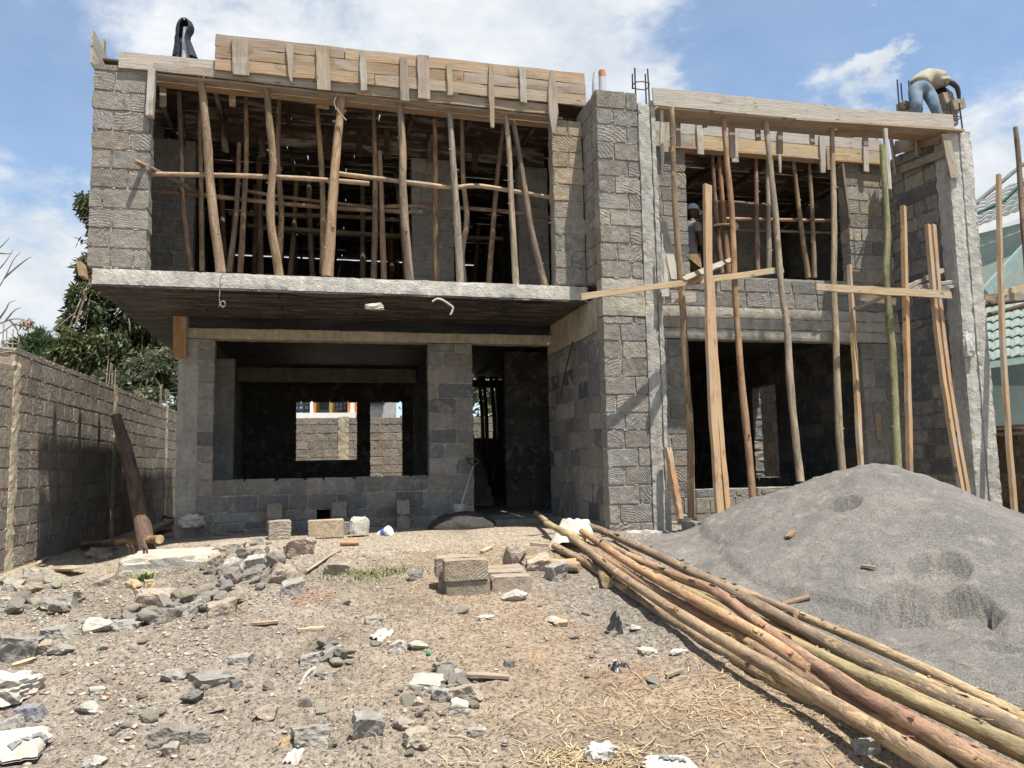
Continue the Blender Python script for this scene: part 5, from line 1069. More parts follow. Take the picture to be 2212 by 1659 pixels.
# log leaning at the boundary wall, poles on the ground there
mb = MB(); tube(mb, [aY(250, 898, 11.2), aY(268, 960, 11.0), aY(288, 1040, 10.6), aY(326, 1225, 9.65)], [.06, .08, .085, .10], (.12, .078, .055), 14, .1, (.10, .07, .05), True, 8, None, 0, .1); single('leaning_log', mb, PB, 'thick dark log leaning in the passage beside the boundary wall', 'log')
for lab, a, b, r in (('long pole lying in the shade behind the footing, sawn end left', (178, 1178), (345, 1165), .05), ('short pole propped against the house corner in the shade', (322, 1160), (374, 1125), .05), ('pole lying against the house corner in the shade', (335, 1148), (376, 1142), .04), ('thin board slanting against the house corner in the shade', (318, 1108), (376, 1120), .03)):
    A = atg(*a, .06); B = atg(*b, .12); mb = MB(); tube(mb, [A, (A+B)/2, B], [r]*3, (.22, .14, .09), 10, .08, (.42, .30, .17)); single('timber_pole', mb, PB, lab, 'pole')
# ------------------------------------------------------------------ broken stones
RK = (.31, .285, .25); RKB = (.34, .285, .22); RKL = (.43, .395, .34); RKD = (.19, .172, .155)
ROCKS = [
 (498, 1200, 66, 36, RKB, 'tilted stone slab on top of the rubble left of the wall blocks'), (555, 1182, 30, 24, RK, 'square stone perched at the top of the rubble'), (556, 1200, 44, 22, RKB, 'wedge stone below the perched square one'), (464, 1236, 37, 44, RKB, 'block fragment standing on its end in the rubble'),
 (500, 1240, 44, 40, RKL, 'lump of mortar crusted rubble, left one'), (555, 1226, 54, 32, RKL, 'lump of mortar crusted rubble, right one'), (545, 1250, 47, 22, RKD, 'dark stone under the mortar lumps'), (611, 1262, 70, 56, RKB, 'largest pale brown stone at the right of the rubble'), (628, 1286, 50, 40, RK, 'dark stone leaning before the largest pale one'),
 (646, 1196, 66, 36, RKB, 'brown stone with a hollow at the top right of the rubble'), (349, 1304, 100, 48, RKB, 'broad chiselled slab lying below the concrete footing'), (342, 1344, 64, 38, (.22, .20, .17), 'dark square edged block below the broad slab'), (393, 1330, 34, 24, RK, 'small block between the dark block and a grooved one'), (425, 1320, 34, 32, RK, 'grooved fragment right of the broad slab'), (478, 1332, 62, 38, RKB, 'rounded brown stone at the end of the rubble line'),
 (271, 1362, 56, 27, RK, 'flat pointed stone below the rubble line'), (203, 1366, 78, 37, RKL, 'grey crusted stone left of the flat pointed one'), (118, 1380, 60, 30, RK, 'dull stone on the left slope'), (32, 1430, 84, 64, (.27, .245, .225), 'big square block at the left margin'), (130, 1414, 50, 24, RK, 'low slab right of the big block at the left margin'), (95, 1410, 36, 26, RKB, 'slab piece touching the big block at the left margin'),
 (129, 1314, 70, 36, RK, 'slanted grey block on the left slope'), (66, 1282, 44, 30, RKB, 'tan stone in the left margin rubble, upper right'), (27, 1276, 38, 28, RK, 'grey stone in the left margin rubble, uppermost'), (76, 1262, 60, 34, RK, 'shaded stone at the foot of the boundary wall'), (44, 1304, 42, 20, RKL, 'pale stone in the left margin rubble, lower'), (12, 1316, 40, 30, RKL, 'pale stone cut by the left margin'), (230, 1264, 40, 24, RKB, 'stone under the left end of the footing'), (288, 1272, 34, 24, (.44, .33, .19), 'ochre stone below the footing'), (322, 1266, 26, 16, (.44, .33, .19), 'small ochre stone below the footing'), (268, 1258, 28, 30, RKB, 'stone wedged under the footing corner'),
 (369, 1472, 50, 27, RK, 'flat dark stone in the left middle ground'), (455, 1484, 76, 30, (.265, .245, .215), 'long slab in the left middle ground'), (511, 1484, 24, 17, RKD, 'dark small stone right of the long slab'), (418, 1518, 50, 28, RKD, 'dark stone left of the red lid'), (464, 1532, 46, 28, RKB, 'brown stone below the red lid'), (207, 1502, 34, 18, RKL, 'flat stone on the left gravel'), (186, 1540, 50, 27, RKL, 'pale flat stone on the left gravel'), (61, 1556, 56, 38, (.25, .24, .25), 'bluish grey stone before the crumpled sack'), (18, 1582, 48, 36, RK, 'stone behind the torn cement bag'),
 (370, 1610, 108, 56, (.265, .235, .195), 'widest low stone at the bottom left'), (369, 1632, 37, 26, RKB, 'small stone before the widest low one'), (430, 1608, 44, 34, RKD, 'dark stone right of the widest low one'), (576, 1556, 52, 38, RKB, 'pyramid shaped stone left of the bottom centre'), (518, 1440, 44, 26, RK, 'dark stone among the gravel centre left'), (672, 1606, 74, 40, RK, 'stone beside the torn paper scrap'), (203, 1658, 54, 30, RKL, 'chalky stone at the bottom margin'),
 (732, 1240, 50, 27, RKB, 'oblong stone beside the timber scrap right of the rubble'), (898, 1253, 32, 22, RKD, 'dark angular stone left of the block stack'), (1112, 1224, 46, 54, RKB, 'upright thin slab right of the block stack'), (1166, 1232, 60, 34, (.40, .335, .26), 'low boulder behind the pointed stone'), (1204, 1254, 48, 48, RK, 'pointed grey stone left of the pole pile'), (1111, 1298, 58, 28, RKL, 'flat grey stone before the block stack'),
 (801, 1344, 26, 16, RK, 'small oval stone in the centre yard'), (858, 1408, 42, 28, RKL, 'stone with a broken face beside the paper sheet'), (905, 1402, 44, 18, RKL, 'low stone right of the paper sheet'), (719, 1420, 46, 22, RK, 'stone among pebbles in the centre left'), (672, 1432, 44, 22, RK, 'flat stone left among the centre pebbles'), (986, 1474, 50, 28, RK, 'rear stone of the centre heap of fragments'), (958, 1448, 50, 18, RK, 'flat piece behind the centre heap of fragments'), (925, 1490, 68, 26, RKL, 'long pale fragment of the centre heap'), (1012, 1514, 86, 38, RKB, 'biggest stone of the centre heap'), (952, 1514, 36, 30, RK, 'stone in front left of the biggest of the centre heap'), (993, 1542, 44, 30, (.43, .40, .34), 'cream topped stone before the centre heap'), (901, 1524, 30, 18, (.42, .38, .30), 'small cream block left of the centre heap'),
 (793, 1588, 64, 50, RK, 'broken cube shaped stone at the bottom centre'), (905, 1608, 64, 32, (.34, .29, .215), 'thin brown slab propped at the bottom centre'), (872, 1576, 50, 28, RKB, 'stone behind the propped brown slab'), (1031, 1592, 32, 22, RK, 'lone stone on the trodden earth near the bottom'), (1101, 1442, 24, 18, RKD, 'small dark stone near the maize leaf'), (1200, 1346, 40, 14, RKL, 'flat pale stone right of centre'), (1213, 1352, 34, 12, (.44, .34, .22), 'flat tan chip right of centre'), (1880, 1626, 56, 36, RKL, 'white grey stone under the pole pile'), (1373, 1362, 26, 14, RKL, 'pebble pale and round beside the black scrap'), (1400, 1416, 38, 16, (.43, .37, .29), 'flat whitish stone near the pole shadow'), (170, 1160, 36, 26, RK, 'pale stone in shade behind the long pole, left'), (206, 1172, 22, 18, RK, 'small stone in shade behind the long pole'), (225, 1160, 36, 26, RKD, 'dark stone in shade behind the long pole, right'), (215, 1205, 50, 22, RK, 'low stone in shade left of the footing')]
for k, (px, py, w, h, c, lab) in enumerate(ROCKS):
    p = atS(px, py); s = px_per_m(p); a = w/2/s*1.12; hz = max(.025, h/2/s*1.15); mb = MB()
    rock(mb, (p[0], p[1]+a*.35, p[2]+hz*.5), (a, min(a*.85, hz*1.5+.04), hz), jit(c, .06), 4 if w > 30 else 3, 10, U(-.3, .3), .11, k*7+3, True, blocky=(k % 3 != 1))
    single('broken_stone', mb, 'quarry_stone', lab, 'stone', 'broken stones in the yard')
# smaller stones, one object each, a dozen shapes shared
protos = []
for k in range(14):
    mb = MB(); rock(mb, (0, 0, 0), (1, U(.6, .95), U(.35, .7)), jit((.345, .312, .265) if k % 4 else (.42, .37, .29), .14), 3, 8, 0, .08, 900+k, True); protos.append(mb.mesh('rubble_stone', 'quarry_stone'))
rs = random.Random(11); placed = 0
CL = [(545, 1215, 55, 22), (520, 1225, 60, 24), (600, 1240, 45, 22), (420, 1300, 60, 22), (900, 1490, 80, 30), (380, 1310, 90, 30), (240, 1340, 90, 40), (80, 1290, 70, 40), (690, 1420, 60, 30), (960, 1500, 70, 35), (480, 1500, 110, 40), (640, 1580, 90, 40), (250, 1520, 90, 45), (800, 1600, 100, 35), (1200, 1330, 120, 40), (220, 1200, 60, 25), (880, 1350, 120, 40), (1380, 1420, 70, 50), (440, 1230, 70, 30)]
while placed < 150:
    ci = rs.randrange(len(CL)); c = CL[ci]; px = rs.gauss(c[0], c[2]); py = rs.gauss(c[1], c[3])
    if not (2 < px < 1480 and 1175 < py < 1655): continue
    p = atS(px, py); s = rs.choice([.02, .025, .03, .035, .045, .055])*rs.uniform(.7, 1.15)
    o = bpy.data.objects.new('rubble_stone', protos[rs.randrange(14)]); COL.objects.link(o); o.location = (p[0], p[1], p[2]+s*.25); o.scale = (s, s*rs.uniform(.8, 1.2), s*rs.uniform(.8, 1.2)); o.rotation_euler = (rs.uniform(-.3, .3), rs.uniform(-.3, .3), rs.uniform(0, 6.28))
    tag(o, 'small broken stone scattered on the bare yard', 'stone', 'small stones scattered in the yard'); placed += 1
# the heap of rubble itself: stones piled on each other
PL = [((430, 1225), (560, 1195), 16), ((470, 1250), (640, 1235), 20), ((380, 1300), (520, 1290), 14), ((250, 1345), (420, 1322), 14), ((0, 1262), (120, 1268), 12), ((0, 1310), (150, 1305), 12), ((930, 1475), (1030, 1490), 9), ((690, 1400), (760, 1430), 7), ((180, 1205), (330, 1190), 9)]
for a, b, n in PL:
    for _ in range(n):
        t = rs.uniform(0, 1); px = a[0]+(b[0]-a[0])*t+rs.gauss(0, 12); py = a[1]+(b[1]-a[1])*t+rs.gauss(0, 9); p = atS(px, py); s = rs.uniform(.045, .10)*(1 if n > 10 else .75)
        o = bpy.data.objects.new('rubble_stone', protos[rs.randrange(14)]); COL.objects.link(o); o.location = (p[0], p[1], p[2]+s*rs.uniform(.1, .75)); o.scale = (s, s*rs.uniform(.7, 1.1), s*rs.uniform(.8, 1.3)); o.rotation_euler = (rs.uniform(-.5, .5), rs.uniform(-.5, .5), rs.uniform(0, 6.28))
        tag(o, 'grey broken stone lying in a heap of rubble', 'stone', 'stones heaped in the rubble')
# gravel: far too many to count
def scatter(name, n, smin, smax, dens, cols, label, seed, mat='gravel', flat=.55):
    r = np.random.RandomState(seed); V0, F0 = ico(1); F0 = np.array(F0); x = r.uniform(-3.0, 5.0, n*8); y = r.uniform(2.6, 10.2, n*8)**1.0
    keep = r.uniform(0, 1, len(x)) < dens(x, y)*np.where(heap_only(x, y) > .03, .025, 1); x = x[keep][:n]; y = y[keep][:n]; n = len(x); z = np.maximum(ground_h(x, y), ground_base(x, y)+heap_only(x, y)); s = smin+(smax-smin)*r.uniform(0, 1, n)**2.6
    nv = len(V0); P = np.tile(V0, (n, 1, 1))*(1+r.uniform(-.55, .45, (n, nv, 1))); sc = np.stack([np.ones(n), r.uniform(.4, 1, n), r.uniform(.2, .2+flat, n)], 1)*s[:, None]; P = P*sc[:, None, :]
    a = r.uniform(0, 6.28, n); t = r.uniform(-.4, .4, n); ca, sa = np.cos(a)[:, None], np.sin(a)[:, None]; X = P[..., 0]*ca-P[..., 1]*sa; Y = P[..., 0]*sa+P[..., 1]*ca; Z = P[..., 2]+X*np.sin(t)[:, None]
    P = np.stack([X+x[:, None], Y+y[:, None], Z+(z+s*.2)[:, None]], -1); f = (F0[None]+(np.arange(n)*nv)[:, None, None]).reshape(-1, 3)
    me = bpy.data.meshes.new(name); me.vertices.add(n*nv); me.vertices.foreach_set('co', P.ravel()); me.loops.add(f.size); me.loops.foreach_set('vertex_index', f.ravel()); me.polygons.add(len(f)); me.polygons.foreach_set('loop_start', np.arange(0, f.size, 3)); me.polygons.foreach_set('loop_total', np.full(len(f), 3))
    C = np.array(cols)[r.randint(0, len(cols), n)]*(1+r.uniform(-.25, .25, (n, 1))); at_ = me.attributes.new('tint', 'FLOAT_COLOR', 'POINT'); at_.data.foreach_set('color', np.repeat(np.concatenate([C, np.ones((n, 1))], 1), nv, 0).ravel())
    me.materials.append(MATS[mat]); me.update(calc_edges=True); o = bpy.data.objects.new(name, me); COL.objects.link(o); tag(o, label, 'gravel', None, 'stuff')
def d_left(x, y): return np.clip(.05+.95*sstep(1.0, -.6, x+.5*(fbm(x*.8, y*.8, 41)-.5)*4)*(.15+.85*sstep(.42, .6, fbm(x*1.3, y*1.3, 42))), 0, 1)*np.where(y > 8.5, .3, 1)*(1-.6*sstep(5, 8, y))
GC = [(.33, .30, .26), (.39, .355, .305), (.27, .25, .22), (.45, .40, .325), (.36, .30, .23), (.23, .215, .195), (.32, .24, .175)]
scatter('gravel', 11000, .003, .022, d_left, GC, 'loose grey gravel and stone chips strewn over the bare yard', 3)
scatter('gravel', 17000, .0025, .008, lambda x, y: .12+.5*sstep(1.6, -.4, x), GC+[(.45, .37, .27)], 'fine pale chips and grit sprinkled over the whole yard', 4)
p1 = atg(200, 1450); scatter('gravel', 2600, .006, .024, lambda x, y: np.exp(-((x-p1[0])**2/.12+(y-p1[1])**2/.25)), [(.32, .19, .12), (.36, .24, .16), (.30, .25, .20), (.28, .26, .24)], 'patch of reddish crushed stone on the left of the yard', 5)
p2 = atg(1330, 1290); scatter('gravel', 7000, .003, .010, lambda x, y: np.exp(-((x-p2[0]-.25*(p2[1]-y))**2/.22))*sstep(3.2, 4.5, y)*sstep(8.3, 7.2, y)*np.clip(1.6*fbm(x*2, y*2, 51)-.3, 0, 1), [(.24, .225, .21), (.28, .26, .24), (.21, .20, .19), (.32, .29, .25)], 'grey quarry sand and chips spilled on the earth left of the pole pile', 7)
# straw and grass
def blades(name, label, n, centre, spread, L, cols, seed, lift=.008, up=0.0, w=.0022):
    r = np.random.RandomState(seed); mb = MB()
    for k in range(n):
        x, y = centre[0]+r.normal()*spread[0], centre[1]+r.normal()*spread[1]; a = r.uniform(0, 6.28); l = L*r.uniform(.4, 1.3); z = surf(x, y)+lift*r.uniform(.2, 1.5); b = r.uniform(-.35, .35)
        d = np.array([math.cos(a), math.sin(a), 0]); d2 = np.array([math.cos(a+b), math.sin(a+b), 0]); sd = np.array([-d[1], d[0], 0])*w*r.uniform(.6, 1.4)
        p0 = np.array([x, y, z]); p1 = p0+d*l*.5+np.array([0, 0, up*l*.6+r.uniform(-.004, .012)]); p2 = p1+d2*l*.5+np.array([0, 0, up*l*.2])
        for pp, gi in ((p0, 0), (p1, 1), (p2, 1)):
            pp[2] = max(pp[2], surf(pp[0], pp[1])+.003)
        c = tuple(cols[r.randint(len(cols))]); g_ = r.uniform(.7, 1.15); mb.add([p0-sd, p0+sd, p1+sd, p1-sd, p2+sd*.4, p2-sd*.4], [(0, 1, 2, 3), (3, 2, 4, 5)], tuple(x*g_ for x in c))
    o = single(name, mb, 'straw', label, 'grass'); o['kind'] = 'stuff'
SCOL = [(.50, .385, .215), (.44, .335, .19), (.38, .28, .16), (.54, .44, .27)]
c = atg(1590, 1510); blades('dry_straw', 'dry yellow straw strewn on the earth beside the pole pile', 420, (c[0]-.1, c[1]-.05), (.42, .33), .10, SCOL, 1)
c = atg(1330, 1600); blades('dry_straw', 'thin dry stalks scattered on the trodden earth at the bottom', 150, (c[0], c[1]), (.5, .25), .15, SCOL, 2)
c = atg(1280, 1650); blades('dry_straw', 'dense tuft of straw around the crumpled plastic bag', 420, (c[0], c[1]), (.14, .09), .11, SCOL, 3)
c = atg(1050, 1330); blades('dry_straw', 'sparse dry stalks lying across the middle of the yard', 120, (c[0], c[1]), (1.2, .9), .13, SCOL, 6)
c = atg(800, 1240); blades('green_grass', 'small patch of short green grass left of the block stack', 800, (c[0], c[1]), (.22, .10), .028, [(.13, .17, .06), (.18, .20, .08), (.30, .27, .13)], 4, .004, 1.0, .003)
c = atg(312, 1258); blades('green_grass', 'green weed growing at the foot of the concrete footing', 70, (c[0], c[1]), (.03, .02), .05, [(.16, .24, .07), (.22, .28, .10)], 5, .004, 1.4, .008)
# ------------------------------------------------------------------ boundary walls
def bwall(name, label, builder): 
    e = empty(name, builder[0], label, 'wall'); return e
WX = -3.42
bw = empty('boundary_wall', (WX, 14, .5), 'rough brown block boundary wall with pale concrete posts along the left passage', 'wall')
mb = MB(); block_wall(mb, 'y', (WX-.2, 9.86, .28), 11.54, 3.02, .2, [], BROWN, .9, 61, relief=.25, lumps=4, mort=(.37, .315, .25), edge_rough=.008); block_wall(mb, 'y', (WX-.2, 7.6, .28), 2.25, 2.80, .2, [], BROWN, .5, 64, relief=.2, lumps=4, mort=(.37, .315, .25)); part('blockwork', mb, ST, bw)
for y, zt in ((9.95, 2.86), (14.35, 3.05), (18.9, 3.07)):
    mb = MB(); gridbox(mb, (WX-.02, y-.11, .28), (WX+.018, y+.11, zt), (.47, .40, .29, 0), .06, .012, y, .02); part('post', mb, CO, bw)
    for dx, dy, h in ((-.14, -.08, .44), (-.04, -.08, .36), (-.14, .08, .40), (-.04, .08, .30)):
        mb = MB(); tube(mb, [(WX+dx, y+dy, zt-.1), (WX+dx+U(-.03, .03), y+dy, zt+h)], [.007, .007], (.3, .25, .2), 6, .05); part('bar', mb, 'pale_bar', bw)
    if y < 11:
        for z in (.08, .22): 
            mb = MB(); tube(mb, [(WX-.15, y-.09, zt+z), (WX-.03, y-.09, zt+z+.02), (WX-.03, y+.09, zt+z), (WX-.15, y+.09, zt+z), (WX-.15, y-.09, zt+z)], [.006]*5, (.3, .25, .2), 5, .05, per=3); part('stirrup', mb, 'pale_bar', bw)
rw = empty('rear_boundary_wall', (3, 21.6, .6), 'brown block boundary wall seen through the rear openings, with one concrete post', 'wall')
mb = MB(); block_wall(mb, 'x', (-3.2, 21.5, .5), 12.2, 2.93, .2, [], BROWN, .8, 62, lumps=4, mort=(.42, .36, .28)); part('blockwork', mb, ST, rw)
mb = MB(); gridbox(mb, (.44, 21.47, .5), (.74, 21.498, 2.95), (.45, .385, .285, 0), .07, .01, 3, .02); part('post', mb, CO, rw)
ew = empty('side_boundary_wall', (10.1, 14, .6), 'dark brown block boundary wall behind the far right scaffold posts', 'wall')
mb = MB(); block_wall(mb, 'y', (10.0, 6.0, .4), 6.2, 1.95, .2, [], [(.17, .125, .085), (.20, .15, .10), (.14, .11, .08)], .5, 63, lumps=3, mort=(.20, .16, .115)); block_wall(mb, 'y', (10.0, 12.21, .4), 9.2, 3.7, .2, [], [(.22, .19, .16), (.25, .215, .18), (.19, .165, .145)], .6, 65, lumps=3, mort=(.33, .30, .26)); part('blockwork', mb, ST, ew)
for z in (1.97, 1.86):
    mb = MB(); plank(mb, (9.96, 6.2, z), (9.96, 12, z), .05, .03, (0, 0, 1), jit(ORNG), 6); single('timber_rail', mb, TW, ('upper' if z > 1.9 else 'lower')+' thin sawn rail along the top of the dark right boundary wall', 'rail')

# ------------------------------------------------------------------ rooftop things
jk = empty('vent_pipe', aY(400, 125, 11.4), 'grey vent pipe standing up above the left roof edge, holding a jacket', 'pipe')
mb = MB(); tube(mb, [aY(400, 140, 11.4), aY(402, 90, 11.4), aY(404, 62, 11.4)], [.058]*3, (.5, .5, .5), 14, 0); part('pipe', mb, 'pvc_grey', jk)
jt = empty('hooded_jacket', aY(400, 124, 11.36), 'dark hooded jacket hung over the vent pipe on the roof', 'jacket')
def ring(cx, cy, rx, rz_d, Y=11.4): return aY(cx, cy, Y)
def jacket_surface(levels, n=26, a0=0.0, a1=6.283, Y=11.4, wob=.015, s=1):
    P = []
    for (px, py, rx, ry, op) in levels:
        c = aY(px, py, Y); row = []
        for k in range(n):
            a = a0+op+(a1-a0-2*op)*k/(n-1); w = 1+.25*(fbm(math.cos(a)*2.5+s, math.sin(a)*2.5+py*.05, s)-.5)
            row.append(c+np.array([math.sin(a)*rx*.82*w, -math.cos(a)*ry*w, 0]))
        P.append(row)
    return np.array(P)
lv = [(398, 41, .02, .02, 0), (399, 44, .07, .07, .25), (400, 50, .115, .11, .42), (400, 58, .145, .12, .5), (399, 66, .15, .12, .52), (396, 76, .125, .11, .45), (394, 86, .125, .10, .4), (396, 96, .14, .10, .42), (398, 108, .165, .11, .45), (400, 125, .20, .12, .48)]
mb = MB(); sheet(mb, jacket_surface(lv), (.1, .1, .1), .012); part('hood_and_body', mb, 'black_jacket', jt)
lv = [(x, y, rx*.9, ry*.88, op+.02) for x, y, rx, ry, op in lv[5:]]; mb = MB(); sheet(mb, jacket_surface(lv, s=4), (.1, .1, .1), .006); part('lining', mb, 'blue_lining', jt)
for lab, pts, mat, cap in (('taller grey pvc pipe with a crimped end behind the tower top', [(1286, 215), (1285, 185), (1287, 157)], 'pvc_grey', 0), ('grey pvc pipe with an orange end beside the crimped one', [(1301, 215), (1301, 153)], 'pvc_grey', 1)):
    e = empty('pvc_pipe', aY(*pts[0], 9.6), lab, 'pipe', 'pvc pipes on the tower'); mb = MB()
    if cap: tube(mb, [aY(1301, 215, 9.6), aY(1301, 166, 9.6)], [.05, .05], (.5, .5, .5), 14, .01); part('pipe', mb, 'pvc_grey', e); mb = MB(); tube(mb, [aY(1301, 167, 9.6), aY(1300, 153, 9.6)], [.051, .05], (.6, .3, .1), 14, .02); part('collar', mb, 'pvc_orange', e)
    else: tube(mb, [aY(*p, 9.6) for p in pts], [.042, .042, .034], (.5, .5, .5), 14, .02); part('pipe', mb, 'pvc_grey', e)
def cage(label, bars, rings, Y, r=.011):
    e = empty('rebar_cage', aY(bars[0][0][0], bars[0][0][1], Y), label, 'rebar', 'rebar cages on the columns')
    for b in bars:
        mb = MB(); tube(mb, [aY(b[0][0], b[0][1], Y+b[2]), aY(b[1][0], b[1][1], Y+b[2])], [r, r], (.05, .05, .05), 6, .03); part('bar', mb, 'steel_bar', e)
    for rg in rings:
        mb = MB(); tube(mb, [aY(x, y, Y+d) for x, y, d in rg], [r*.7]*len(rg), (.05, .05, .05), 5, .02, per=2); part('stirrup', mb, 'steel_bar', e)
cage('small rebar cage rising from the tower column top', [((1366, 160), (1366.5, 192), .12), ((1371, 147), (1374, 226), 0), ((1394, 160), (1396, 226), .12), ((1399, 149), (1403, 224), 0)], [[(1365, 190, .1), (1373, 177, 0), (1402, 179, 0), (1395, 194, .1), (1365, 190, .1)]], 8.9)
cage('rebar cage left of the bending man on the roof', [((1938, 172), (1943, 240), 0), ((1946, 180), (1951, 240), .2), ((1963, 174), (1965, 240), .2), ((1969, 175), (1970, 240), 0)], [[(1942, 231, 0), (1964, 221, .2), (1972, 224, .1), (1953, 238, .1), (1942, 231, 0)]], 9.3)
cage('rebar cage on the right column top, right of the bending man', [((2033, 237), (2034, 272), .2), ((2053, 222), (2056, 275), 0), ((2072, 223), (2079, 278), 0), ((2045, 225), (2045, 272), .2)], [[(2030, 262, .2), (2052, 252, 0), (2077, 252, .0), (2058, 263, .2), (2030, 262, .2)]], 8.92)
mb = MB(); plank(mb, aY(2030, 272, 8.85), aY(2060, 265, 8.85), .08, .02, (0, 1, 0), ASH, 4, .01); single('timber_scrap', mb, TW, 'small grey board lying on top of the right column', 'wood')
# rags and strings on the building
def hang(label, levels, Y, mat, name='sacking_strip', cat='sack', wob=.03):
    P = []
    for (xl, xr, y) in levels: P.append([aY(xl+(xr-xl)*k/9, y, Y+wob*(fbm(k*.6, y*.05, 3)-.5)*2) for k in range(10)])
    mb = MB(); sheet(mb, P, (.7, .7, .7), .005); return single(name, mb, mat, label, cat)
hang('white torn sacking strip hanging beside the tower column above the ledger', [(1428, 1431, 505), (1429, 1433, 535), (1429, 1440, 555), (1429, 1443, 580), (1429, 1446, 602), (1430, 1446, 640)], 8.65, 'white_sacking')
p = aY(2092, 748, 8.74); crumple('rag', 'knotted white rag stuck on the right column', p, (.10, .05, .2), 'dirty_sacking', 'rag', 12, .6, sub=3)
p = aY(1958-1645.8+1645.8-0, 735, 9.9)
hang('torn white rag under the right bay beam beside the thick standard', [(1800, 1822, 714), (1800, 1826, 722), (1804, 1822, 732), (1806, 1812, 741)], 9.9, 'dirty_sacking', 'rag', 'rag', .05)
crumple('rag', 'white rag hooked at the middle of the slab edge', aY(810, 663, 9.25), (.11, .04, .045), 'dirty_sacking', 'rag', 13, .6, sub=3)
def string(label, pts, Y, r, mat, name, cat):
    mb = MB(); tube(mb, [aY(x, y, Y) for x, y in pts], [r]*len(pts), (.5, .5, .4), 6, .1); return single(name, mb, mat, label, cat)
string('frayed pale cord hanging from the balcony slab edge', [(934, 652), (944, 646), (955, 648), (968, 656), (978, 664), (977, 672), (973, 680)], 9.24, .014, 'dirty_sacking', 'frayed_cord', 'cord')
string('looped thin wire dangling from the balcony slab edge', [(484, 588), (476, 602), (475, 625), (474, 650), (480, 663), (486, 660), (485, 652), (478, 652), (473, 662)], 9.24, .006, 'wire', 'wire', 'wire')
string('bark strip hanging from the thickest prop', [(727, 206), (722, 225), (735, 245), (748, 260)], 9.3, .008, 'wire', 'bark_strip', 'bark')
string('black iron bar leaning on the return wall beside the doorway', [(1237, 738), (1222, 800), (1212, 850)], 9.9, .012, 'steel_bar', 'iron_bar', 'bar')

# ------------------------------------------------------------------ neighbours
gh = empty('green_tiled_house', (14, 14.5, .6), 'pale green house with a curved tile roof and an arched window beyond the right column', 'house')
def gpt(px, py, Y): return aY(px, py, Y)
def quad_slab(mb, a, b, c, d, t, tint=(.3, .3, .3)):
    a, b, c, d = [np.array(q, float) for q in (a, b, c, d)]; n = np.cross(b-a, d-a); n /= np.linalg.norm(n); hexa(mb, np.array([a, a+n*t, d, d+n*t, b, b+n*t, c, c+n*t]), tint)
GYW = 13.5
mb = MB(); quad_slab(mb, gpt(2060, 1000, GYW), gpt(2420, 1000, GYW), gpt(2420, 430, GYW), gpt(2060, 520, GYW), .2); part('wall', mb, 'green_render', gh)
def tiles(name, e, a, b, c, d, rows, cols, mat, amp=.05):
    """a b eave left/right, d c ridge left/right; overlapping rows of curved tiles"""
    a, b, c, d = [np.array(q, float) for q in (a, b, c, d)]; n = np.cross(b-a, d-a); n /= np.linalg.norm(n); n = n if n[2] > 0 or n[1] < 0 else -n
    mb = MB(); m = cols*6
    for r in range(rows):
        u0, u1 = r/rows, (r+1.12)/rows; P = []
        for u, up in ((u0, .05), (u0+.004, .062), ((u0+u1)/2, .035), (u1, .0)):
            row = []
            for k in range(m+1):
                v = k/m; p = (a*(1-v)+b*v)*(1-u)+(d*(1-v)+c*v)*u; w = abs(math.sin(v*cols*math.pi))
                row.append(p+n*(up+amp*w)-(d-a)*(.35/rows*w*0))
            P.append(row)
        sheet(mb, P, (.3, .3, .3), .02)
    part(name, mb, mat, e)
tiles('upper_roof', gh, gpt(2095, 503, 13.2), gpt(2380, 395, 13.2), gpt(2500, 240, 16.5), gpt(2098, 448, 14.2), 8, 15, 'dark_tile')
mb = MB(); tube(mb, [gpt(2092, 452, 14.15), gpt(2160, 396, 14.7), gpt(2225, 345, 15.4), gpt(2400, 225, 16.5)], [.05]*4, (.2, .2, .2), 10, .02); part('hip_ridge', mb, 'dark_tile', gh)
mb = MB(); plank(mb, gpt(2095, 503, 13.1), gpt(2380, 398, 13.1), .14, .1, (0, 0, 1), (.6, .6, .5), 6, .0); part('gutter', mb, 'white_paint', gh)
w = empty('arched_window', gpt(2134, 640, GYW-.05), None, None); w.parent = gh; w.location = Vector(tuple(gpt(2134, 640, GYW-.05)))-gh.location
mb = MB(); c = gpt(2133, 560, GYW-.03); 
arc = [c+np.array([.27*math.cos(t), 0, .27*math.sin(t)+.0]) for t in np.linspace(0, math.pi, 13)]; base = [c+np.array([-.27, 0, -.85]), c+np.array([.27, 0, -.85])]
ringp = base+arc; V = [q for q in ringp]+[q+np.array([0, .03, 0]) for q in ringp]; n = len(ringp)
mb.add(V, [tuple(range(n))]+[(i, n+i, n+(i+1) % n, (i+1) % n) for i in range(n)], (.1, .2, .2)); part('pane', mb, 'teal_sheet', w)
mb = MB(); tube(mb, [base[1]]+arc+[base[0]], [.03]*15, (.6, .6, .6), 6, 0, per=1); part('frame', mb, 'white_paint', w)
tiles('lower_roof', gh, gpt(2100, 790, 11.6), gpt(2420, 742, 11.6), gpt(2420, 600, 13.3), gpt(2100, 655, 13.3), 7, 16, 'teal_tile')
mb = MB(); plank(mb, gpt(2105, 793, 11.55), gpt(2420, 748, 11.55), .12, .1, (0, 0, 1), (.5, .6, .5), 6, 0); part('gutter', mb, 'teal_sheet', gh)
mb = MB(); plank(mb, gpt(2128, 632, 12.9), gpt(2240, 510, 12.9), .22, .08, (.6, 0, .7), (.7, .7, .7), 8, .004); part('stair_rail', mb, 'teal_sheet', gh)
mb = MB(); box(mb, (11.6, 12.2, .6), (17, 13.4, 2.9), (.1, .12, .1)); part('porch_wall', mb, 'green_render', gh)
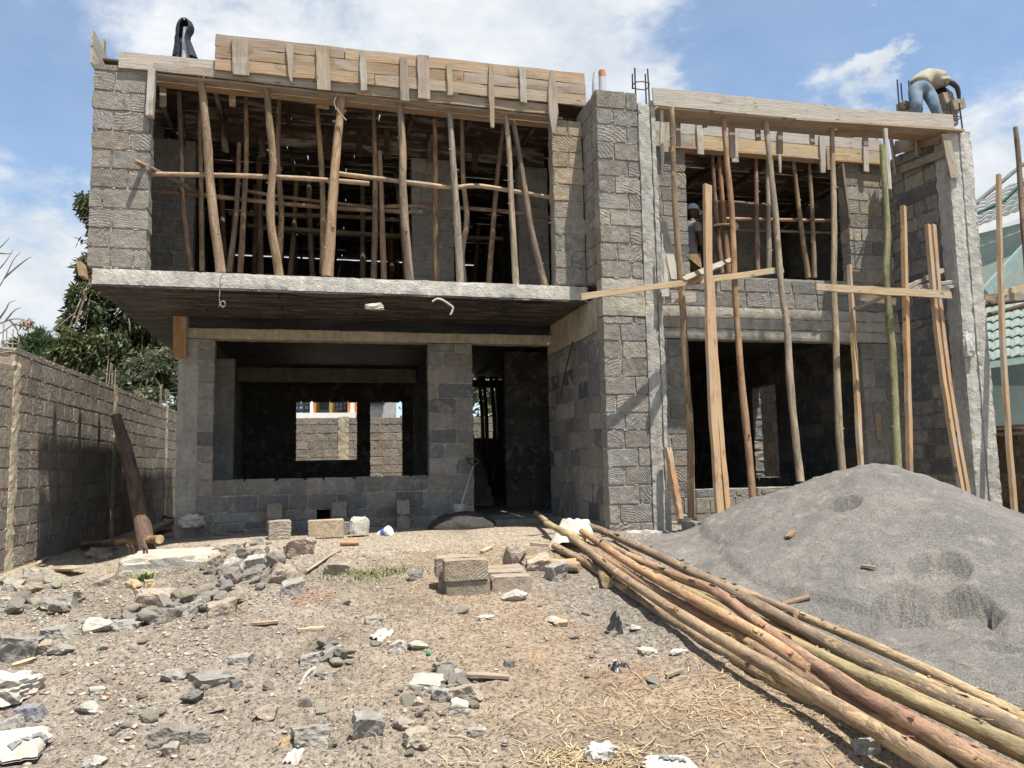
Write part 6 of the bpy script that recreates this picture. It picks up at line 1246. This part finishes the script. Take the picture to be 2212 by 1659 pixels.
nt_ = empty('shade_net', gpt(2160, 440, 10.4), 'green shade net strung on a rope between the far right poles', 'net')
top = [(2090, 470), (2130, 452), (2170, 432), (2200, 405), (2240, 380), (2330, 350)]
P = [[aY(x, y, 10.4)*(1-v)+(np.array([0, 0, 0])+aY(x, y, 10.4)*np.array([1, 1, 0])+np.array([0, 0, 2.05]))*v+np.array([0, .06*math.sin(x*.1+v*6), 0]) for v in np.linspace(0, 1, 9)] for x, y in top]
mb = MB(); sheet(mb, P, (.1, .3, .2), .003); part('mesh', mb, 'green_shade_net', nt_)
mb = MB(); tube(mb, [aY(x, y, 10.38) for x, y in top], [.028]*6, (.1, .2, .15), 7, .3); part('rope', mb, 'green_rope', nt_)
# house behind, seen through the rear window
yh = empty('yellow_house', (1, 33, .6), 'yellow house with white barred windows, seen over the rear wall through the window opening', 'house')
def zq(px, py, Y): return aY(px, py, Y)
mb = MB(); a = zq(560, 830, 33); b = zq(790, 830, 33); box(mb, (a[0], 33, .6), (b[0], 36, 5.6)); part('wall', mb, 'yellow_render', yh)
def wind(e, x0, x1, y0, y1, Y, nx, ny, glass='window_glass'):
    A = zq(x0, y0, Y); B = zq(x1, y1, Y); fe = empty('window', A, None, None); fe.parent = e; fe.location = Vector(tuple(A))-e.location
    mb = MB(); box(mb, (A[0], Y-.02, B[2]), (B[0], Y+.03, A[2])); part('pane', mb, glass, fe)
    mb = MB()
    for k in range(nx+1): x = A[0]+(B[0]-A[0])*k/nx; box(mb, (x-.03, Y-.07, B[2]), (x+.03, Y-.022, A[2]))
    for k in range(ny+1): z = B[2]+(A[2]-B[2])*k/ny; box(mb, (A[0], Y-.105, z-.03), (B[0], Y-.072, z+.03))
    part('bars', mb, 'dark_frame', fe)
wind(yh, 622, 668, 840, 898, 32.9, 4, 5); wind(yh, 690, 711, 840, 866, 32.9, 2, 3); wind(yh, 725, 748, 840, 886, 32.9, 3, 5)
mb = MB(); A = zq(690, 869, 32.95); B = zq(711, 900, 32.95); box(mb, (A[0], 32.9, B[2]), (B[0], 32.97, A[2])); part('door', mb, 'dark_frame', yh)
for x0, x1, m in ((670, 677, 'white_paint'), (677, 680, 'orange_paint'), (751, 757, 'orange_paint'), (757, 766, 'white_paint'), (766, 774, 'orange_paint')):
    A = zq(x0, 830, 32.4); B = zq(x1, 900, 32.4); mb = MB(); box(mb, (A[0], 32.4, .6), (B[0]-.004, 32.8, 5.4)); part('column', mb, m, yh)
mb = MB(); A = zq(600, 892, 32.2); B = zq(780, 892, 32.2); box(mb, (A[0], 32.2, .6), (B[0], 32.38, A[2])); part('terrace', mb, 'white_paint', yh)
gy = empty('grey_house', (5, 30, .6), 'unpainted grey rendered house seen through the rear door opening', 'house')
mb = MB(); A = zq(797, 830, 30); B = zq(856, 830, 30); box(mb, (A[0], 30, .6), (B[0], 34, 6.0)); part('wall', mb, 'grey_render', gy); wind(gy, 800, 829, 836, 874, 29.95, 5, 5)
# ------------------------------------------------------------------ trees
def leaf_cloud(mb, blobs, n, L, Wd, seed, droop=.6, shell=.5, cut=.3):
    r = np.random.RandomState(seed); B = np.array([[*b[:3], *b[3]] for b in blobs], float); vol = B[:, 3]*B[:, 4]*B[:, 5]; pk = r.choice(len(B), n, p=vol**.75/np.sum(vol**.75))
    d = r.normal(size=(n, 3)); d /= np.linalg.norm(d, axis=1)[:, None]; rad = (shell+(1.08-shell)*r.uniform(0, 1, n)**.6); c = B[pk, :3]+d*rad[:, None]*B[pk, 3:6]
    lump = fbm(c[:, 0]*1.1+c[:, 1]*.7, c[:, 2]*1.2+c[:, 1]*.5, seed, 3); k = lump > np.quantile(lump, cut); c = c[k]; d = d[k]; m = len(c); lump = lump[k]
    ax = r.normal(size=(m, 3))*.55; ax[:, 2] -= droop; ax += d*.35; ax /= np.linalg.norm(ax, axis=1)[:, None]; sd = np.cross(ax, r.normal(size=(m, 3))); sd /= np.linalg.norm(sd, axis=1)[:, None]
    l = (L*r.uniform(.6, 1.3, m))[:, None]; w = (Wd*r.uniform(.7, 1.3, m))[:, None]
    P = np.stack([c, c+ax*l*.5+sd*w, c+ax*l, c+ax*l*.5-sd*w], 1).reshape(-1, 3); f = np.arange(m*4).reshape(m, 4)
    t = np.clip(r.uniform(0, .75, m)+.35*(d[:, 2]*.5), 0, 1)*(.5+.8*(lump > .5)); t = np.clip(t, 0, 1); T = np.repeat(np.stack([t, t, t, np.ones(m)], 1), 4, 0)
    mb.add(P, f.tolist(), T)
def tree(name, label, cat, base, trunk, blobs, n, L, Wd, mat, seed, limbs=8, droop=.6, bark=(.13, .10, .075), rad=.2):
    e = empty(name, base, label, cat, None); mb = MB(); top = np.array(trunk[-1]); tube(mb, trunk, list(np.linspace(rad, rad*.35, len(trunk))), bark, 10, .12)
    rs = random.Random(seed)
    for k in range(limbs):
        b = blobs[k % len(blobs)]; i = rs.uniform(.35, .95)*(len(trunk)-1); j = int(i); q = np.array(trunk[j])*(1-(i-j))+np.array(trunk[min(j+1, len(trunk)-1)])*(i-j); t = np.array(b[:3]); m = (q+t)/2+np.array([rs.uniform(-.3, .3), rs.uniform(-.3, .3), rs.uniform(.0, .5)])
        tube(mb, [q, m, t], [rad*.4, rad*.25, rad*.08], bark, 7, .12)
        for _ in range(3): t2 = t+np.array([rs.uniform(-1, 1)*b[3][0], rs.uniform(-1, 1)*b[3][1], rs.uniform(-.6, 1)*b[3][2]]); tube(mb, [m, (m+t2)/2+np.array([0, 0, .15]), t2], [rad*.16, rad*.1, .012], bark, 5, .1)
    part('trunk', mb, PB, e); mb = MB(); leaf_cloud(mb, blobs, n, L, Wd, seed, droop); part('crown', mb, mat, e); return e
def blob(px, py, Y, rp, sq=(1, .9, 1)): p = aY(px, py, Y); s = rp/px_per_m(p); return (*p, (s*sq[0], s*sq[1], s*sq[2]))
def tb(px, py, Y): p = aY(px, py, Y); return tuple(p)
Yt = 29
bl = [blob(*b) for b in [(205, 445, Yt+1, 30), (190, 500, Yt, 26), (222, 530, Yt+1, 38), (205, 585, Yt, 32), (235, 620, Yt, 34), (265, 560, Yt+2, 55), (195, 650, Yt-1, 38), (250, 680, Yt-1, 52), (180, 705, Yt-1, 40), (300, 660, Yt, 50), (310, 720, Yt, 50), (165, 770, Yt-2, 42), (230, 760, Yt-2, 48), (290, 790, Yt-1, 44), (150, 740, Yt-2, 26), (350, 760, Yt, 40), (260, 480, Yt+2, 50), (250, 400, Yt+2, 34)]]
g0 = tb(315, 880, Yt); tree('leafy_tree', 'tall dark tree with drooping leaves rising behind the left boundary wall', 'tree', (g0[0], Yt, .6), [(g0[0], Yt, .6), tb(318, 760, Yt), tb(300, 660, Yt), tb(262, 540, Yt+.5), tb(235, 430, Yt+1)], [(*b[:3], tuple(q*1.12 for q in b[3])) for b in bl]+[blob(*b) for b in [(350, 700, Yt, 46), (365, 745, Yt+1, 40), (330, 670, Yt+1, 44), (215, 800, Yt-2, 46), (140, 810, Yt-2, 40), (300, 600, Yt+2, 60)]], 62000, .24, .042, 'broad_leaves', 71, 18, .7, rad=.26)
bl = [blob(*b) for b in [(310, 815, 25, 42), (350, 830, 24.5, 40), (280, 850, 24.5, 34), (360, 790, 25, 34), (330, 870, 24, 34), (375, 860, 24, 30), (240, 830, 25, 34), (250, 870, 24.5, 30), (390, 810, 25, 36)]]
g0 = tb(330, 900, 25); tree('pale_bush', 'pale leaved bushy tree just behind the boundary wall, right of the tall dark tree', 'tree', (g0[0], 25, .6), [(g0[0], 25, .6), tb(330, 860, 25), tb(335, 815, 25)], bl, 20000, .20, .038, 'pale_leaves', 72, 9, .35, rad=.12)
bl = [blob(*b, (1, 1, .9)) for b in [(88, 722, 34, 12), (86, 738, 34, 20), (90, 755, 34, 27), (75, 772, 34, 28), (108, 775, 34, 28), (95, 795, 33.5, 38), (60, 800, 33.5, 30), (130, 800, 33, 30)]]
g0 = tb(90, 860, 34); tree('feathery_tree', 'blue green feathery tree behind the wall at the far left', 'tree', (g0[0], 34, .6), [(g0[0], 34, .6), tb(90, 800, 34), tb(88, 725, 34)], bl, 9000, .30, .028, 'feathery_leaves', 73, 8, -.1, rad=.12)
bl = [blob(*b, (1, 1, .9)) for b in [(48, 742, 36, 14), (45, 760, 36, 24), (30, 780, 36, 26), (10, 770, 36, 26), (-10, 790, 36, 30)]]
g0 = tb(40, 860, 36); tree('feathery_tree', 'smaller feathery tree at the left photo margin', 'tree', (g0[0], 36, .6), [(g0[0], 36, .6), tb(40, 800, 36), tb(46, 745, 36)], bl, 6000, .30, .028, 'feathery_leaves', 74, 6, -.1, rad=.12)
# bare tree reaching in from the left margin
bt = empty('bare_tree', (*aY(-90, 900, 24)[:2], .6), 'leafless branches of a tree reaching in at the left margin', 'tree'); mb = MB(); BC = (.17, .14, .12)
b0 = aY(-90, 900, 24); b0[2] = .6
tube(mb, [b0, aY(-85, 800, 24), aY(-60, 700, 24), aY(-40, 600, 24), aY(-50, 480, 24)], [.2, .17, .12, .08, .03], BC, 9, .1)
for pts in ([(-60, 700), (-20, 645), (10, 600), (30, 560), (45, 545)], [(10, 600), (35, 578), (58, 560), (68, 555)], [(-45, 620), (-10, 590), (12, 565), (28, 540)], [(-40, 600), (-15, 550), (5, 530), (22, 512)], [(-20, 545), (10, 548), (28, 548)], [(-55, 690), (-10, 700), (25, 690), (50, 690), (65, 698)], [(-10, 700), (12, 670), (20, 655), (35, 648)], [(10, 695), (30, 672), (45, 664)], [(20, 690), (36, 710), (40, 725), (46, 755)], [(-50, 720), (-5, 722), (30, 700), (55, 695)], [(30, 700), (48, 705), (54, 715)]):
    tube(mb, [aY(x, y, 24) for x, y in pts], list(np.linspace(.03, .006, len(pts))), BC, 5, .1)
part('trunk', mb, PB, bt)
mb = MB(); leaf_cloud(mb, [blob(55, 698, 24, 10), blob(45, 690, 24, 10), blob(62, 690, 24, 6)], 90, .2, .025, 5, .9); part('dead_leaves', mb, 'brown_cloth', bt)
# low far tree line closing the horizon behind the plot
def hedge(label, x0, x1, y, h, n, seed):
    rs = random.Random(seed); mb = MB(); bl = []; x = x0
    while x < x1: bl.append((x, y+rs.uniform(-2, 2), .6+h*rs.uniform(.25, .8), (rs.uniform(1.2, 2.2), 1.6, h*rs.uniform(.4, .65)))); x += rs.uniform(1.0, 2.0)
    leaf_cloud(mb, bl, n, .5, .09, seed, .4); o = single('tree_belt', mb, 'broad_leaves', label, 'trees'); o['kind'] = 'stuff'
hedge('distant belt of dark trees on the horizon behind the plot', -60, 70, 62, 4.2, 14000, 81)
hedge('row of dark shrubs behind the corridor opening and the rear wall', 4.9, 9.5, 26, 4.5, 5000, 82)
# ------------------------------------------------------------------ people
def skin_part(name, nodes, edges, mat, parent, sub=2, root=0, extra=None, smooth=True):
    """one continuous body surface grown round a jointed skeleton (nodes = (point, radius x, radius y))"""
    me = bpy.data.meshes.new('tmp'); base = np.array(absloc(parent))
    me.from_pydata([tuple(np.array(n[0])-base) for n in nodes], edges, [])
    o = bpy.data.objects.new('tmp', me); COL.objects.link(o)
    md = o.modifiers.new('skin', 'SKIN'); md.use_smooth_shade = True
    if not me.skin_vertices: 
        bm = bmesh.new(); bm.from_mesh(me); bm.verts.layers.skin.verify(); bm.to_mesh(me); bm.free()
    sv = me.skin_vertices[0].data
    for i, n in enumerate(nodes): sv[i].radius = (n[1], n[2] if len(n) > 2 else n[1]); sv[i].use_root = (i == root)
    s2 = o.modifiers.new('sub', 'SUBSURF'); s2.levels = sub; s2.render_levels = sub
    bpy.context.view_layer.update(); ev = o.evaluated_get(bpy.context.evaluated_depsgraph_get()); m2 = bpy.data.meshes.new_from_object(ev)
    V = np.array([v.co[:] for v in m2.vertices])+base; F = [tuple(p.vertices) for p in m2.polygons]
    bpy.data.objects.remove(o); bpy.data.meshes.remove(me); bpy.data.meshes.remove(m2)
    mb = MB(); k = 1; c = V.mean(0); V = V+(np.stack([fbm(V[:, 0]*22, V[:, 2]*22+V[:, 1]*9, q, 3)-.5 for q in (1, 2, 3)], 1))*.022*(0 if mat == 'dark_skin' else 1)
    mb.add(V, F, (.1, .1, .1), None, smooth)
    if extra: extra(mb)
    return part(name, mb, mat, parent)
def ell(mb, c, r, R=None, sub=3, shape=None):
    V, F = ico(sub); V = V.copy()
    if shape: V = shape(V)
    V = V*np.array(r)
    if R is not None: V = V@np.array(R).T
    mb.add(V+np.array(c), F, (.1, .1, .1), None, True)
def head(mb, c, fwd, up, s=1.0):
    """head with brow, nose, lips, jaw and ears; c centre, fwd where it looks"""
    f = np.array(fwd, float); f /= np.linalg.norm(f); u = np.array(up, float); u = u-f*np.dot(u, f); u /= np.linalg.norm(u); r = np.cross(f, u); R = np.stack([r, f, u], 1)
    def shp(V):
        W = V.copy(); lo = np.clip(-V[:, 2], 0, 1); W[:, 0] *= 1-.28*lo; W[:, 1] *= 1-.10*lo; W[:, 1] += .10*lo
        W[:, 1] -= .12*np.exp(-((V[:, 2]-.12)/.12)**2)*(V[:, 1] > .3)*np.exp(-((np.abs(V[:, 0])-.38)/.2)**2); return W
    ell(mb, c, (.078*s, .098*s, .118*s), R, 4, shp)
    def P(x, y, z): return np.array(c)+R@(np.array([x, y, z])*s)
    ell(mb, P(0, .104, -.012), (.014*s, .020*s, .024*s), R, 2); ell(mb, P(0, .096, .022), (.045*s, .012*s, .010*s), R, 2)
    ell(mb, P(0, .094, -.055), (.026*s, .014*s, .007*s), R, 2); ell(mb, P(0, .092, -.068), (.022*s, .013*s, .007*s), R, 2)
    for q in (-1, 1):
        ell(mb, P(.078*q, -.005, -.005), (.010*s, .020*s, .032*s), R, 2); ell(mb, P(.032*q, .083, .008), (.013*s, .010*s, .007*s), R, 2)
    return R, P
def hand(mb, w, d, pn, s=1.0, curl=.6):
    """palm with four unequal bent fingers and a thumb leaving its side; w wrist, d direction, pn palm side"""
    d = np.array(d, float); d /= np.linalg.norm(d); pn = np.array(pn, float); pn = pn-d*np.dot(pn, d); pn /= np.linalg.norm(pn); sd = np.cross(d, pn); R = np.stack([sd, d, pn], 1); w = np.array(w)
    ell(mb, w+d*.05*s, (.040*s, .055*s, .017*s), R, 3)
    for k, (x, L) in enumerate(((-.030, .066), (-.010, .078), (.010, .074), (.029, .058))):
        a = w+d*.088*s+sd*x*s; b = a+(d*math.cos(curl*.5)+pn*math.sin(curl*.5))*L*.5*s; e = b+(d*math.cos(curl*1.6)+pn*math.sin(curl*1.6))*L*.55*s
        tube(mb, [a-d*.02*s, a, b, e], [.010*s, .0098*s, .009*s, .0072*s], (.1, .1, .1), 7, 0, (.1, .1, .1), True, 2)
    a = w+d*.03*s-sd*.036*s; tube(mb, [a, a+(d*.6-sd*.6+pn*.4)*.035*s, a+(d*1.0-sd*.4+pn*.8)*.055*s], [.013*s, .011*s, .008*s], (.1, .1, .1), 7, 0, (.1, .1, .1), True, 3)
def Q(px, py, Y): return aY(px, py, Y)

# man bending over on the roof edge
pb = empty('person', Q(2010, 272, 9.15), 'person in a khaki shirt and blue jeans bending over stone blocks on the roof corner', 'person')
ank = Q(2033, 266, 9.05)
nd = [(Q(1990, 181, 9.25), .165, .13), (Q(1988, 190, 9.25), .17, .135), (Q(1977, 197, 9.22), .105, .11), (Q(1980, 232, 9.12), .085), (Q(1986, 275, 9.3), .062), (Q(2006, 198, 9.24), .105, .11), (Q(2018, 228, 9.08), .082), (Q(2032, 264, 9.06), .058)]
skin_part('jeans', nd, [(0, 1), (1, 2), (2, 3), (3, 4), (1, 5), (5, 6), (6, 7)], 'blue_denim', pb, 2, 1)
nd = [(Q(1988, 179, 9.28), .172, .135), (Q(1997, 168, 9.34), .165, .125), (Q(2013, 167, 9.42), .17, .14), (Q(2028, 173, 9.48), .17, .13), (Q(2038, 182, 9.52), .09), (Q(2043, 175, 9.33), .078), (Q(2055, 178, 9.29), .068), (Q(2032, 186, 9.70), .075), (Q(2036, 194, 9.75), .066), (Q(1984, 186, 9.25), .178, .142)]
skin_part('shirt', nd, [(0, 1), (1, 2), (2, 3), (3, 4), (3, 5), (5, 6), (3, 7), (7, 8), (0, 9)], 'khaki_shirt', pb, 2, 2)
def ex(mb):
    head(mb, Q(2035, 202, 9.55), (.35, .5, -.75), (.2, .5, -.6)); hand(mb, Q(2072, 214, 9.30), (.05, -.1, -1), (-1, 0, 0), 1.0, .9); hand(mb, Q(2046, 222, 9.66), (.2, -.2, -1), (.5, -1, 0), 1.0, .8)
nd = [(Q(2036, 182, 9.52), .06), (Q(2036, 194, 9.54), .052), (Q(2041, 175, 9.33), .05), (Q(2057, 179, 9.29), .047), (Q(2068, 189, 9.28), .040), (Q(2071, 203, 9.29), .035), (Q(2072, 215, 9.30), .025), (Q(2033, 186, 9.70), .055), (Q(2038, 202, 9.76), .045), (Q(2046, 222, 9.66), .028)]
skin_part('body', nd, [(0, 1), (0, 2), (2, 3), (3, 4), (4, 5), (5, 6), (0, 7), (7, 8), (8, 9)], 'dark_skin', pb, 2, 0, ex)
mb = MB(); ell(mb, Q(2034, 204, 9.52)+np.array([-.01, -.02, -.0]), (.085, .095, .10), None, 3); part('hair', mb, 'dark_hair', pb)
for nm, p, q in (('boot', Q(2033, 266, 9.06), 1), ('boot', Q(1987, 277, 9.3), 2)):
    mb = MB(); ell(mb, p+np.array([.02, .05, -.05]), (.05, .13, .05), None, 3); ell(mb, p+np.array([0, -.01, .01]), (.055, .06, .08), None, 3); part(nm, mb, 'dark_frame', pb)
zf = float(Q(2033, 266, 9.06)[2])-.115
one_plank('board the bending man stands on behind the lintel shutter', (7.8, 9.22, zf-.02), (9.1, 9.22, zf-.02), .36, .035, (0, 1, 0), GREYW)
GB_ = 'stone blocks on the roof corner'
for k, (px, py, Y, L, H, yaw, tl, lab) in enumerate(((2045, 274, 9.4, .30, .2, .2, .0, 'lowest stone block on the roof corner by the bending man'), (2048, 250, 9.4, .32, .18, .3, .25, 'second stone block of the roof corner pile, tilted'), (2042, 226, 9.42, .24, .17, .2, .35, 'tilted stone block under the face of the bending man'), (2064, 240, 9.28, .26, .15, .1, .3, 'stone block held in the right hand of the bending man'))):
    p = Q(px, py, Y); cut_block(lab, p, yaw, L, H, .18, jit((.33, .27, .20), .06), group=GB_, tilt=tl)
cut_block('small stone block behind the rebar left of the bending man', Q(1955, 243, 9.5), .2, .2, .15, .15, (.33, .28, .22))
# man with the cap inside the right upper opening
pm = empty('person', Q(1490, 640, 10.55), 'person in grey printed tee shirt and light blue cap standing inside the right upper opening', 'person')
nd = [(Q(1486, 545, 10.55), .165, .125), (Q(1484, 556, 10.55), .17, .135), (Q(1477, 572, 10.52), .10), (Q(1477, 615, 10.5), .08), (Q(1480, 655, 10.5), .06), (Q(1498, 572, 10.6), .10), (Q(1502, 615, 10.6), .08), (Q(1500, 655, 10.6), .06)]
skin_part('trousers', nd, [(0, 1), (1, 2), (2, 3), (3, 4), (1, 5), (5, 6), (6, 7)], 'olive_trousers', pm, 2, 1)
nd = [(Q(1487, 552, 10.55), .165, .13), (Q(1486, 530, 10.55), .16, .125), (Q(1489, 508, 10.57), .168, .13), (Q(1492, 490, 10.58), .155, .115), (Q(1493, 480, 10.58), .07), (Q(1481, 487, 10.72), .08), (Q(1478, 503, 10.78), .075), (Q(1505, 489, 10.42), .08), (Q(1511, 505, 10.36), .073)]
skin_part('tee_shirt', nd, [(0, 1), (1, 2), (2, 3), (3, 4), (3, 5), (5, 6), (3, 7), (7, 8)], 'grey_tshirt', pm, 2, 1)
def ex(mb): head(mb, Q(1497, 459, 10.6), (1, .25, -.08), (0, 0, 1)); hand(mb, Q(1523, 532, 10.55), (.8, .3, .1), (0, .3, -1), 1, .9); hand(mb, Q(1500, 540, 10.85), (.8, .2, -.3), (0, .3, -1), 1, .7)
nd = [(Q(1493, 482, 10.58), .065), (Q(1494, 470, 10.59), .055), (Q(1505, 489, 10.42), .06), (Q(1512, 510, 10.36), .05), (Q(1513, 527, 10.40), .044), (Q(1523, 532, 10.55), .03), (Q(1481, 487, 10.72), .06), (Q(1479, 520, 10.82), .046), (Q(1500, 540, 10.85), .03)]
skin_part('body', nd, [(0, 1), (0, 2), (2, 3), (3, 4), (4, 5), (0, 6), (6, 7), (7, 8)], 'dark_skin', pm, 2, 0, ex)
cp = Q(1496, 452, 10.6); mb = MB(); V, F = ico(4); V = V.copy(); V[:, 2] = np.clip(V[:, 2], -.12, 1); mb.add(V*np.array([.102, .088, .098])+cp, F, (.1, .1, .1), None, True)
P = np.array([[cp+np.array([.07+.11*v, .075*(2*u-1)*(1-.25*v*v), -.0-.035*v-.03*(2*u-1)**2*1]) for v in np.linspace(0, 1, 6)] for u in np.linspace(0, 1, 9)]); sheet(mb, P, (.1, .1, .1), .006); part('cap', mb, 'light_blue_cotton', pm)
P = np.array([[Q(1478+v*34+u*4, 548+u*(6+26*v), 10.40-.03*math.sin(v*3)) for v in np.linspace(0, 1, 10)] for u in np.linspace(0, 1, 6)]); mb = MB(); sheet(mb, P, (.1, .1, .1), .006); part('waist_cloth', mb, 'brown_cloth', pm)
mb = MB()                                                # dark faded print on the back of the shirt
rs = random.Random(4)
for k in range(16):
    x, y = rs.uniform(1474, 1488), rs.uniform(496, 535); c = Q(x, y, 10.425+.0); ell(mb, c, (rs.uniform(.008, .02), .004, rs.uniform(.012, .035)), None, 1)
part('shirt_print', mb, 'blue_lining', pm)
# third worker: head and shoulders showing over the parapet shutter
pk = empty('person', Q(1748, 330, 11.2), 'person crouching on the right roof, only the dark cap showing over the parapet shutter', 'person')
c = Q(1748, 291, 11.2)
def ex(mb): head(mb, c, (.9, .3, -.3), (0, 0, 1))
nd = [(c+np.array([-.05, 0, -.15]), .065), (c+np.array([-.02, 0, -.06]), .055), (c+np.array([-.12, 0, -.34]), .14), (c+np.array([-.16, 0, -.52]), .15)]
skin_part('body', nd, [(0, 1), (0, 2), (2, 3)], 'grey_tshirt', pk, 2, 0)
mb = MB(); head(mb, c, (.9, .3, -.3), (0, 0, 1)); part('head', mb, 'dark_skin', pk)
mb = MB(); V, F = ico(3); V = V.copy(); V[:, 2] = np.clip(V[:, 2], -.1, 1); mb.add(V*np.array([.105, .095, .10])+c+np.array([0, 0, .03]), F, (.1, .1, .1), None, True); part('cap', mb, 'black_jacket', pk)
